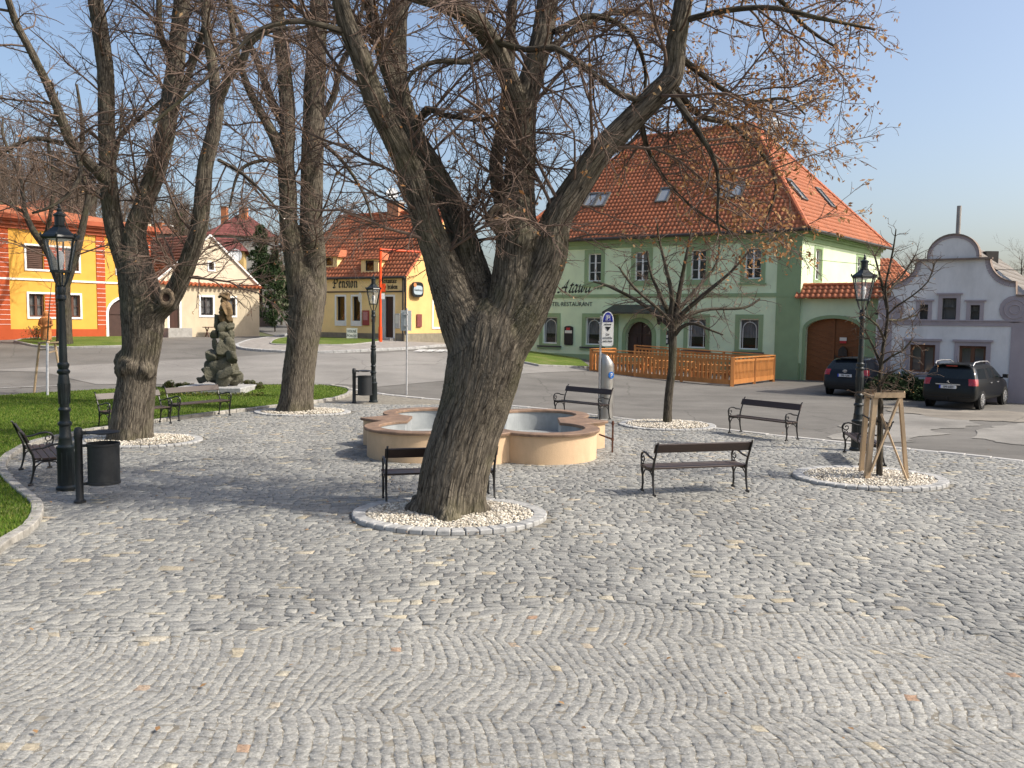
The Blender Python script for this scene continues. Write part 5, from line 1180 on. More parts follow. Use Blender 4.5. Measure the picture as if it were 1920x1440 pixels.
# garden wall with brick pier, fence and gate beside the road
p0 = G(456, 614); p1 = G(510, 612)
t = thing('garden_wall', p0, 'low dark garden wall with wire fence right of the cottage', 'wall'); mb = MB(); mb.bar(p0+Vector((0, 0, .25)), p1+Vector((0, 0, .25)), .3, .9); mb.build('wall', M('dark_wall', (.07, .055, .05), .9, .2, 3, .3, 30), t)
mb = MB(); n = 9
for k in range(n+1): q = p0.lerp(p1, k/n); mb.tube([q, q+Vector((0, 0, 2.0))], .03, 5)
for h_ in (1.2, 1.95): mb.tube([p0+Vector((0, 0, h_)), p1+Vector((0, 0, h_))], .02, 5)
mb.build('fence', m_zinc, t)
t = thing('brick_pier', G(477, 590), 'red brick gate pier in front of the dark conifer', 'pillar'); q = G(477, 588); mb = MB(); mb.box(q+Vector((0, 0, 1.6)), (.9, .9, 3.6)); mb.build('pier', M('brick_red', (.30, .09, .05), .9, .3, 10, .4, 20), t); mb = MB(); mb.box(q+Vector((0, 0, 3.45)), (1.1, 1.1, .15)); mb.build('cap', m_conc, t)

# ---------------------------------------------------------------- benches
m_slat = M('bench_slats_brown', (0.035, 0.020, 0.015), 0.45, .25, 6, .3, 40, spec=.6, stretch=(.15, 1, 1), bdist=.003)
def spiral(c, r0, r1, a0, a1, n=16): return [(c[0]+(r0+(r1-r0)*i/n)*math.cos(a0+(a1-a0)*i/n), c[1]+(r0+(r1-r0)*i/n)*math.sin(a0+(a1-a0)*i/n)) for i in range(n+1)]
def make_bench(width, label):
    t = thing('park_bench', (0, 0, 0), label, 'bench', 'park benches round the plaza')
    # local: x along, +y towards the sitter (front); feet of the back legs at y=0
    for s in (-1, 1):
        x = s*width/2; mb = MB(); T = lambda l, r, n=7, x=x, mb=mb: mb.tube([(x, a, b) for a, b in l], r, n)
        back = [(-.03, .0), (0.0, .06), (.035, .2), (.05, .38), (.03, .5), (-.03, .64), (-.10, .80), (-.115, .86), (-.145, .875)]
        T(back, [.017, .017, .018, .022, .02, .017, .015, .016, .017])
        T([(-.05, .012), (.0, .012), (.03, .012)], [.022, .02, .018]); T([(.40, .012), (.44, .012), (.48, .012)], [.018, .02, .022])
        T([(.45, .0), (.44, .05), (.425, .14), (.44, .26), (.47, .35), (.475, .40)], [.018, .016, .02, .017, .024, .02])
        T([(.05, .37), (.13, .395), (.3, .39), (.475, .40)], .016)
        T([(.035, .2), (.07, .3), (.15, .365), (.26, .375), (.36, .36), (.42, .28), (.435, .2)], [.012, .012, .012, .013, .012, .012, .011])
        T([(.01, .57), (.08, .585), (.2, .60), (.3, .635), (.4, .645), (.48, .62), (.515, .56), (.50, .47), (.475, .40)], [.014, .016, .018, .018, .017, .016, .015, .014, .016])
        T(spiral((.425, .545), .075, .018, 1.2, -6.5, 22), .011, 6); T(spiral((.44, .44), .045, .012, 2.0, 8.0, 16), .01, 6)
        mb.build('side_frame', m_black, t, smooth=True)
    L = width+.06
    def board(mb, y, z, dy, dz, tilt): 
        R = Matrix.Rotation(tilt, 3, 'X'); c = Vector((0, y, z)); mb.hexa([c+R @ Vector((a*L/2, b*dy/2, e*dz/2)) for e in (-1, 1) for a, b in ((-1, -1), (1, -1), (1, 1), (-1, 1))])
    mb = MB(); board(mb, -.052, .765, .03, .155, .42); mb.build('backrest', m_slat, t, bevel=.004)
    mb = MB()
    for k in range(4): board(mb, .105+k*.108, .425-(.006 if k in (1, 2) else 0), .092, .03, .03)
    mb.build('seat', m_slat, t, bevel=.004)
    return t
bdefs = [  # back-left foot px, along direction vector or second foot, width, front sign(+1: front is left of A->B rotated +90)
 ((1229, 935), (1397, 927), +1, 'brown bench facing the fountain at right, largest bench nearest the camera'),
 ((722.5, 950), (929, 941), +1, 'bench half hidden behind the big leaning trunk'),
 ((1387.5, 812.5), (1496, 827.5), -1, 'bench by the street edge between the slim tree and the staked tree'),
 ((317.5, 790), (409, 780), -1, 'bench on the lawn edge in front of the rock sculpture'),
]
def place(t, A, B, front):
    m = (A+B)/2; d = (B-A); ang = math.atan2(d.y, d.x)
    if front < 0: ang += math.pi
    t.location = (m.x, m.y, 0.045); t.rotation_euler = (0, 0, ang)
proto = make_bench(1.66, bdefs[0][3]); 
def bench_at(A, B, fr, lab):
    global proto_used
    t = proto if not proto_used else copy_tree(proto)
    t['label'] = lab; proto_used = True; place(t, A, B, fr); return t
proto_used = False
for a, b, fr, lab in bdefs: bench_at(G(*a), G(*b), fr, lab)
V3 = lambda x, y: Vector((x, y, 0))
bench_at(V3(1.58, 25.06), V3(2.75, 23.9), -1, 'bench standing before the steel ticket machine')
bench_at(V3(-7.75, 13.62), V3(-8.63, 14.9), -1, 'bench seen from its end behind the nearest lamp post at far left')
bench_at(V3(-10.02, 20.58), V3(-9.1, 21.95), -1, 'bench half hidden behind the tree with the burl')
bench_at(V3(7.30, 16.55), V3(7.62, 18.15), +1, 'bench seen from its end behind the wooden stakes at right')

# ---------------------------------------------------------------- street lamps
def make_lamp(label):
    t = thing('street_lamp', (0, 0, 0), label, 'street lamp', 'street lamps round the plaza')
    prof = [(.17, 0), (.17, .04), (.14, .07), (.135, .66), (.15, .68), (.15, .71), (.115, .74), (.105, .84), (.11, .86), (.095, .89), (.09, 1.05), (.115, 1.07), (.115, 1.10), (.085, 1.13), (.08, 1.28), (.1, 1.31), (.1, 1.33), (.075, 1.36), (.085, 1.5), (.1, 1.66), (.095, 1.78), (.08, 1.9), (.105, 1.93), (.105, 1.96), (.075, 1.99), (.095, 2.04), (.095, 2.07), (.068, 2.1), (.058, 2.6), (.05, 3.05), (.052, 3.1), (.08, 3.13), (.08, 3.17), (.06, 3.2), (.075, 3.3), (.055, 3.34), (.03, 3.36)]
    mb = MB(); mb.lathe(prof, n=16)
    for k in range(10):
        th = k*.6283; mb.tube([(.126*math.cos(th), .126*math.sin(th), .1), (.126*math.cos(th), .126*math.sin(th), .62)], .016, 5); mb.tube([(.083*math.cos(th), .083*math.sin(th), 1.42), (.093*math.cos(th), .093*math.sin(th), 1.75)], .012, 5)
    mb.build('pole', m_green_iron, t, smooth=True)
    mb = MB(); n = 6; z0, z1 = 3.58, 4.12; r0, r1 = .155, .27
    for k in range(n):
        a = 2*math.pi*(k+.5)/n; c, s = math.cos(a), math.sin(a)
        mb.tube([(.05*c, .05*s, 3.32), (.10*c, .10*s, 3.42), (r0*c, r0*s, z0)], .012, 6)
        mb.bar((r0*c, r0*s, z0), (r1*c, r1*s, z1), .024)
        mb.tube([(r1*c*1.02, r1*s*1.02, z1+.0), (r1*c*1.13, r1*s*1.13, z1+.035), (r1*c*1.13, r1*s*1.13, z1+.07)], [.02, .022, .01], 6)
    mb.lathe([(r0+.02, z0-.02), (r0+.02, z0+.015), (r0-.03, z0+.015), (r0-.03, z0-.02), (r0+.02, z0-.02)], n=6, rot=math.pi/6, caps=False)
    mb.build('lantern_frame', m_green_iron, t)
    mb = MB(); mb.lathe([(r1+.015, z1-.03), (r1+.035, z1), (r1+.02, z1+.03), (.2, z1+.09), (.13, z1+.15), (.095, z1+.18)], n=6, rot=math.pi/6, caps=False)
    mb.lathe([(.1, z1+.17), (.105, z1+.19), (.08, z1+.2), (.08, z1+.34), (.1, z1+.35), (.1, z1+.375), (.06, z1+.39), (.035, z1+.42), (.045, z1+.45), (.02, z1+.48), (.028, z1+.50), (.003, z1+.55)], n=12)
    mb.build('lantern_roof', m_green_iron, t)
    mb = MB(); mb.lathe([(r0-.004, z0), (r1-.004, z1)], n=6, rot=math.pi/6, caps=False); mb.build('glass', m_lantern_glass, t)
    mb = MB(); mb.lathe([(.0, z0+.02), (.03, z0+.03), (.035, z0+.1), (.06, z0+.16), (.06, z0+.28), (.03, z0+.32), (0, z0+.33)], n=12, caps=False); mb.build('bulb', m_white, t, smooth=True)
    mb = MB(); mb.lathe([(.2, z1-.02), (.05, z1-.06)], n=12, caps=False); mb.build('reflector', m_white, t)
    return t
lp = make_lamp('nearest dark green lamp post, at far left beside the litter bin')
def put(t, p, rz=0): t.location = p; t.rotation_euler = (0, 0, rz)
g1 = G(125, 920); put(lp, (g1.x, g1.y, .03), .3); s = 535/1600*g1.y/4.67; lp.scale = (.92, .92, s)
l2 = copy_tree(lp); g2 = G(700, 755); put(l2, (g2.x, g2.y, .03), .1); l2.scale = (.9, .9, 240/1600*g2.y/4.67); l2['label'] = 'dark lamp post standing between the bin and the sign in front of the guesthouse'
l3 = copy_tree(lp); g3 = G(1606, 846); put(l3, (g3.x, g3.y, .03), .5); l3.scale = (.9, .9, 368/1600*g3.y/4.67); l3['label'] = 'dark green lamp post at right behind the staked young tree'

# ---------------------------------------------------------------- litter bins
m_bin = M('bin_anthracite', (0.018, 0.02, 0.022), .55, .2, 20, .3, 120, bdist=.002)
def make_bin(label):
    t = thing('litter_bin', (0, 0, 0), label, 'litter bin', 'litter bins of the plaza')
    mb = MB(); mb.lathe([(.085, 0), (.085, .02), (.06, .04), (.055, .05), (.055, .94), (.062, .95), (.062, 1.06), (.055, 1.08), (.05, 1.10), (.03, 1.115)], n=14); mb.bar((.03, 0, .27), (.12, 0, .27), .04); mb.bar((.03, 0, .84), (.12, 0, .84), .04); mb.build('post', m_bin, t, smooth=True)
    mb = MB(); c = (.335, 0, 0); mb.lathe([(.2, .26), (.228, .265), (.228, .30), (.22, .305), (.22, .84), (.232, .845), (.232, .875), (.215, .875), (.21, .5), (.2, .3), (.0, .3)], c, 28, caps=False); mb.lathe([(0, .26), (.2, .26)], c, 28, caps=False); mb.build('bucket', m_bin, t, smooth=True)
    mb = MB(); mb.bar((.05, 0, 1.03), (.16, 0, 1.03), .05); mb.lathe([(.0, 1.0), (.1, 1.005), (.22, 1.03), (.235, 1.04), (.1, 1.065), (0, 1.07)], c, 24, caps=False); mb.build('lid', m_bin, t, smooth=True)
    return t
b1 = make_bin('dark litter bin on a post in the left foreground beside the lamp post'); g_ = G(150, 945); put(b1, (g_.x, g_.y, .03), .28)
b2 = copy_tree(b1); b2['label'] = 'dark litter bin on a post at the far lawn corner near the middle lamp'; g_ = G(664, 757); put(b2, (g_.x, g_.y, .03), .0)
b2.scale = (1.05, 1.05, 1.02)

# ---------------------------------------------------------------- fountain basin
fx, fy = FOUNT; m_fw = M('apricot_plaster', (0.60, 0.43, 0.27), .9, .10, 2, .4, 50, stain=.5); m_rim = M('brown_rim_stone', (0.21, 0.135, 0.088), .65, .35, 6, .5, 60, stain=.5, spec=.5); m_in = M('basin_grey', (0.30, 0.32, 0.325), .7, .2, 2, .2, 30, stain=.6)
def quat(th, a, r, d=None, sq=None):
    c, s = math.cos(th), math.sin(th); best = 0
    if d: best = d/(abs(c)+abs(s))
    if sq: best = max(best, sq/max(abs(c), abs(s)))
    for sx in (-1, 1):
        for sy in (-1, 1):
            b = c*sx*a+s*sy*a; disc = b*b-(2*a*a-r*r)
            if disc >= 0 and b > 0: best = max(best, b+math.sqrt(disc))
    return best
NA = 360
def outline(extra, inner=False):
    out = []
    for i in range(NA):
        th = 2*math.pi*i/NA
        R = quat(th, 1.25, 1.10, d=2.66) if not inner else quat(th, 1.25, .88, sq=1.66)
        out.append((math.cos(th)*(R+extra), math.sin(th)*(R+extra)))
    return out
ft = thing('fountain_basin', (fx, fy, 0), 'apricot quatrefoil fountain basin with brown stone rim, empty inside', 'fountain')
def loopmesh(loops, closed_top=False):
    mb = MB(); n = NA
    for l, z in loops: mb.v += [Vector((fx+x, fy+y, z)) for x, y in l]
    for k in range(len(loops)-1):
        for i in range(n): j = (i+1) % n; mb.f.append((k*n+i, k*n+j, (k+1)*n+j, (k+1)*n+i))
    return mb
ow, iw = outline(0), outline(0, True); FHt = .56
loopmesh([(ow, -.05), (ow, FHt), (outline(-.0), FHt)]).build('wall', m_fw, ft)
mb = loopmesh([(outline(.0, True), FHt+.02), (outline(-.0, True), .12), ([(0.001*x, .001*y) for x, y in iw], .12)]); mb.build('basin', m_in, ft)
mb = loopmesh([(outline(-.03), FHt-.0), (outline(.06), FHt+.003), (outline(.07), FHt+.045), (outline(.055), FHt+.06), (outline(-.015, True), FHt+.06), (outline(-.03, True), FHt+.045), (outline(-.03, True), FHt), (outline(.02, True), FHt-.0)]); mb.build('rim', m_rim, ft)
# rusty post with a bar to the basin
g_ = G(1148, 850); rp = thing('rusty_post', (g_.x, g_.y, 0), 'short rusty iron post with a bar leading to the fountain', 'post'); m_rust = M('rust', (0.10, 0.045, 0.028), .9, .35, 20, .4, 60)
mb = MB(); mb.bar(g_, g_+Vector((0, 0, .62)), .035); mb.lathe([(.02, .6), (.035, .64), (.02, .69), (.0, .7)], g_, 8, caps=False); mb.tube([g_+Vector((0, 0, .30)), Vector((fx+2.5, fy-.35, .36))], .018, 6); mb.lathe([(.03, .27), (.03, .33)], g_, 8); mb.build('post', m_rust, rp)

# ---------------------------------------------------------------- ticket machine with sign
g_ = G(1135, 785); tm = thing('ticket_machine', g_, 'cylindrical steel parking ticket machine with slanted top', 'ticket machine'); R = .225
mb = MB(); n = 28; k0 = 0
prof = [(0, .0), (0, 1.62)]
for z, ext in ((0, 0), (.02, 0)): pass
bot = [Vector((g_.x+R*math.cos(2*math.pi*i/n), g_.y+R*math.sin(2*math.pi*i/n), 0)) for i in range(n)]
top = [Vector((p.x, p.y, 1.66-.22*((p.x-g_.x)/R)*.5+ .06*math.sqrt(max(0, 1-((p.x-g_.x)/R)**2)))) for p in bot]
mid_ = [Vector((p.x, p.y, 1.5)) for p in bot]
mb.v = bot+mid_+top+[g_+(p-g_)*.75+Vector((0, 0, .0)) for p in [Vector((q.x, q.y, (q.z+.13))) for q in top]]
mb.v = bot+mid_+top+[Vector((g_.x+(p.x-g_.x)*.7, g_.y+(p.y-g_.y)*.7, p.z+.10)) for p in top]
for a in range(3):
    for i in range(n): j = (i+1) % n; mb.f.append((a*n+i, a*n+j, (a+1)*n+j, (a+1)*n+i))
mb.f.append(tuple(3*n+i for i in range(n))); mb.build('cylinder', m_steel, tm, smooth=True)
mb = MB(); mb.lathe([(.10, -.01), (.10, .01)], (0, 0, 0), 16); q = MB(); cpt = g_+Vector((.12, -.195, 1.27))
for v_ in mb.v: q.v.append(cpt+Vector((v_.x*.85, -v_.z+v_.x*.55-.01, v_.y)))
q.f = mb.f; q.build('badge', M('sign_blue', (0.01, 0.12, 0.42), .4, .05), tm)
fT = Fac((cpt.x-.3, cpt.y-.3*.55-.02), (cpt.x+.3, cpt.y+.3*.55-.02), 0); text(tm, 'P', fT, .34, cpt.z-.06, .17, m_white, d=.02, align='CENTER')
pp = G(1123, 786); sg = thing('parking_sign', pp, 'parking sign with blue rounded top and black arrow on a thin white pole', 'sign'); mb = MB(); mb.tube([pp, pp+Vector((0, 0, 2.95))], .03, 10); mb.build('pole', m_galv, sg, smooth=True)
A_ = at(1128, 640, pp.y); B_ = at(1149.5, 640, pp.y); FT = Fac((A_.x, A_.y-.03), (B_.x, B_.y-.03), 0); z0 = FT.uv(1139, 649)[1]; z1 = FT.uv(1139, 584)[1]; w_ = FT.L
mb = MB(); mb.prism([(.03, z0), (w_-.03, z0), (w_, z0+.04)]+arch_poly(0, w_, z0, z1, w_*.75, 16)[2:]+[(0, z0+.04)], FT.U, Vector((0, 0, 1)), FT.N, FT.P(0, 0, 0), .03); pn = mb.build('panel', M('sign_white', (0.82, 0.82, 0.78), .5, .03), sg)
zb = z1-.30; ap = arch_poly(.022, w_-.022, zb, z1-.025, .27, 16); mb = MB(); mb.prism(ap, FT.U, Vector((0, 0, 1)), FT.N, FT.P(0, 0, .03), .004); mb.build('blue_field', M('deep_blue', (0.008, 0.02, 0.30), .5, .03), sg)
mb = MB(); um = w_/2
for a, b, c, d_ in ((um-.055, um+.055, zb+.03, zb+.04), (um-.055, um+.055, zb+.19, zb+.2), (um-.06, um-.05, zb+.03, zb+.2), (um+.05, um+.06, zb+.03, zb+.2)): fbox(mb, FT, a, b, c, d_, .0341, .036)
mb.build('symbol_frame', m_white, sg); text(sg, 'P', FT, um, zb+.06, .17, m_white, d=.036, align='CENTER')
mb = MB(); mb.add([FT.P(um-.085, z0+.55, .0345), FT.P(um+.085, z0+.55, .0345), FT.P(um, z0+.42, .0345)], [(0, 1, 2)]); mb.build('arrow', m_bb, sg)
for s, z in (('Parkovac\u00ed', .69), ('automat', .60), ('Zde', .31), ('vyzvedn\u011bte', .215), ('park. l\u00edstek', .12)): text(sg, s, FT, um, z0+z, .075, M('grey_print', (.06, .06, .06), .6, .05), d=.034, align='CENTER', sx=.8)
mb = MB()
for z in (z0+.12, z1-.32): fbox(mb, FT, -.09, .03, z-.02, z+.02, -.03, -.001)
mb.build('bracket', m_galv, sg)

# plain sign backs
def sign_back(px, ytop, ybase, x0, x1, y0, y1, label, mat=None):
    g_ = G(px, ybase); t = thing('road_sign', g_, label, 'road sign'); h = (at(px, ytop, g_.y)-g_).z; mb = MB(); mb.tube([g_-Vector((0, 0, .1)), g_+Vector((0, 0, h))], .033, 10); mb.build('pole', m_galv, t, smooth=True)
    a = at(x0, y1, g_.y); b = at(x1, y0, g_.y); F = Fac((a.x, a.y+.06), (b.x, b.y+.06), 0); box_on(t, 'plate', F, 0, F.L, a.z, b.z, -.012, .0, mat or M('sign_back_grey', (0.42, 0.46, 0.46), .5, .05), .003)
    mb = MB()
    for f in (.25, .8): z = a.z+(b.z-a.z)*f; fbox(mb, F, F.L*.3, F.L*.72, z-.02, z+.02, .001, .09)
    mb.build('bracket', m_galv, t); return t
sign_back(762.5, 578, 741, 751, 771, 582, 620, 'back of a rectangular road sign on a grey pole at the street edge')
sign_back(868, 570, 660, 860, 876, 571, 592, 'far road sign seen from behind beside the big trunk', M('sign_back_brown', (.2, .17, .11), .7, .1))
# orange frame pole
g_ = G(713, 645); t = thing('orange_pole', g_, 'orange painted angle pole in front of the guesthouse door', 'pole'); m_or = M('orange_paint', (0.72, 0.075, 0.01), .45, .08)
h = (at(713, 465, g_.y)-g_).z; mb = MB(); mb.tube([g_, g_+Vector((0, 0, h*.18))], .1, 10); mb.tube([g_+Vector((0, 0, h*.18)), g_+Vector((0, 0, h))], .075, 10); mb.build('pole', m_or, t); e_ = at(788, 480, g_.y+1.0); e_.z = g_.z+h-.1
mb = MB(); mb.tube([g_+Vector((0, 0, h-.08)), e_], .055, 8); mb.build('arm', m_or, t); p = g_+Vector((.12, -.02, 2.95)); mb = MB(); mb.box(p, (.3, .04, .42)); mb.build('plate', m_or, t); mb = MB(); mb.box(p-Vector((0.02, 0, .45)), (.24, .04, .3)); mb.build('plate', m_white, t)
# rooms board
g_ = G(660, 640); t = thing('rooms_board', g_, 'white board with green foot reading VOLNE POKOJE on the grass', 'sign'); F = Fac((g_.x-.28, g_.y), (g_.x+.28, g_.y+.03), 0); za = at(660, 634, g_.y).z; zb = at(660, 615, g_.y).z; F = Fac((at(650, 620, g_.y).x, g_.y), (at(670, 620, g_.y).x, g_.y), 0)
box_on(t, 'panel', F, 0, F.L, za, zb, 0, .04, M('board_white', (0.78, 0.78, 0.7), .6, .04)); text(t, 'VOLN\u00c9', F, F.L/2, za+.32, .2, m_let, d=.045, align='CENTER', sx=.8); text(t, 'POKOJE', F, F.L/2, za+.07, .2, m_let, d=.045, align='CENTER', sx=.75)
box_on(t, 'foot', F, .02, .28, g_.z-.05, za-.01, .0, .03, M('board_green', (0.02, .12, .06), .6, .1)); box_on(t, 'foot', F, F.L-.28, F.L-.02, g_.z-.05, za-.01, .0, .03, M('board_teal', (.02, .16, .16), .6, .1))

# ---------------------------------------------------------------- wooden terrace in front of the hotel
m_tw = M('terrace_wood', (0.44, 0.18, 0.05), .6, .2, 5, .3, 40, stretch=(1, 1, .25), bdist=.004); m_tw2 = M('terrace_wood_dark', (0.40, 0.13, 0.03), .6, .15, 5)
A0 = at(1107, 701, 39.8); C0 = at(1371, 722, 36.2); D0 = at(1450, 712, 40.4); E0 = at(1190, 690, 43.6)
dk = thing('terrace_fence', C0, 'orange wooden terrace fence with pierced balusters in front of the hotel', 'fence')
def fence_run(A, B, n_panels, top=1.16, gap=.155, w=.085, cut=True):
    d = B-A; L = d.length; u = d.normalized()
    for k in range(n_panels):
        a = A+d*(k/n_panels); b = A+d*((k+1)/n_panels); Lp = (b-a).length; mb = MB(); Z = Vector((0, 0, 1)); nn = Vector((u.y, -u.x, 0)).normalized()
        mb.bar(a+Z*.12+u*.02, b+Z*.12-u*.02, .05, .2, ); mb.bar(a+Z*top+u*.0, b+Z*top-u*.0, .12, .05); mb.bar(a+Z*(top-.14)+u*.02, b+Z*(top-.14)-u*.02, .05, .1)
        m = int(Lp/gap)
        for i in range(m):
            c = a+u*(.1+(Lp-.2)*(i+.5)/m)
            pr = [(.2, .3), (.45, .22), (.6, .45), (.72, .5), (.86, .36), (1.0, .5)]
            zz = [(.18, .5), (.42, .5), (.50, .34), (.58, .5), (.82, .5), (.90, .30), (.985, .5), (1.02, .5)]
            for (z0, w0), (z1, w1) in zip(zz, zz[1:]):
                mb.hexa([c+u*(-w*w0)+Z*z0-nn*.012, c+u*(w*w0)+Z*z0-nn*.012, c+u*(w*w0)+Z*z0+nn*.012, c+u*(-w*w0)+Z*z0+nn*.012, c+u*(-w*w1)+Z*z1-nn*.012, c+u*(w*w1)+Z*z1-nn*.012, c+u*(w*w1)+Z*z1+nn*.012, c+u*(-w*w1)+Z*z1+nn*.012])
        mb.build('panel', m_tw, dk)
        for q in (a, b) if k == n_panels-1 else (a,):
            mb = MB(); mb.bar(q-Z*.1, q+Z*(top+.02), .11, .11); mb.build('post', m_tw, dk)
fence_run(A0, C0, 3, gap=.2, w=.12); fence_run(C0+Vector((.06, .03, 0)), D0, 2, gap=.165, w=.1); fence_run(E0, D0+Vector((-.1, .1, 0)), 3, gap=.2, w=.12); fence_run(A0+Vector((.03, .05, 0)), A0+(D0-C0).normalized()*2.3, 1, gap=.2, w=.12)
def ter_table(p, ang, label, kind):
    t = thing('terrace_table' if kind == 'table' else 'terrace_bench', p, label, kind, 'furniture inside the wooden terrace'); t.rotation_euler = (0, 0, 0); R = Matrix.Rotation(ang, 3, 'Z'); h, d = (.74, .75) if kind == 'table' else (.45, .32)
    mb = MB(); c = Vector(p)
    for k in (-1, 0, 1): mb.box(c+R @ Vector((0, k*d/3, h)), (1.7, d/3-.015, .04), ang)
    mb.build('top', m_tw, t)
    for s in (-1, 1):
        mb = MB(); mb.bar(c+R @ Vector((s*.65, -d*.4, 0)), c+R @ Vector((s*.65, -d*.25, h-.03)), .06, .06); mb.bar(c+R @ Vector((s*.65, d*.4, 0)), c+R @ Vector((s*.65, d*.25, h-.03)), .06, .06); mb.bar(c+R @ Vector((s*.65, -d*.35, h*.5)), c+R @ Vector((s*.65, d*.35, h*.5)), .04, .06); mb.build('leg', m_tw2, t)
    return t
ang = math.atan2((C0-A0).y, (C0-A0).x); uu = (C0-A0).normalized(); vv_ = Vector((-uu.y, uu.x, 0))
if vv_.y < 0: vv_ = -vv_
nth = ['left', 'middle', 'right']
for k, f in enumerate((.2, .5, .8)):
    p = A0.lerp(C0, f)+vv_*1.9; p.z = H(p.x, p.y)+.03
    ter_table(p, ang, 'orange wooden table at the %s inside the terrace fence' % nth[k], 'table')
    for s in (-1, 1): q = p+vv_*s*.75; ter_table(q, ang, 'orange wooden bench on the %s side of the %s terrace table' % ('street' if s < 0 else 'hotel', nth[k]), 'bench')

# fallen leaves on the paving and in the basin
rg = np.random.default_rng(8); VV = []; TT = []
for i in range(420):
    if i < 300: x, y = rg.uniform(-9, 12), rg.uniform(4.5, 24); z = .03
    elif i < 350: a_ = rg.uniform(0, 6.28); q_ = rg.uniform(0, 1.5); x, y, z = fx+q_*math.cos(a_), fy+q_*math.sin(a_), .13
    else: a_ = rg.uniform(0, 6.28); q_ = rg.uniform(.6, 2.2); x, y, z = -.86+q_*math.cos(a_), 11.95+q_*math.sin(a_), .04
    if i < 350 and z < .1 and abs(x) > y*.62+1: continue
    if z < .1 and i < 350 and (x-fx)**2+(y-fy)**2 < 8: continue
    c_ = Vector((x, y, z+rg.uniform(0, .01))); th = rg.uniform(0, 6.28); s_ = rg.uniform(.015, .035); a1 = Vector((math.cos(th), math.sin(th), rg.uniform(-.2, .3)))*s_; b1_ = Vector((-math.sin(th), math.cos(th), rg.uniform(-.2, .3)))*s_*.6
    VV += [(c_-a1)[:], (c_-b1_+Vector((0, 0, .004)))[:], (c_+a1)[:], (c_+b1_+Vector((0, 0, .006)))[:]]; TT += [rg.random()]*4
o = npmesh('fallen_leaves', VV, np.arange(len(VV)).reshape(-1, 4), tint_mat('fallen_leaf', [(0, (0.12, 0.06, 0.025)), (1, (0.36, 0.22, 0.10))], .8, 0, 5), attrs={'tint': TT}); tag(o, 'scattered dry brown leaves lying on the paving', 'leaves', kind='stuff')
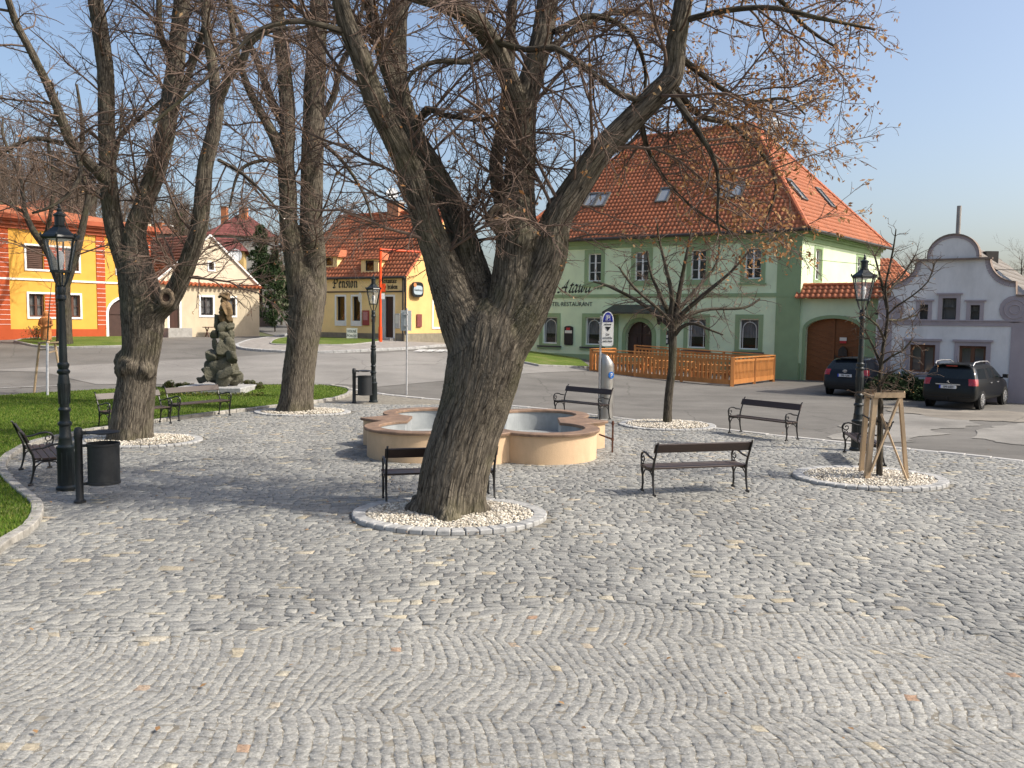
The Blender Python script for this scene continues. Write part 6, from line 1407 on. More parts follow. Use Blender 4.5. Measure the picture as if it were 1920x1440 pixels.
# ---------------------------------------------------------------- cars
m_tyre = M('tyre_rubber', (0.012, 0.012, 0.012), .85, .2); m_rimm = M('alloy_rim', (0.55, 0.55, 0.55), .35, .1, 4, 0, 40, .8)
m_cglass = M('car_glass', (0.008, 0.012, 0.012), 0.06, .1, spec=.5); m_tail = M('tail_light_red', (0.32, 0.008, 0.010), .15, .1, spec=.8, coat=.3); m_plast = M('car_plastic', (0.012, 0.012, 0.012), .6, .1)
def car(name, label, pos, yaw, paint, L, W, ZR, rear, belt, glass_spans, plate, rails=False, seed=0):
    t = thing(name, pos, label, 'car', 'cars parked by the houses')
    w = W/2
    # stations: (ylow, ybelt, yroof, kind)
    ws, wb, nose = L*.60, L*.74, L
    st = [(0, rear[0], rear[1]), (.13, .20, rear[1]+.16), (.75, .78, .95), (L*.30, L*.30, L*.31), (L*.33, L*.33, L*.335), (L*.5, L*.5, L*.48), (L*.52, L*.52, L*.50), (L*.70, L*.705, ws), (L*.76, wb, wb-.02), (L*.93, L*.92, L*.90), (L, L*.985, L*.965)]
    prof = []
    for i, (yl, yb, yr) in enumerate(st):
        hood = i >= 8; nw = 1.0 if i < 9 else (.96 if i == 9 else .82); rw = .97 if 0 < i < 9 else .93
        zb, zr = belt+(.02 if i < 2 else 0), ZR-(.05 if i == 0 else .02 if i == 1 else .0 if i < 7 else .04)
        if hood: zb = [belt-.02, belt-.12, .62][i-8]; zr = [belt+.06, belt-.05, .68][i-8]
        k = w*nw*rw
        pts = [(0, yl+.05 if i == 0 else yl, .24), (k*.86, yl+(.06 if i == 0 else 0), .23), (k*.985, yl, .36), (k, yl, .58), (k*1.0, (yl*.5+yb*.5), .60+(zb-.60)*.55), (k*.965, yb, zb),
               (k*(.80 if not hood else .88), yr, zr-(.09 if not hood else .02)), (k*(.66 if not hood else .6), yr+(.04 if i == 0 else 0), zr-.015), (0, yr+(.05 if i == 0 else 0), zr+.01)]
        prof.append(pts)
    bm = bmesh.new(); NP = 9; G_ = []
    for pts in prof:
        row = [bm.verts.new((-x, y, z)) for x, y, z in reversed(pts[1:])]  # roof..bottom left side
        row = []
        for x, y, z in pts: row.append((x, y, z))
        L_ = [bm.verts.new((-x, y, z)) for x, y, z in row[1:]]; R_ = [bm.verts.new((x, y, z)) for x, y, z in row[1:]]; c0 = bm.verts.new(row[0])
        c1 = bm.verts.new(row[-1]) if False else None
        G_.append((c0, R_[:7]+[bm.verts.new((0, row[-1][1], row[-1][2]))], L_[:7]))
    bmesh.ops.delete(bm, geom=[v for v in bm.verts if not v.link_edges and False], context='VERTS')
    loops = []
    for c0, R_, L_ in G_: loops.append([c0]+R_+list(reversed(L_)))   # closed loop: bottom, right side up, roof centre, left side down
    n = len(loops[0])
    for i in range(len(loops)-1):
        for j in range(n):
            j2 = (j+1) % n; f = bm.faces.new((loops[i][j], loops[i][j2], loops[i+1][j2], loops[i+1][j]))
            a = min(j, n-1-j)            # symmetric strip index; strip j between point j and j+1
            if a == 5 and any(s0 <= i < s1 for s0, s1 in glass_spans): f.material_index = 1
            if a <= 1: f.material_index = 3
            if i == 7 and a in (6, 7): f.material_index = 1
            if i == 7 and a == 5: f.material_index = 1
            if i == 0 and a == 4: f.material_index = 2
    # rear cap in strips with five columns
    first = loops[0]; rows = []
    for k in range(1, 8): 
        r_, l_ = first[k], first[n-k]; mids = []
        for f_ in (.86, 0.0, -.86):
            p = l_.co.lerp(r_.co, (f_+1)/2); p.y -= .045*(1-abs(f_)**2)*(1 if k < 6 else .6); mids.append(bm.verts.new(p))
        rows.append([r_]+mids+[l_])
    for k in range(6):
        for c in range(4):
            f = bm.faces.new((rows[k][c], rows[k][c+1], rows[k+1][c+1], rows[k+1][c])); kk = k+1
            if kk == 5: f.material_index = 1
            if kk in (3, 4) and c in (0, 3): f.material_index = 2 if kk == 4 else 0
            if kk == 1: f.material_index = 3
    r7 = rows[6]; bm.faces.new((r7[0], r7[1], r7[2], first[8])); bm.faces.new((r7[2], r7[3], r7[4], first[8]))
    bm.faces.new((first[0], rows[0][4], rows[0][3], rows[0][2])); bm.faces.new((first[0], rows[0][2], rows[0][1], rows[0][0]))
    lastl = loops[-1]; bm.faces.new(lastl)
    loose = [v for v in bm.verts if not v.link_faces]; bmesh.ops.delete(bm, geom=loose, context='VERTS')
    bmesh.ops.recalc_face_normals(bm, faces=bm.faces)
    me = bpy.data.meshes.new('tmp'); bm.to_mesh(me); bm.free()
    for _ in range(4): me.materials.append(paint)
    ob = bpy.data.objects.new('tmp', me); COL.objects.link(ob); md = ob.modifiers.new('s', 'SUBSURF'); md.levels = 2; md.render_levels = 2
    dg = bpy.context.evaluated_depsgraph_get(); dg.update(); em = bpy.data.meshes.new_from_object(ob.evaluated_get(dg)); bpy.data.objects.remove(ob)
    R = Matrix.Rotation(yaw, 4, 'Z')
    for idx, (nm, mt) in enumerate((('body', paint), ('windows', m_cglass), ('tail_lights', m_tail), ('bumper_skirt', m_plast))):
        b2 = bmesh.new(); b2.from_mesh(em); bmesh.ops.delete(b2, geom=[f for f in b2.faces if f.material_index != idx], context='FACES')
        if idx == 2:
            b2.verts.ensure_lookup_table()
            for side in (1, -1):
                b3 = b2.copy(); bmesh.ops.delete(b3, geom=[f for f in b3.faces if f.calc_center_median().x*side < 0], context='FACES'); m_ = bpy.data.meshes.new('tail_light'); b3.to_mesh(m_); b3.free(); m_.materials.clear(); m_.materials.append(mt); m_.transform(R)
                m_.polygons.foreach_set('material_index', [0]*len(m_.polygons)); m_.polygons.foreach_set('use_smooth', [True]*len(m_.polygons)); o = bpy.data.objects.new('tail_light', m_); COL.objects.link(o); o.parent = t
            b2.free(); continue
        m_ = bpy.data.meshes.new(nm); b2.to_mesh(m_); b2.free(); m_.materials.clear(); m_.materials.append(mt); m_.transform(R); m_.polygons.foreach_set('material_index', [0]*len(m_.polygons))
        m_.polygons.foreach_set('use_smooth', [True]*len(m_.polygons)); o = bpy.data.objects.new(nm, m_); COL.objects.link(o); o.parent = t
    P0 = Vector(pos); R3 = R.to_3x3()
    def put_(mb, nm, mt, par=t, sm=False): mb.v = [P0+R3 @ Vector(v) for v in mb.v]; return mb.build(nm, mt, par, smooth=sm)
    for sx in (-1, 1):
        for yy in (.74, L*.80):
            mb = MB(); c = []
            def ring(r, x, n=24): return [(sx*x, yy+r*math.cos(2*math.pi*i/n), .31+r*math.sin(2*math.pi*i/n)) for i in range(n)]
            def loft(mb, rs, n=24):
                k0 = len(mb.v)
                for r, x in rs: mb.v += ring(r, x)
                for a in range(len(rs)-1):
                    for i in range(n): j = (i+1) % n; mb.f.append((k0+a*n+i, k0+a*n+j, k0+(a+1)*n+j, k0+(a+1)*n+i))
            wo_ = w*.985
            loft(mb, [(.05, wo_-.2), (.30, wo_-.2), (.315, wo_-.17), (.315, wo_-.03), (.295, wo_), (.215, wo_-.008), (.2, wo_-.05)])
            wheel = put_(mb, 'wheel', m_tyre, sm=True)
            mb = MB(); loft(mb, [(.212, wo_-.012), (.19, wo_-.004), (.18, wo_-.03)])
            for q in range(10): a = q*math.pi/5; mb.bar((sx*(wo_-.01), yy+.04*math.cos(a), .31+.04*math.sin(a)), (sx*(wo_-.012), yy+.19*math.cos(a), .31+.19*math.sin(a)), .035, .03, up=(1, 0, 0))
            loft(mb, [(.001, wo_), (.05, wo_)]); put_(mb, 'rim', m_rimm, wheel)
            mb = MB(); loft(mb, [(.30, wo_-.03), (.365, wo_-.02), (.37, wo_-.06)]); put_(mb, 'wheel_arch', m_plast)
    mb = MB(); zb0 = belt-.06
    for sx in (-1, 1):
        mb = MB(); mb.box((sx*(w+.07), L*.685, belt+.08), (.16, .1, .13)); mb.bar((sx*w*.9, L*.69, belt), (sx*(w+.05), L*.685, belt+.05), .04); put_(mb, 'mirror', m_plast)
        for yy in (L*.37, L*.55): mb = MB(); mb.box((sx*(w*.985), yy, belt-.1), (.03, .17, .03)); put_(mb, 'door_handle', m_rimm if rails else paint)
    zp = .80 if not rails else .74
    mb = MB(); mb.box((-.0, -.075, zp), (.52, .02, .11)); pl2 = put_(mb, 'number_plate', M('plate_white', (.6, .6, .6), .5, .05)); mb = MB(); mb.box((-.24, -.0865, zp), (.05, .004, .11)); put_(mb, 'plate_band', M('plate_blue', (.01, .05, .4), .5, .05), pl2)
    A_ = P0+R3 @ Vector((-.26, -.089, 0)); B_ = P0+R3 @ Vector((.26, -.089, 0)); Fp = Fac(v2(A_), v2(B_), P0.z); text(pl2, plate, Fp, .285, zp-.036, .1, m_bb, d=.001, align='CENTER', sx=.85)
    mb = MB(); ze = zp+.17
    if not rails:
        for rx, rz in ((.075, .048), (.03, .042)): mb.tube([(rx*math.cos(a*.3927), -.07, ze+.0+rz*math.sin(a*.3927)) for a in range(16)], .009, 5, closed=True)
        mb.tube([(.055*math.cos(a*.3927), -.07, ze+.025+.014*math.sin(a*.3927)) for a in range(16)], .007, 5, closed=True)
    else:
        mb.tube([(-.03, -.07, ze-.02), (-.01, -.07, ze+.03), (.02, -.07, ze+.05), (.0, -.07, ze), (.03, -.07, ze-.03)], .009, 5); mb.bar((-.38, -.075, zp+.085), (.38, -.075, zp+.085), .012, .03)
    put_(mb, 'emblem', m_rimm)
    mb = MB(); mb.tube([(0.1, .55 if rails else .6, ZR-.02), (.1, .35, ZR+.25)], .006, 5); put_(mb, 'antenna', m_plast)
    mb = MB(); mb.box((0, rear[1]+.0, ZR-.03), (w*1.25, .16, .03)); put_(mb, 'spoiler', paint)
    mb = MB(); mb.box((0, -.03, .42), (W*.78, .04, .02)); put_(mb, 'bumper_strip', m_plast)
    if rails:
        for sx in (-1, 1): mb = MB(); mb.tube([(sx*w*.66, rear[1]+.12, ZR-.06), (sx*w*.68, rear[1]+.25, ZR+.05), (sx*w*.68, 1.2, ZR+.075), (sx*w*.67, 2.0, ZR+.06), (sx*w*.66, 2.35, ZR-.03)], .022, 7); put_(mb, 'roof_rail', m_rimm, sm=True)
        mb = MB(); mb.box((0, rear[1]-.07, ZR-.075), (.35, .02, .03)); put_(mb, 'brake_light', m_tail)
        mb = MB(); mb.tube([(0, .1, .32), (0, -.1, .32), (0, -.12, .4)], .02, 6); put_(mb, 'tow_bar', m_plast)
    return t
m_pc = M('car_paint_blueblack', (0.006, 0.009, 0.014), .3, .05, coat=.08, spec=.3); m_pb2 = M('car_paint_black', (0.006, 0.007, 0.007), .3, .05, coat=.08, spec=.3)
g_ = G(1583, 744); car('parked_car', 'dark blue black hatchback parked before the brown gate, behind the lamp post', g_+Vector((0, 0, .03)), -math.radians(37), m_pc, 4.2, 1.76, 1.47, (.10, .50), .98, [(0, 1), (1, 3), (4, 5), (6, 7)], '7P0 1298')
g_ = G(1776, 768); car('parked_car', 'black estate car with silver roof rails parked before the white gabled house', g_+Vector((0, 0, .03)), -math.radians(44), m_pb2, 4.25, 1.77, 1.50, (.08, .34), .96, [(0, 1), (1, 3), (4, 5), (6, 7)], '5P9 0459', True)

# ---------------------------------------------------------------- stones and statues
def rocks(name, items, mat, parent, seed, zmul=1.0):
    rg = np.random.default_rng(seed); VV = []; FF = []; k = 0; v0, f0 = ICO3
    for (c, s, rot) in items:
        v = np.sign(v0)*np.abs(v0)**.62; v /= 1.12
        for _ in range(9):
            nrm = rg.normal(size=3); nrm /= np.linalg.norm(nrm); dd = rg.uniform(.45, .72); d = v @ nrm; v -= np.outer(np.clip(d-dd, 0, None), nrm)
        v *= 1+0.04*np.sin(v[:, [1, 2, 0]]*9+rg.uniform(0, 6, 3)); v *= np.array(s)/0.78; c_, s_ = math.cos(rot), math.sin(rot)
        v = np.stack([v[:, 0]*c_-v[:, 2]*s_, v[:, 1], v[:, 0]*s_+v[:, 2]*c_], 1); VV.append(v+np.array(c)); FF.append(f0+k); k += len(v0)
    return npmesh(name, np.concatenate(VV), np.concatenate(FF), mat, parent, smooth=False)
m_rock = M('mossy_rock', (0.115, 0.11, 0.08), .95, .4, 2.5, .9, 16, stain=.5, bdist=.05); m_carv = M('ochre_carved_stone', (0.17, 0.115, 0.06), .95, .35, 4, .8, 18, stain=.5, bdist=.04)
g_ = G(413, 737); SY = g_.y
rs = thing('rock_sculpture', g_, 'tall pile of mossy rocks with a carved animal figure on top, on the lawn', 'sculpture')
def RI(lst, dy=0):   # crop pixels (x, y, rx, ry, rot, depth offset)
    out = []
    for x, y, rx, ry, rot, d in lst:
        p = at(370+x/6.86, 540+y/6.86, SY+d); m = SY/1600/6.86; out.append(((p.x, p.y, p.z), (rx*m, (rx*.5+ry*.5)*m*.8, ry*m), rot))
    return out
rocks('rock_pile', RI([(320, 1190, 250, 75, 0, .3), (180, 1110, 120, 90, .1, -.1), (460, 1160, 110, 90, 0, 0), (360, 1160, 110, 110, .2, -.2), (300, 1040, 130, 110, .1, 0), (200, 1020, 90, 90, 0, .2), (430, 1030, 90, 90, -.1, .2), (320, 960, 120, 110, 0, 0), (190, 880, 78, 90, -.15, -.1), (440, 885, 78, 80, .08, -.25), (330, 860, 110, 90, 0, .1), (320, 760, 80, 100, .1, -.1), (430, 730, 68, 95, -.05, 0), (215, 730, 46, 78, .05, 0), (230, 610, 56, 62, .1, 0), (340, 610, 80, 70, 0, 0), (430, 590, 50, 70, .1, .05), (270, 490, 46, 75, .1, .1), (340, 500, 70, 66, 0, -.05), (425, 480, 46, 60, -.1, 0), (255, 400, 34, 90, -.05, .1), (60, 1190, 70, 40, 0, .2), (130, 1080, 70, 60, .3, .2), (370, 1090, 110, 50, .5, -.4), (490, 1100, 75, 45, .1, -.2)]), m_rock, rs, 5)
rocks('carved_figure', RI([(350, 110, 62, 52, 0, 0), (295, 108, 32, 20, .2, 0), (365, 80, 40, 22, 0, 0), (350, 170, 56, 50, 0, 0), (335, 230, 55, 66, .1, 0), (390, 240, 44, 60, -.1, 0), (320, 320, 50, 80, -.1, .05), (395, 330, 48, 90, .05, 0), (340, 400, 62, 60, 0, 0), (410, 400, 48, 60, 0, 0), (350, 270, 24, 80, .3, -.15)]), m_carv, rs, 9)
mb = MB(); a_ = at(366, 728, SY-.5); mb.hexa([Vector((g_.x-1.25, SY-.7, 0)), Vector((g_.x+1.0, SY-.85, 0)), Vector((g_.x+1.1, SY+.8, 0)), Vector((g_.x-1.15, SY+.9, 0)), Vector((g_.x-1.25, SY-.7, .26)), Vector((g_.x+1.0, SY-.85, .26)), Vector((g_.x+1.1, SY+.8, .26)), Vector((g_.x-1.15, SY+.9, .26))])
for v in mb.v: v.z += g_.z
mb.build('plinth', m_stone, rs, bevel=.03)
# wooden figure
g_ = G(87, 641); m_ws = M('honey_wood', (0.42, 0.17, 0.055), .75, .3, 3, .5, 20, stretch=(3, 3, .4), bdist=.02)
wsx = thing('wooden_statue', g_, 'honey coloured carved wooden figure in a robe before the yellow house', 'sculpture'); s = (641-584)/1600*g_.y/1.75
mb = MB(); mb.lathe([(.31*s, 0), (.30*s, .15*s), (.27*s, .5*s), (.27*s, .8*s), (.30*s, 1.05*s), (.33*s, 1.25*s), (.30*s, 1.38*s), (.13*s, 1.46*s), (.10*s, 1.5*s), (.14*s, 1.56*s), (.145*s, 1.66*s), (.10*s, 1.76*s), (.02*s, 1.8*s)], g_, 18, sy=.75)
for v in mb.v: f = math.sin(math.atan2(v.y-g_.y, v.x-g_.x)*7+3*v.z)*.02*s; v.x += f; v.y += f*.5
mb.build('body', m_ws, wsx, smooth=True)
for sx in (-1, 1): mb = MB(); mb.tube([g_+Vector((sx*.29*s, 0, 1.3*s)), g_+Vector((sx*.36*s, -.05*s, .98*s)), g_+Vector((sx*.1*s, -.28*s, .9*s))], [.085*s, .08*s, .06*s], 8); mb.build('arm', m_ws, wsx, smooth=True)

# ---------------------------------------------------------------- trees
rnd = random.Random(77)
def norm3(x, y, z):
    l = math.sqrt(x*x+y*y+z*z) or 1e-9; return x/l, y/l, z/l
NPTS = {1: 8, 2: 6, 3: 5, 4: 4}; NS = {1: 5, 2: 4, 3: 3, 4: 3}
class Twigs:
    def __init__(s, rng): s.g = {k: [] for k in NPTS}; s.r = {k: [] for k in NPTS}; s.rng = rng; s.ends = []
    def grow(s, p, d, L, r, lev, maxlev, grav, wob, dens=1.0):
        R = s.rng; n = NPTS[lev]; st = L/(n-1); pts = [p]; x, y, z = p; dx, dy, dz = d; dirs = [d]
        bx, by = R.gauss(0, wob*.6), R.gauss(0, wob*.6)
        for i in range(n-1):
            dx, dy, dz = norm3(dx+R.gauss(0, wob)+bx*.3, dy+R.gauss(0, wob)+by*.3, dz+R.gauss(0, wob)+grav*st)
            x += dx*st; y += dy*st; z += dz*st; pts.append((x, y, z)); dirs.append((dx, dy, dz))
        s.g[lev].append(pts); s.r[lev].append((r, max(.0028, r*.35)))
        if lev >= maxlev: s.ends.append(pts[-1]); s.ends.append(pts[-2]); return
        k = L*dens*{1: 5.5, 2: 8.0, 3: 9.0}[lev]; k = int(k)+(R.random() < k-int(k))
        for c in range(k):
            t = R.uniform(.12, .98)*(n-1); i = min(int(t), n-2); f = t-i; a, b = pts[i], pts[i+1]
            q = (a[0]+(b[0]-a[0])*f, a[1]+(b[1]-a[1])*f, a[2]+(b[2]-a[2])*f); d0 = dirs[i+1]
            px_, py_, pz_ = norm3(R.gauss(0, 1), R.gauss(0, 1), R.gauss(0, .8)); al = R.uniform(.5, 1.1)
            nd = norm3(d0[0]+px_*al, d0[1]+py_*al, d0[2]+pz_*al)
            tt = t/(n-1); nl = L*R.uniform(.22, .55)*(1.15-.55*tt)
            s.grow(q, nd, max(.12, nl), max(.0035, r*R.uniform(.38, .6)*(1-.4*tt)), lev+1, maxlev, grav, wob, dens)
    def arrays(s):
        VV = []; FF = []; base = 0
        for lev in s.g:
            if not s.g[lev]: continue
            P = np.array(s.g[lev]); rr = np.array(s.r[lev]); N, m, _ = P.shape; ns = NS[lev]
            T = np.gradient(P, axis=1); T /= np.linalg.norm(T, axis=2, keepdims=True)+1e-9
            ref = np.zeros((N, 1, 3)); a0 = np.abs(T[:, :1]); ref[np.arange(N), 0, np.argmin(a0[:, 0], axis=1)] = 1
            A = np.cross(T, np.broadcast_to(ref, T.shape)); A /= np.linalg.norm(A, axis=2, keepdims=True)+1e-9; B = np.cross(T, A)
            rad = rr[:, :1]+(rr[:, 1:]-rr[:, :1])*np.linspace(0, 1, m)[None]
            th = np.arange(ns)*2*math.pi/ns
            V = P[:, :, None]+(A[:, :, None]*np.cos(th)[None, None, :, None]+B[:, :, None]*np.sin(th)[None, None, :, None])*rad[:, :, None, None]
            idx = np.arange(N*m*ns).reshape(N, m, ns)+base; a = idx[:, :-1]; b = idx[:, 1:]
            F = np.stack([a, np.roll(a, -1, 2), np.roll(b, -1, 2), b], -1).reshape(-1, 4); VV.append(V.reshape(-1, 3)); FF.append(F); base += N*m*ns
        return np.concatenate(VV), np.concatenate(FF)
def crm(pts, rs, step):
    out = []; ro = []
    for i in range(len(pts)-1):
        p0 = pts[max(i-1, 0)]; p1 = pts[i]; p2 = pts[i+1]; p3 = pts[min(i+2, len(pts)-1)]; n = max(1, int((p2-p1).length/step))
        for k in range(n):
            t = k/n; out.append(0.5*((2*p1)+(p2-p0)*t+(2*p0-5*p1+4*p2-p3)*t*t+(3*p1-p0-3*p2+p3)*t**3)); ro.append(rs[i]+(rs[i+1]-rs[i])*t)
    out.append(pts[-1]); ro.append(rs[-1]); return out, ro
def bark_tube(name, pts, rs, mat, parent, n=24, step=.08, ridge=.035, lump=.10, flare=0.0, seed=0, burls=()):
    C, R_ = crm(pts, rs, step); m = len(C); V = np.empty((m, n, 3)); A = np.empty((m, n, 3)); ref = None; L = 0
    for i in range(m):
        t = (C[min(i+1, m-1)]-C[max(i-1, 0)]).normalized()
        if ref is None: r0 = Vector((1, 0, 0)) if abs(t.x) < .9 else Vector((0, 1, 0)); a = (r0-t*r0.dot(t)).normalized()
        else: a = (ref-t*ref.dot(t)).normalized()
        ref = a; b = t.cross(a)
        if i: L += (C[i]-C[i-1]).length
        for j in range(n):
            th = 2*math.pi*j/n; c, s_ = math.cos(th), math.sin(th); R0 = R_[i]; bx = (c*R0, s_*R0, L+seed*7.3)
            k = 1+lump*noise.noise(Vector((c*1.3+seed, s_*1.3, L*.8)))
            if ridge: k += ridge*(noise.noise(Vector((c*R0*16+seed, s_*R0*16, L*1.6)))+.6*abs(noise.noise(Vector((c*R0*30, s_*R0*30+seed, L*2.6)))))
            if flare:
                fl = math.exp(-L/.32)*flare; k += fl*(.75+.5*math.sin(th*5+seed)+.25*math.sin(th*3+1))
            q = C[i]+(a*c+b*s_)*(R0*k)
            V[i, j] = q[:]; A[i, j] = bx
    for bc, br, ba in burls:
        d = V-np.array(bc[:]); dist = np.linalg.norm(d, axis=2); w_ = np.exp(-(dist/br)**2)
        nz = np.array([[1+.5*noise.noise(Vector(V[i, j])*7) for j in range(n)] for i in range(m)])
        cen = np.array([c[:] for c in C])[:, None]; out = V-cen; out[:, :, 2] *= .2; out /= np.linalg.norm(out, axis=2, keepdims=True)+1e-9; V += out*(w_*ba*nz)[:, :, None]
    idx = np.arange(m*n).reshape(m, n); F = np.stack([idx[:-1], np.roll(idx[:-1], -1, 1), np.roll(idx[1:], -1, 1), idx[1:]], -1).reshape(-1, 4)
    o = npmesh(name, V.reshape(-1, 3), F, mat, parent, {'bark': A.reshape(-1, 3)}, smooth=True)
    return o, C, R_
m_bark = bark_mat('lime_bark', (0.160, 0.138, 0.108), (0.024, 0.020, 0.016), .3, .015); m_bark2 = bark_mat('limb_bark', (0.095, 0.083, 0.066), (0.018, 0.015, 0.012), .3, .008)
m_twig = M('twig_bark', (0.125, 0.085, 0.064), .8, .35, 1.5); m_twig2 = M('young_twig_bark', (0.10, 0.07, 0.05), .8, .3, 1.5)
m_leaf = tint_mat('dry_bracts', [(0, (0.20, 0.085, 0.03)), (.6, (0.42, 0.21, 0.08)), (1, (0.62, 0.42, 0.22))], .8, 0, 5, transl=.35)
from mathutils import kdtree
def merged_trunk(name, tubes, mat, parent, voxel, seed=0, flare=.4, ridge=.012, burls=(), smooth_it=5):
    """trunk and main limbs as one continuous skin; tubes = [(points, radii)], first is the trunk"""
    mb = MB(); S = []; 
    for ti, (P, R_) in enumerate(tubes):
        C, RR = crm(P, R_, .07 if R_[0] > .12 else .12); L = 0; n = 20 if R_[0] > .12 else 14; ref = None; k0 = len(mb.v)
        for i, c in enumerate(C):
            t = (C[min(i+1, len(C)-1)]-C[max(i-1, 0)]).normalized()
            if ref is None: r0 = Vector((1, 0, 0)) if abs(t.x) < .9 else Vector((0, 1, 0)); a = (r0-t*r0.dot(t)).normalized()
            else: a = (ref-t*ref.dot(t)).normalized()
            ref = a; b = t.cross(a)
            if i: L += (c-C[i-1]).length
            S.append((c, RR[i], a, b, t, L+ti*.37))
            for j in range(n):
                th = 2*math.pi*j/n; cs, sn = math.cos(th), math.sin(th)
                k = 1+.09*noise.noise(Vector((cs*1.3+seed+ti, sn*1.3, L*.9)))+.045*noise.noise(Vector((cs*3+seed+ti, sn*3, L*.7)))
                if ti == 0 and flare: k += math.exp(-L/.30)*flare*(.75+.5*math.sin(th*5+seed)+.25*math.sin(th*3+1))
                mb.v.append(c+(a*cs+b*sn)*(RR[i]*k))
        m = len(C)
        for i in range(m-1):
            for j in range(n): j2 = (j+1) % n; mb.f.append((k0+i*n+j, k0+i*n+j2, k0+(i+1)*n+j2, k0+(i+1)*n+j))
        mb.f.append(tuple(k0+j for j in range(n))[::-1]); mb.f.append(tuple(k0+(m-1)*n+j for j in range(n)))
    for c, r, am in burls:
        v0, f0 = ICO3; k0 = len(mb.v)
        for v in v0:
            q = Vector(v); mb.v.append(c+q*(r*(1+.25*noise.noise(q*2+Vector((seed, 0, c.x)))+.15*noise.noise(q*5))))
        mb.f += [tuple(int(i)+k0 for i in f) for f in f0]
    me = bpy.data.meshes.new('tmp'); me.from_pydata([v[:] for v in mb.v], [], mb.f); ob = bpy.data.objects.new('tmp', me); COL.objects.link(ob)
    md = ob.modifiers.new('r', 'REMESH'); md.mode = 'VOXEL'; md.voxel_size = voxel; m2 = ob.modifiers.new('s', 'SMOOTH'); m2.factor = .5; m2.iterations = smooth_it
    dg = bpy.context.evaluated_depsgraph_get(); dg.update(); em = bpy.data.meshes.new_from_object(ob.evaluated_get(dg)); bpy.data.objects.remove(ob)
    nv = len(em.vertices); co = np.empty(nv*3); em.vertices.foreach_get('co', co); co = co.reshape(-1, 3); nr = np.empty(nv*3); em.vertices.foreach_get('normal', nr); nr = nr.reshape(-1, 3)
    kd = kdtree.KDTree(len(S))
    for i, q in enumerate(S): kd.insert(q[0], i)
    kd.balance(); A = np.empty((nv, 3)); dsp = np.zeros(nv)
    for i in range(nv):
        p = Vector(co[i]); best = None
        for c, idx, dist in kd.find_n(p, 6):
            w = abs(dist-S[idx][1])/S[idx][1]+dist*.02
            if best is None or w < best[0]: best = (w, idx)
        c, r, a, b, t, L = S[best[1]]; d = p-c; x, y = d.dot(a), d.dot(b); l = math.hypot(x, y) or 1e-6; R0 = .75*r+.25*l; x, y = x/l*R0, y/l*R0; z = L+d.dot(t)
        A[i] = (x, y, z)
        n1 = noise.noise(Vector((x*22+seed, y*22, z*1.7))); n2 = noise.noise(Vector((x*48, y*48+seed, z*3.2)))
        dsp[i] = ridge*((1-abs(n1)*2.4)+.5*(1-abs(n2)*2.2)-.6)
    co += nr*dsp[:, None]
    em.vertices.foreach_set('co', (co-np.array(root_loc(parent)[:])).ravel()); at_r = em.attributes.new('bark', 'FLOAT_VECTOR', 'POINT'); at_r.data.foreach_set('vector', A.ravel().astype(np.float32))
    em.materials.clear(); em.materials.append(mat); em.polygons.foreach_set('use_smooth', [True]*len(em.polygons)); em.name = name; em.update()
    o = bpy.data.objects.new(name, em); COL.objects.link(o); o.parent = parent; print(name, nv); return o
def pxl(base_Y, lst):      # (px, py, dY, width px) -> world points and radii
    P = []; R_ = []
    for x, y, dY, w in lst: p = at(x, y, base_Y+dY); P.append(p); R_.append(w/2/1600*p.y)
    return P, R_
def extend(P, R_, n=3, step=1.1, rng=rnd):
    d = (P[-1]-P[-2]).normalized()
    for k in range(n):
        d = (d+Vector((rng.gauss(0, .15), rng.gauss(0, .15), .15))).normalized(); P.append(P[-1]+d*step); R_.append(max(.02, R_[-1]*.72))
def leaves(name, pts, parent, rng, size=.03, prob=lambda p: .3, mat=None):
    V = []; T = []
    for p in pts:
        if rng.random() > prob(p): continue
        for _ in range(rng.choice((1, 1, 2, 3))):
            c = Vector(p)+Vector((rng.gauss(0, .03), rng.gauss(0, .03), rng.gauss(-.02, .03))); a = Vector((rng.gauss(0, 1), rng.gauss(0, 1), rng.gauss(-.6, 1))).normalized(); b = a.cross(Vector((rng.gauss(0, 1), rng.gauss(0, 1), rng.gauss(0, 1)))).normalized(); s = size*rng.uniform(.6, 1.4)
            V += [(c-a*s*.1)[:], (c+a*s*.5+b*s*.35)[:], (c+a*s*1.4)[:], (c+a*s*.5-b*s*.35)[:]]; T += [rng.random()]*4
    if V: return npmesh(name, V, np.arange(len(V)).reshape(-1, 4), mat or m_leaf, parent, {'tint': T})
def spawn(T, C, R_, rng, every, Lr, t0=0.0, maxlev=3, grav=-.12, wob=.16, dens=1.0, outward=None, ang=1.0):
    acc = 0
    for i in range(1, len(C)):
        acc += (C[i]-C[i-1]).length
        if i/len(C) < t0: continue
        while acc > every:
            acc -= every; t = (C[i]-C[i-1]).normalized(); q = Vector((rng.gauss(0, 1), rng.gauss(0, 1), rng.gauss(0, 1)))
            side = (q-t*q.dot(t)).normalized(); d = (t*rng.uniform(.2, .9)+side*ang+Vector((0, 0, .1))).normalized()
            L = rng.uniform(*Lr)*(1 if rng.random() < .7 else .5); r = min(R_[i]*.5, .006+.009*L)
            st = C[i]+side*R_[i]*.5
            T.grow(st[:], d[:], L, r, 1, maxlev, grav, wob, dens)
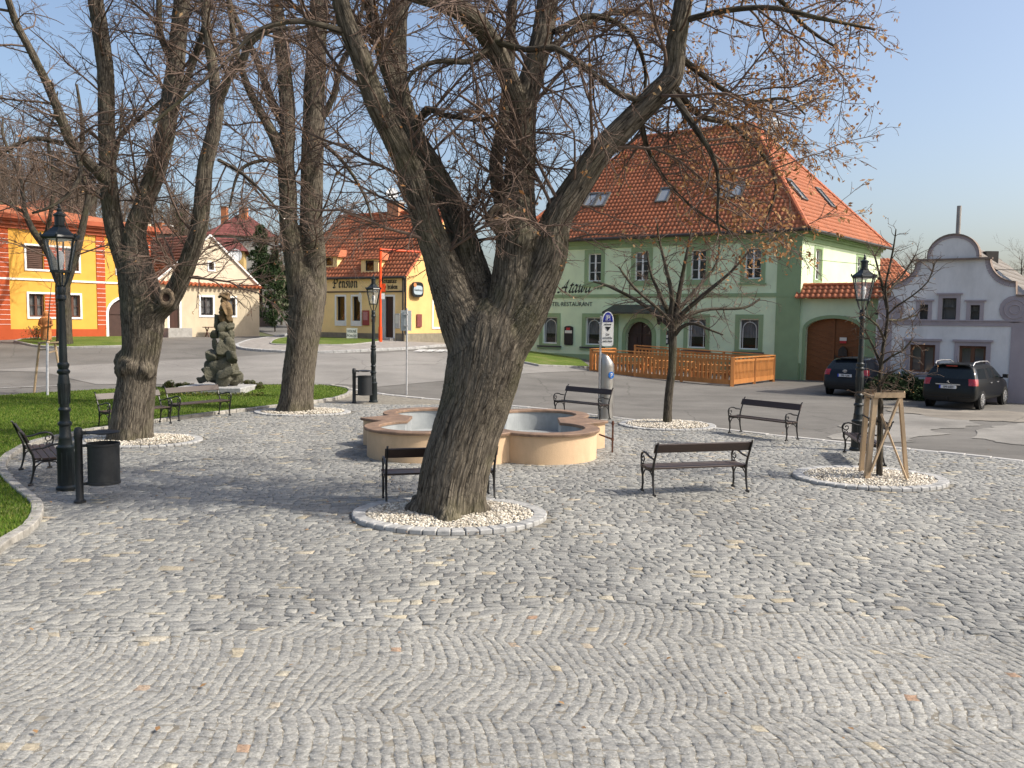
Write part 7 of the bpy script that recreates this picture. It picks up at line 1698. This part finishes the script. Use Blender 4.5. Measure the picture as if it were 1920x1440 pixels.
def make_tree(label, baseY, trunk, limbs, cat='tree', group=None, seed=1, ring=48, every=.3, Lr=(.8, 2.6), flare=.35, leafp=None, dens=1.0, twigm=None, ext=3, maxlev=3, grav=-.12, burls=(), step=.07, leafsize=.03, extra=None, trunk_spawn=None, name='lime_tree', bark=None, ridge=.012, voxel=None, nmerge=0):
    rng = random.Random(seed); P, R_ = pxl(baseY, trunk); g0 = P[0]; gz = H(g0.x, g0.y); P[0] = Vector((g0.x, g0.y, gz-.08))
    t = thing(name, (g0.x, g0.y, gz), label, cat, group)
    tubes = [(P, R_)]; T = Twigs(rng)
    if trunk_spawn: C_, RR_ = crm(P, R_, .1); spawn(T, C_, RR_, rng, trunk_spawn[0], trunk_spawn[1], trunk_spawn[2], maxlev, grav, .18, dens)
    bl = [(at(x, y, baseY+dy), r, a) for x, y, dy, r, a in burls]
    if not voxel: bark_tube('trunk', P, R_, bark or m_bark, t, ring, step, .03, .10, flare, seed, [])
    for k, (l, e) in enumerate(limbs):
        P, R_ = pxl(baseY, l)
        if e: extend(P, R_, e, 1.1, rng)
        w = R_[0]; n = max(8, min(ring, int(12+w*110)))
        if voxel and k < nmerge: tubes.append((P, R_)); C, RR = crm(P, R_, .12)
        else: o, C, RR = bark_tube('limb', P, R_, bark or m_bark2, t, n, .10 if w > .04 else .15, .03, .10, 0, seed+k+1, [])
        big = w > .06
        spawn(T, C, RR, rng, every*(1 if big else .7), Lr if big else (Lr[0]*.6, Lr[1]*.7), .16 if big else .05, maxlev, grav, .16, dens)
    if voxel: merged_trunk('trunk', tubes, bark or m_bark, t, voxel, seed, flare, ridge, bl)
    V, F = T.arrays(); o = npmesh('twigs', V, F, twigm or m_twig, t)
    if leafp: leaves('dry_leaves', T.ends, t, rng, leafsize, leafp)
    if extra: extra(t)
    print(label[:30], 'twig faces', len(F)); return t, T
def knot(t, x, y, Y, r, aim=(0, -1, 0)):
    c = at(x, y, Y); aim = Vector(aim).normalized(); a = aim.cross(Vector((0, 0, 1))).normalized(); b = a.cross(aim); mb = MB()
    rings = []
    for rr, dz in ((.55*r, -.12*r), (.75*r, .12*r), (1.0*r, .16*r), (1.22*r, .0), (1.35*r, -.35*r)): rings.append([c+a*rr*math.cos(j*.2618)*(1+.12*noise.noise(Vector((j*.7, rr*9, x))))+b*rr*math.sin(j*.2618)*1.2*(1+.12*noise.noise(Vector((j*.5, rr*7, y))))+aim*dz for j in range(24)])
    for A_, B_ in zip(rings, rings[1:]):
        for j in range(24): mb.quad(A_[j], A_[(j+1) % 24], B_[(j+1) % 24], B_[j])
    mb.build('knot_rim', M('knot_bark', (0.15, 0.115, 0.08), .95, .4, 12, 1, 40, bdist=.02), t, smooth=True)
    mb = MB(); mb.add(rings[0], [tuple(range(24))]); mb.build('knot_hole', M('knot_hollow', (0.03, 0.016, 0.010), .95, .3), t)

# big leaning lime in the middle
main_limbs = [
 ([(893, 660, .0, 100), (868, 600, .0, 92), (842, 535, 0, 74), (823, 480, -.05, 60), (803, 427, -.1, 54), (773, 333, -.3, 47), (740, 260, -.5, 44), (703, 187, -.7, 42), (677, 110, -.9, 38), (650, 43, -1.0, 34), (632, -30, -1.1, 32)], 3),
 ([(905, 640, .15, 90), (895, 560, .25, 84), (880, 490, .3, 60), (850, 393, .4, 47), (813, 320, .5, 44), (773, 253, .6, 42), (747, 167, .7, 38), (743, 67, .8, 36), (753, -20, .9, 34)], 3),
 ([(752, 205, .65, 24), (727, 133, .5, 25), (707, 67, .4, 24), (687, -10, .3, 22)], 3),
 ([(935, 640, 0, 104), (960, 560, 0, 94), (968, 500, 0, 82), (970, 430, .05, 74), (973, 367, .1, 56), (977, 283, .15, 52), (983, 200, .2, 46), (1003, 120, .3, 42), (1020, 50, .4, 40), (1030, -20, .5, 38)], 3),
 ([(980, 230, .15, 34), (960, 165, 0, 37), (937, 110, -.15, 36), (913, 67, -.3, 37), (880, 30, -.5, 38), (835, 5, -.7, 36), (780, -12, -.9, 32)], 3),
 ([(950, 440, .9, 26), (930, 320, 1.2, 26), (943, 233, 1.3, 22), (955, 120, 1.4, 20), (962, -10, 1.5, 18)], 3),
 ([(940, 650, 0, 100), (980, 590, -.05, 86), (1010, 530, -.08, 70), (1030, 478, -.1, 64), (1038, 430, -.1, 58), (1050, 400, -.1, 52), (1080, 353, -.1, 50), (1127, 283, -.2, 46), (1177, 233, -.2, 44), (1230, 178, -.25, 42), (1260, 143, -.3, 40), (1267, 83, -.3, 36), (1280, 10, -.3, 33), (1292, -60, -.3, 30)], 3),
 ([(905, 70, -.3, 12), (985, 93, -.4, 11), (1040, 90, -.5, 11), (1100, 130, -.5, 11), (1170, 180, -.4, 11), (1215, 185, -.3, 10)], 0),
 ([(1250, 160, -.3, 14), (1300, 235, -.5, 12), (1333, 287, -.6, 9), (1347, 337, -.6, 7), (1345, 417, -.6, 5), (1352, 440, -.6, 3)], 0),
 ([(1278, 40, -.3, 12), (1360, 20, -.6, 11), (1450, 15, -.8, 9), (1540, 35, -1, 7), (1640, 55, -1, 4)], 0),
 ([(1268, 100, -.3, 13), (1330, 150, 0, 10), (1400, 190, .1, 8), (1470, 185, .2, 5), (1510, 215, .2, 3)], 0),
 ([(1255, 150, -.3, 13), (1310, 215, .2, 11), (1370, 235, .4, 9), (1430, 290, .5, 7), (1455, 350, .5, 5), (1430, 430, .5, 3)], 0),
 ([(1284, -10, -.3, 13), (1370, -40, 0, 11), (1450, -10, .2, 9), (1510, 50, .2, 7), (1570, 90, .3, 4)], 0),
 ([(1040, 60, .3, 12), (1110, 30, .6, 11), (1180, 60, .8, 9), (1210, 130, .9, 7), (1205, 190, .9, 5)], 0),
 ([(1200, 215, -.2, 12), (1215, 280, .4, 9), (1250, 340, .6, 7), (1300, 390, .7, 5), (1380, 440, .7, 4)], 0),
 ([(775, 250, .5, 14), (800, 205, .3, 14), (830, 215, .2, 10), (900, 225, .1, 8), (930, 215, .1, 6)], 0),
 ([(915, 90, -.3, 12), (880, 115, -.5, 11), (820, 115, -.7, 9), (770, 140, -.8, 7), (755, 200, -.8, 4)], 0),
 ([(1010, 110, .3, 12), (1090, 50, 1.4, 11), (1180, 20, 2.2, 9), (1260, 60, 2.6, 6), (1300, 140, 2.8, 4)], 1),
 ([(650, 60, -1, 12), (560, 40, -1.4, 10), (480, 60, -1.6, 8), (420, 120, -1.7, 5)], 1),
]
def leafprob(p):
    return .03+.55*ss((p[0]-1.0)/2.4)*ss((p[2]-3.3)/.5)
def main_extra(t):
    knot(t, 932, 405, 11.78, .11, (-.2, -1, .1)); 
tree1, T1 = make_tree('huge leaning lime tree in the middle with ribbed trunk and many upright limbs', 12.05,
 [(843, 975, 0, 118), (845, 940, 0, 124), (850, 900, 0, 128), (862, 850, 0, 128), (876, 800, 0, 128), (892, 750, 0, 132), (905, 700, 0, 140), (915, 655, 0, 148), (921, 620, .03, 140), (927, 590, .06, 110), (930, 565, .08, 80)],
 main_limbs, seed=3, ring=120, voxel=.021, nmerge=7, every=.175, Lr=(.8, 2.4), flare=.36, leafp=leafprob, dens=1.15, burls=((1050, 398, -.05, .20, 0), (980, 450, -.12, .24, 0), (940, 410, -.05, .22, 0), (850, 560, -.1, .22, 0), (790, 962, -.05, .24, 0), (772, 975, -.1, .15, 0), (900, 962, -.05, .17, 0), (840, 978, -.55, .19, 0)), step=.045, extra=main_extra, leafsize=.044)
# tree with burl at left
make_tree('lime tree with a round burl on its trunk, forking into tall limbs at left', 18.8,
 [(245, 838, 0, 68), (246, 800, 0, 72), (252, 750, 0, 72), (260, 690, 0, 66), (267, 640, 0, 70), (268, 590, 0, 76), (262, 540, 0, 70), (252, 495, 0, 60), (246, 470, 0, 40)],
 [([(252, 530, 0, 50), (240, 500, 0, 44), (228, 470, 0, 38), (213, 417, 0, 33), (203, 333, 0, 30), (200, 233, .1, 29), (197, 133, .2, 28), (187, 50, .3, 27), (178, -20, .3, 26)], 4),
  ([(262, 540, 0, 54), (256, 480, 0, 46), (254, 433, 0, 38), (270, 383, 0, 34), (293, 317, .1, 34), (310, 250, .2, 33), (323, 167, .3, 32), (333, 83, .4, 30), (343, -20, .5, 28)], 4),
  ([(262, 640, 0, 44), (284, 598, 0, 40), (318, 562, -.1, 36), (338, 525, -.2, 34), (357, 480, -.3, 32), (373, 427, -.4, 31), (380, 367, -.4, 29), (385, 310, -.4, 27), (400, 250, -.4, 26), (407, 200, -.4, 24), (400, 133, -.4, 20), (390, 67, -.4, 17), (383, -10, -.4, 15)], 3),
  ([(405, 205, -.4, 17), (430, 143, -.6, 17), (457, 110, -.8, 15), (467, 83, -.9, 13), (507, 57, -1, 10), (580, 50, -1.1, 6)], 1),
  ([(200, 345, 0, 22), (185, 325, -.2, 20), (167, 307, -.3, 19), (133, 267, -.6, 18), (113, 217, -.8, 17), (90, 160, -1, 15), (60, 100, -1.2, 14), (30, 43, -1.4, 13), (8, -20, -1.6, 12)], 2),
  ([(315, 230, .2, 14), (345, 160, 0, 13), (375, 80, -.2, 12), (390, 20, -.3, 10)], 2),
  ([(120, 270, -.6, 10), (60, 260, -.9, 8), (0, 290, -1.2, 6), (-60, 330, -1.4, 4)], 0),
  ([(203, 310, 0, 9), (230, 250, .4, 8), (290, 200, .8, 7), (310, 180, .9, 5)], 0),
  ([(320, 110, .4, 14), (300, 60, .8, 12), (298, 0, 1.1, 10)], 2),
  ([(140, 275, -.4, 10), (150, 330, -1.5, 8), (110, 380, -2, 6), (60, 400, -2.2, 4)], 0),
  ([(410, 300, -.4, 7), (460, 330, -.7, 6), (510, 380, -.9, 4), (530, 410, -1, 3)], 0)],
 seed=8, ring=72, voxel=.03, nmerge=6, every=.23, Lr=(.9, 2.9), flare=.36, dens=.95, burls=((246, 690, -.16, .34, 0), (236, 676, -.12, .24, 0), (270, 695, -.2, .22, 0), (316, 566, -.12, .22, 0)), step=.07, extra=lambda t: knot(t, 311, 558, 18.32, .13, (.2, -1, .1)), leafp=lambda p: .03, maxlev=3)
# double stemmed tree
make_tree('tall double stemmed lime tree left of the yellow guesthouse', 25.0,
 [(552, 782, 0, 58), (555, 750, 0, 60), (560, 700, 0, 60), (567, 650, 0, 58), (572, 600, 0, 62), (575, 560, 0, 62), (576, 530, 0, 50), (576, 505, 0, 34)],
 [([(566, 620, 0, 40), (560, 550, -.1, 40), (551, 480, -.1, 38), (541, 420, -.1, 34), (540, 367, -.1, 32), (536, 300, 0, 30), (540, 233, 0, 28), (533, 133, .1, 26), (523, 50, .1, 24), (515, -30, .1, 22)], 4),
  ([(580, 620, 0, 46), (588, 550, .1, 46), (589, 480, .1, 44), (584, 420, .1, 40), (584, 367, .1, 40), (587, 267, .1, 40), (590, 167, .1, 38), (594, 67, .1, 36), (600, -30, .1, 34)], 4),
  ([(536, 310, 0, 26), (520, 270, -.1, 20), (503, 235, -.2, 18), (483, 200, -.4, 16), (460, 150, -.6, 13), (440, 80, -.8, 11), (430, 10, -1, 10)], 3),
  ([(540, 250, 0, 18), (510, 190, .3, 15), (480, 110, .7, 13), (450, 50, 1, 11), (425, -10, 1.2, 10)], 3),
  ([(598, 230, .1, 14), (625, 180, 0, 12), (640, 120, -.2, 10), (665, 70, -.4, 8)], 2),
  ([(600, 265, .1, 8), (640, 300, -.5, 7), (680, 360, -.8, 5), (700, 420, -1, 3)], 0),
  ([(535, 310, 0, 8), (500, 300, -.5, 7), (450, 320, -.8, 6), (430, 390, -1, 3)], 0)],
 seed=15, ring=60, voxel=.038, nmerge=4, every=.27, Lr=(1.0, 3.2), flare=.4, dens=.95, step=.09, leafp=lambda p: .03)
# slim tree near the kerb
make_tree('slim young tree with spreading bare crown in front of the green hotel', 22.9,
 [(1251, 800, 0, 18), (1252, 770, 0, 15.5), (1255, 730, 0, 15), (1260, 690, 0, 15), (1261, 650, 0, 15), (1261, 625, 0, 15), (1259, 605, 0, 13)],
 [([(1260, 620, 0, 12), (1257, 600, 0, 11), (1260, 555, 0, 9), (1248, 500, .1, 6), (1236, 450, .2, 4), (1232, 420, .2, 3)], 0),
  ([(1261, 615, 0, 12), (1267, 590, 0, 11), (1277, 530, 0, 8), (1287, 480, -.2, 6), (1297, 430, -.2, 3)], 0),
  ([(1262, 625, 0, 11), (1272, 597, 0, 10), (1317, 555, -.3, 8), (1370, 510, -.5, 5), (1405, 470, -.6, 3)], 0),
  ([(1260, 622, 0, 10), (1252, 608, 0, 9), (1200, 567, .3, 7), (1142, 537, .5, 5), (1112, 528, .6, 3)], 0),
  ([(1264, 630, 0, 8), (1280, 612, -.3, 7), (1302, 607, -.6, 6), (1335, 620, -.8, 4), (1356, 628, -.9, 3)], 0),
  ([(1262, 620, 0, 9), (1290, 592, .3, 8), (1330, 580, .6, 6), (1395, 577, .8, 5), (1425, 560, .9, 3)], 0),
  ([(1259, 610, 0, 9), (1250, 580, .3, 8), (1222, 517, .6, 5), (1213, 470, .7, 3)], 0),
  ([(1262, 600, 0, 8), (1290, 560, .8, 6), (1340, 500, 1.2, 5), (1350, 450, 1.4, 3)], 0),
  ([(1258, 605, 0, 8), (1235, 580, -.5, 6), (1190, 540, -.9, 5), (1160, 500, -1, 3)], 0)],
 seed=21, ring=24, every=.13, Lr=(.4, 1.2), flare=.12, dens=.8, group=None, twigm=m_twig2, step=.1, grav=.02, name='young_tree', bark=m_bark2, leafp=lambda p: .04, ridge=.03)
# staked tree at right
def sticks(name, label, lst, Yb, mat, w, parts):
    pass
st_t, _ = make_tree('young tree held between wooden stakes at right beside the lamp post', 15.15,
 [(1649, 900, 0, 11), (1650, 830, 0, 10), (1651, 760, 0, 10), (1649, 735, 0, 8), (1654, 665, 0, 7), (1662, 615, 0, 6), (1664, 580, 0, 5), (1660, 540, 0, 4.5), (1668, 500, 0, 4), (1676, 460, 0, 3), (1680, 430, 0, 2)],
 [([(1664, 590, 0, 4), (1680, 575, -.1, 3.5), (1710, 555, -.2, 3), (1740, 528, -.3, 2.5), (1752, 495, -.3, 3)], 0),
  ([(1663, 580, 0, 5), (1655, 540, .1, 5), (1648, 510, .2, 4), (1640, 480, .2, 3)], 0),
  ([(1656, 680, 0, 5), (1672, 668, -.2, 3.5), (1692, 658, -.4, 3), (1708, 640, -.4, 3)], 0),
  ([(1653, 690, 0, 5), (1640, 655, .1, 5), (1622, 620, .2, 3)], 0),
  ([(1659, 640, 0, 5), (1645, 610, -.3, 4), (1618, 590, -.4, 3)], 0),
  ([(1650, 730, 0, 5), (1665, 700, -.3, 4), (1690, 690, -.4, 3), (1712, 705, -.4, 3)], 0),
  ([(1662, 550, 0, 5), (1690, 520, .3, 4), (1715, 480, .4, 3)], 0),
  ([(1664, 600, 0, 5), (1690, 600, .3, 4), (1720, 590, .5, 3)], 0)],
 seed=31, ring=16, every=.055, Lr=(.2, .7), trunk_spawn=(.09, (.25, .7), .35), flare=.1, dens=.9, twigm=m_twig2, step=.08, grav=.05, name='young_tree', bark=m_bark2, leafp=lambda p: .12, leafsize=.025, ridge=.02)
g_ = G(1655, 903); sf = thing('stake_frame', g_, 'weathered wooden stake frame around the young tree at right', 'tree stakes'); m_st = M('stake_wood', (0.40, 0.29, 0.18), .8, .3, 5, .4, 30, stretch=(1, 1, .3), bdist=.005)
def stake(x0, y0, Y0, x1, y1, Y1, w, nm='stake', h=None):
    mb = MB(); a = at(x0, y0, Y0); b = at(x1, y1, Y1); 
    if nm == 'stake': a.z = min(a.z, .05)-.05
    mb.bar(a, b, w, h or w); mb.build(nm, m_st, sf)
stake(1614, 890, 15.65, 1626, 742, 15.5, .075); stake(1624, 908, 14.9, 1641, 742, 15.0, .085); stake(1701, 903, 15.0, 1688, 744, 14.95, .06); stake(1646, 902, 15.4, 1650, 745, 15.3, .055)
stake(1632, 885, 14.85, 1686, 748, 14.88, .055, 'brace', .03); stake(1703, 907, 14.8, 1652, 776, 15.05, .055, 'brace', .03)
stake(1639, 741, 14.93, 1697, 741, 14.93, .03, 'rail', .09); stake(1619, 736, 15.7, 1641, 745, 14.95, .09, 'rail', .04); stake(1621, 733, 15.62, 1696, 737, 15.0, .03, 'rail', .07)
m_tie = M('rubber_tie', (0.015, 0.015, 0.015), .6, .1); mb = MB(); mb.tube([at(1617, 778, 15.6), at(1632, 786, 15.2), at(1650, 792, 15.1), at(1642, 786, 15.3)], .015, 6); mb.tube([at(1662, 806, 14.9), at(1668, 800, 14.85), at(1669, 803, 14.8)], .014, 6); mb.build('tie', m_tie, sf)

# trees further off
make_tree('old forked tree in front of the yellow house', G(120, 648).y,
 [(121, 648, 0, 30), (120, 600, 0, 26), (118, 560, 0, 26), (118, 535, 0, 26), (119, 515, 0, 20)],
 [([(116, 540, 0, 17), (103, 500, 0, 15), (85, 465, 0, 13), (62, 432, 0, 11), (45, 390, .3, 9), (40, 340, .6, 7), (20, 290, .8, 6)], 2),
  ([(121, 540, 0, 17), (135, 500, 0, 15), (148, 455, 0, 14), (158, 410, 0, 12), (165, 360, 0, 10), (150, 310, -.3, 9), (155, 250, -.5, 8)], 2),
  ([(160, 400, 0, 9), (190, 350, .5, 8), (215, 300, .8, 7), (225, 250, 1, 5)], 2),
  ([(80, 460, 0, 8), (95, 400, -.8, 7), (100, 330, -1, 6), (90, 260, -1.2, 5)], 2),
  ([(50, 400, .3, 7), (10, 380, .3, 6), (-40, 350, .5, 5)], 2)],
 seed=41, ring=20, every=.5, Lr=(1.6, 4.2), flare=.15, dens=.62, step=.25, grav=-.09, name='bare_tree', bark=m_bark2, leafp=None, ridge=.04)
def bare_tree(label, px, Y, top_y, wid_px, seed, group=None, mat=None, n=5, base_y=None, dens=.6, maxlev=3, Lf=.30, name='bare_tree'):
    p = onray(px, Y); z0 = H(p.x, p.y); b = Vector((p.x, p.y, z0)); zt = at(px, top_y, Y).z; h = zt-z0; rng = random.Random(seed); sp_ = wid_px/2/1600*Y
    t = thing(name, b, label, 'tree', group); r0 = max(.06, h*.018); tp = b+Vector((rng.gauss(0, .03)*h, 0, h*.45))
    o, C, RR = bark_tube('trunk', [b-Vector((0, 0, .2)), b.lerp(tp, .5)+Vector((rng.gauss(0, .02)*h, 0, 0)), tp], [r0*1.2, r0, r0*.8], m_bark2, t, 10, .5, 0, .1, .1, seed)
    T = Twigs(rng)
    for k in range(n):
        a = k*6.283/n+rng.uniform(-.4, .4); s0 = tp+(b-tp)*rng.uniform(0, .35); e = Vector((p.x+math.cos(a)*sp_*rng.uniform(.4, .9), p.y+math.sin(a)*sp_*.7, z0+h*rng.uniform(.8, .98))); m_ = s0.lerp(e, .5)+Vector((math.cos(a)*sp_*.15, 0, -h*.02))
        o, C, RR = bark_tube('limb', [s0, m_, e], [r0*.55, r0*.35, r0*.1], m_bark2, t, 7, .6, 0, .05, 0, seed+k); spawn(T, C, RR, rng, h*.035, (h*Lf*.4, h*Lf), .05, maxlev, -.04, .15, dens)
    V, F = T.arrays(); npmesh('twigs', V, F, mat or m_twig, t); return t
bare_tree('pale bare tree standing behind the gap between hotel and white gable', 1712, 75, 452, 46, 51, dens=.45)
bare_tree('bare treetop showing above the roof at the far right edge', 1912, 62, 470, 50, 52, dens=.45)
bare_tree('bare tree behind the left end of the guesthouse roof', 622, 80, 395, 80, 53, dens=.4)
bare_tree('bare tree behind the roof between the big trunk and hotel', 1010, 85, 395, 90, 54, dens=.4)
bare_tree('olive twigged tree behind the small dark roofed house', 322, 100, 378, 78, 55, dens=.5, mat=M('olive_twigs', (.12, .11, .06), .8, .3))
bare_tree('bare tree on the lane beside the dark conifers', 527, 70, 505, 26, 56, dens=.5)

# sapling with three poles on the lawn
g_ = G(88, 742); sp_t = thing('sapling', g_, 'thin sapling tied between three round poles at the far left lawn edge', 'tree'); P = [at(x, y, g_.y) for x, y in ((89, 742), (88, 690), (89, 640), (91, 600), (94, 560), (97, 530))]
P[0].z = g_.z; o, C, RR = bark_tube('trunk', P, [.03, .028, .026, .022, .014, .008], m_bark2, sp_t, 8, .2, 0, .1, 0, 3); T = Twigs(random.Random(9)); spawn(T, C, RR, random.Random(9), .3, (.3, .8), .45, 2, .05, .15, .6); V, F = T.arrays(); npmesh('twigs', V, F, m_twig2, sp_t)
pf = thing('pole_tripod', g_, 'three grey and brown poles with cross slats holding the thin sapling', 'tree stakes')
for x0, y0, x1, y1, dy, m_ in ((63, 736, 74, 642, .3, m_st), (89, 744, 89, 643, -.4, m_galv), (120, 728, 103, 645, .2, m_st)):
    mb = MB(); a = at(x0, y0, g_.y+dy); a.z = g_.z-.05; mb.tube([a, at(x1, y1, g_.y+dy*.3)], .04, 8); mb.build('pole', m_, pf)
mb = MB(); mb.bar(at(73, 644, g_.y+.1), at(91, 641, g_.y-.1), .1, .05); mb.bar(at(89, 643, g_.y-.1), at(112, 641, g_.y), .1, .05); mb.bar(at(75, 656, g_.y+.1), at(90, 655, g_.y-.15), .03, .05); mb.bar(at(92, 661, g_.y-.1), at(107, 657, g_.y), .03, .05); mb.build('slats', m_st, pf)

# ---------------------------------------------------------------- shrubs and conifers
m_con = tint_mat('conifer_needles', [(0, (0.012, 0.028, 0.008)), (.6, (0.03, 0.06, 0.018)), (1, (0.07, 0.10, 0.03))], .8, 0, 5); m_box = tint_mat('box_leaves', [(0, (0.03, 0.05, 0.008)), (.6, (0.08, 0.10, 0.015)), (1, (0.16, 0.15, 0.04))], .7, 0, 5)
m_jun = tint_mat('juniper_needles', [(0, (0.012, 0.028, 0.010)), (.6, (0.03, 0.06, 0.018)), (1, (0.10, 0.12, 0.05))], .8, 0, 5)
def foliage(name, parent, pts_fn, n, size, mat, seed, elong=1.0, drop=0.0):
    rg = np.random.default_rng(seed); C, D = pts_fn(rg, n); n = len(C); a = D+rg.normal(0, .5, (n, 3)); a[:, 2] -= drop; a /= np.linalg.norm(a, axis=1, keepdims=True); b = np.cross(a, rg.normal(0, 1, (n, 3))); b /= np.linalg.norm(b, axis=1, keepdims=True)+1e-9
    s = size*rg.uniform(.6, 1.4, (n, 1)); V = np.stack([C-a*s*.2, C+a*s*.4+b*s*.35/elong, C+a*s*elong, C+a*s*.4-b*s*.35/elong], 1)
    return npmesh(name, V.reshape(-1, 3), np.arange(4*n).reshape(-1, 4), mat, parent, {'tint': np.repeat(np.clip(rg.normal(.5, .25, n), 0, 1), 4)})
def clumps(center_list, radii):
    def f(rg, n):
        k = len(center_list); idx = rg.integers(0, k, n); c = np.array(center_list)[idx]; r = np.array(radii)[idx]; d = rg.normal(0, 1, (n, 3)); d /= np.linalg.norm(d, axis=1, keepdims=True); rr = rg.uniform(.35, 1, (n, 1))**.5
        return c+d*rr*r[:, None]*np.array([1, 1, .8]), d
    return f
def conifer(label, px, Y, ytop, wid_px, seed, col=m_con, column=False, n=9000):
    p = onray(px, Y); z0 = H(p.x, p.y); h = at(px, ytop, Y).z-z0; r = wid_px/2/1600*Y; t = thing('conifer' if not column else 'columnar_conifer', (p.x, p.y, z0), label, 'tree'); mb = MB(); mb.tube([(p.x, p.y, z0-.2), (p.x, p.y, z0+h*.9)], [r*.09, r*.03], 7); mb.build('trunk', m_bark2, t)
    rng = random.Random(seed); cl = []; rd = []
    for i in range(70 if not column else 40):
        f = rng.random(); prof_ = (1-f)**.7*(.35+.65*min(1, f*5+.3)) if not column else min(1, (1-f)*3)*(.8+.2*rng.random()); a = rng.uniform(0, 6.28); q = r*prof_*rng.uniform(.3, 1.0)
        cl.append((p.x+math.cos(a)*q, p.y+math.sin(a)*q, z0+h*(.08+.88*f))); rd.append(r*(.32 if not column else .5)*(1-.5*f)*rng.uniform(.7, 1.3))
    foliage('foliage', t, clumps(cl, rd), n, max(.07, Y*.0018), col, seed, 1.6, .4); return t
conifer('broad dark conifer beside the lane behind the cottage', 490, 70, 414, 68, 61, n=16000)
conifer('narrow dark thuja left of the double stemmed tree', 515, 64, 462, 30, 62, column=True, n=9000)
conifer('shorter dark conifer behind the double stemmed trunk', 548, 68, 450, 44, 63, n=9000)
conifer('small dark conifer between the slope houses and the forked tree', 338, 96, 395, 30, 64, n=5000)
def bush(label, cx, cy, Yo, rx, h, n, size, mat, seed, name='shrub', k=14):
    g_ = G(cx, cy); t = thing(name, g_, label, 'shrub'); rng = random.Random(seed); cl = []; rd = []
    for i in range(k): a = rng.uniform(0, 6.28); q = rx*math.sqrt(rng.random())*.75; cl.append((g_.x+math.cos(a)*q, g_.y+Yo+math.sin(a)*q*.7, g_.z+h*rng.uniform(.2, .75)*(1-.4*q/rx))); rd.append(min(rx, h)*rng.uniform(.25, .5))
    foliage('foliage', t, clumps(cl, rd), n, size, mat, seed, 1.3); mb = MB()
    for i in range(7): a = rng.uniform(0, 6.28); mb.tube([(g_.x, g_.y+Yo, g_.z-.05), (g_.x+math.cos(a)*rx*.5, g_.y+Yo+math.sin(a)*rx*.3, g_.z+h*.6)], [.02, .008], 5)
    mb.build('stems', m_twig, t); return t
bush('dark spreading juniper filling the gap between the two cars', 1694, 750, .2, 1.25, 1.15, 14000, .075, m_jun, 71, k=26)
bush('low dark juniper behind the estate car before the white wall', 1728, 750, .5, .7, .9, 6000, .07, m_jun, 72)
bush('small bare yellowish bush beside the wooden statue', 62, 640, .3, .75, 1.3, 900, .05, m_box, 73)
for i, (x, y) in enumerate([(312, 731), (322, 730), (334, 731), (346, 730), (358, 731), (462, 727), (474, 729), (486, 733)]):
    bush(('%s small clipped box bush left of the rock sculpture' % ['leftmost', 'second', 'third', 'fourth', 'fifth'][i]) if i < 5 else ('%s low reddish green bush right of the rock sculpture' % ['nearest', 'middle', 'outermost'][i-5]), x, y, 0, .2, .42, 900, .03, m_box, 80+i, k=5)
# little flowers round the plinth
gg = G(410, 741); rg = np.random.default_rng(5); n = 900; X = gg.x+rg.uniform(-2.0, 1.7, n); Y = gg.y-.55+rg.uniform(-.25, .25, n); Z = rg.uniform(.08, .22, n); a = rg.normal(0, 1, (n, 3)); a /= np.linalg.norm(a, axis=1, keepdims=True); b = np.cross(a, rg.normal(0, 1, (n, 3))); b /= np.linalg.norm(b, axis=1, keepdims=True); C_ = np.stack([X, Y, Z], 1); s = .03
V = np.stack([C_-a*s, C_+b*s, C_+a*s, C_-b*s], 1); o = npmesh('flower_edging', V.reshape(-1, 3), np.arange(4*n).reshape(-1, 4), m_box, attrs={'tint': np.repeat(rg.random(n), 4)}); tag(o, 'low planting along the front of the rock sculpture plinth', 'plants', kind='stuff')

# wooded slope behind the yellow house: one mass of bare trees
rng = random.Random(5); T = Twigs(rng)
for i in range(230):
    Y = rng.uniform(64, 135); x = rng.uniform(-.66, -.36)*Y
    if i > 190: x = rng.uniform(-.36, -.20)*Y; Y = rng.uniform(112, 150); x = rng.uniform(-.36, -.22)*Y
    z = H(x, Y); h = rng.uniform(7, 11) if i <= 190 else rng.uniform(4, 6)
    if -.49*Y < x and i <= 190: h *= .8
    T.g[1].append([(x+rng.gauss(0, .05)*k, Y+rng.gauss(0, .05)*k, z-.3+h*k/7) for k in range(8)]); T.r[1].append((.14, .03))
    for k in range(24):
        f = rng.uniform(.2, 1); a = rng.uniform(0, 6.28); T.grow((x, Y, z+h*f*.9), norm3(math.cos(a), math.sin(a), rng.uniform(.3, 1.2)), h*.33*(1.2-f*.6), .03, 2, 3, 0, .15, .45)
V, F = T.arrays(); print('wood', len(F)); o = npmesh('hillside_wood', V, F, M('wood_bark', (0.11, 0.08, 0.058), .9, .3, .3)); tag(o, 'bare brown woodland covering the slope behind the yellow house', 'wood', kind='stuff')

# cables
a_ = FS.P(.3, 6.0, .05); b_ = FW.P(FW.L, 4.7, .1)
def cable(a, b, sag, label, r=.012):
    mb = MB(); mb.tube([a.lerp(b, k/16)+Vector((0, 0, -sag*4*(k/16)*(1-k/16))) for k in range(17)], r, 5); o = mb.build('overhead_cable', m_black); tag(o, label, 'cable'); return o
a_ = plane_hit(1499, 483, FS.P(0, 0, .03), FS.N); b_ = plane_hit(1925, 506, FW.P(0, 0, .2), FW.N); cable(a_, b_, .15, 'thin cable from the hotel corner to the white gabled house')
a_ = FQ.P(FQ.L*.55, PE+1.6, .1); b_ = plane_hit(1100, 500, FF_.P(0, 0, .1), FF_.N)
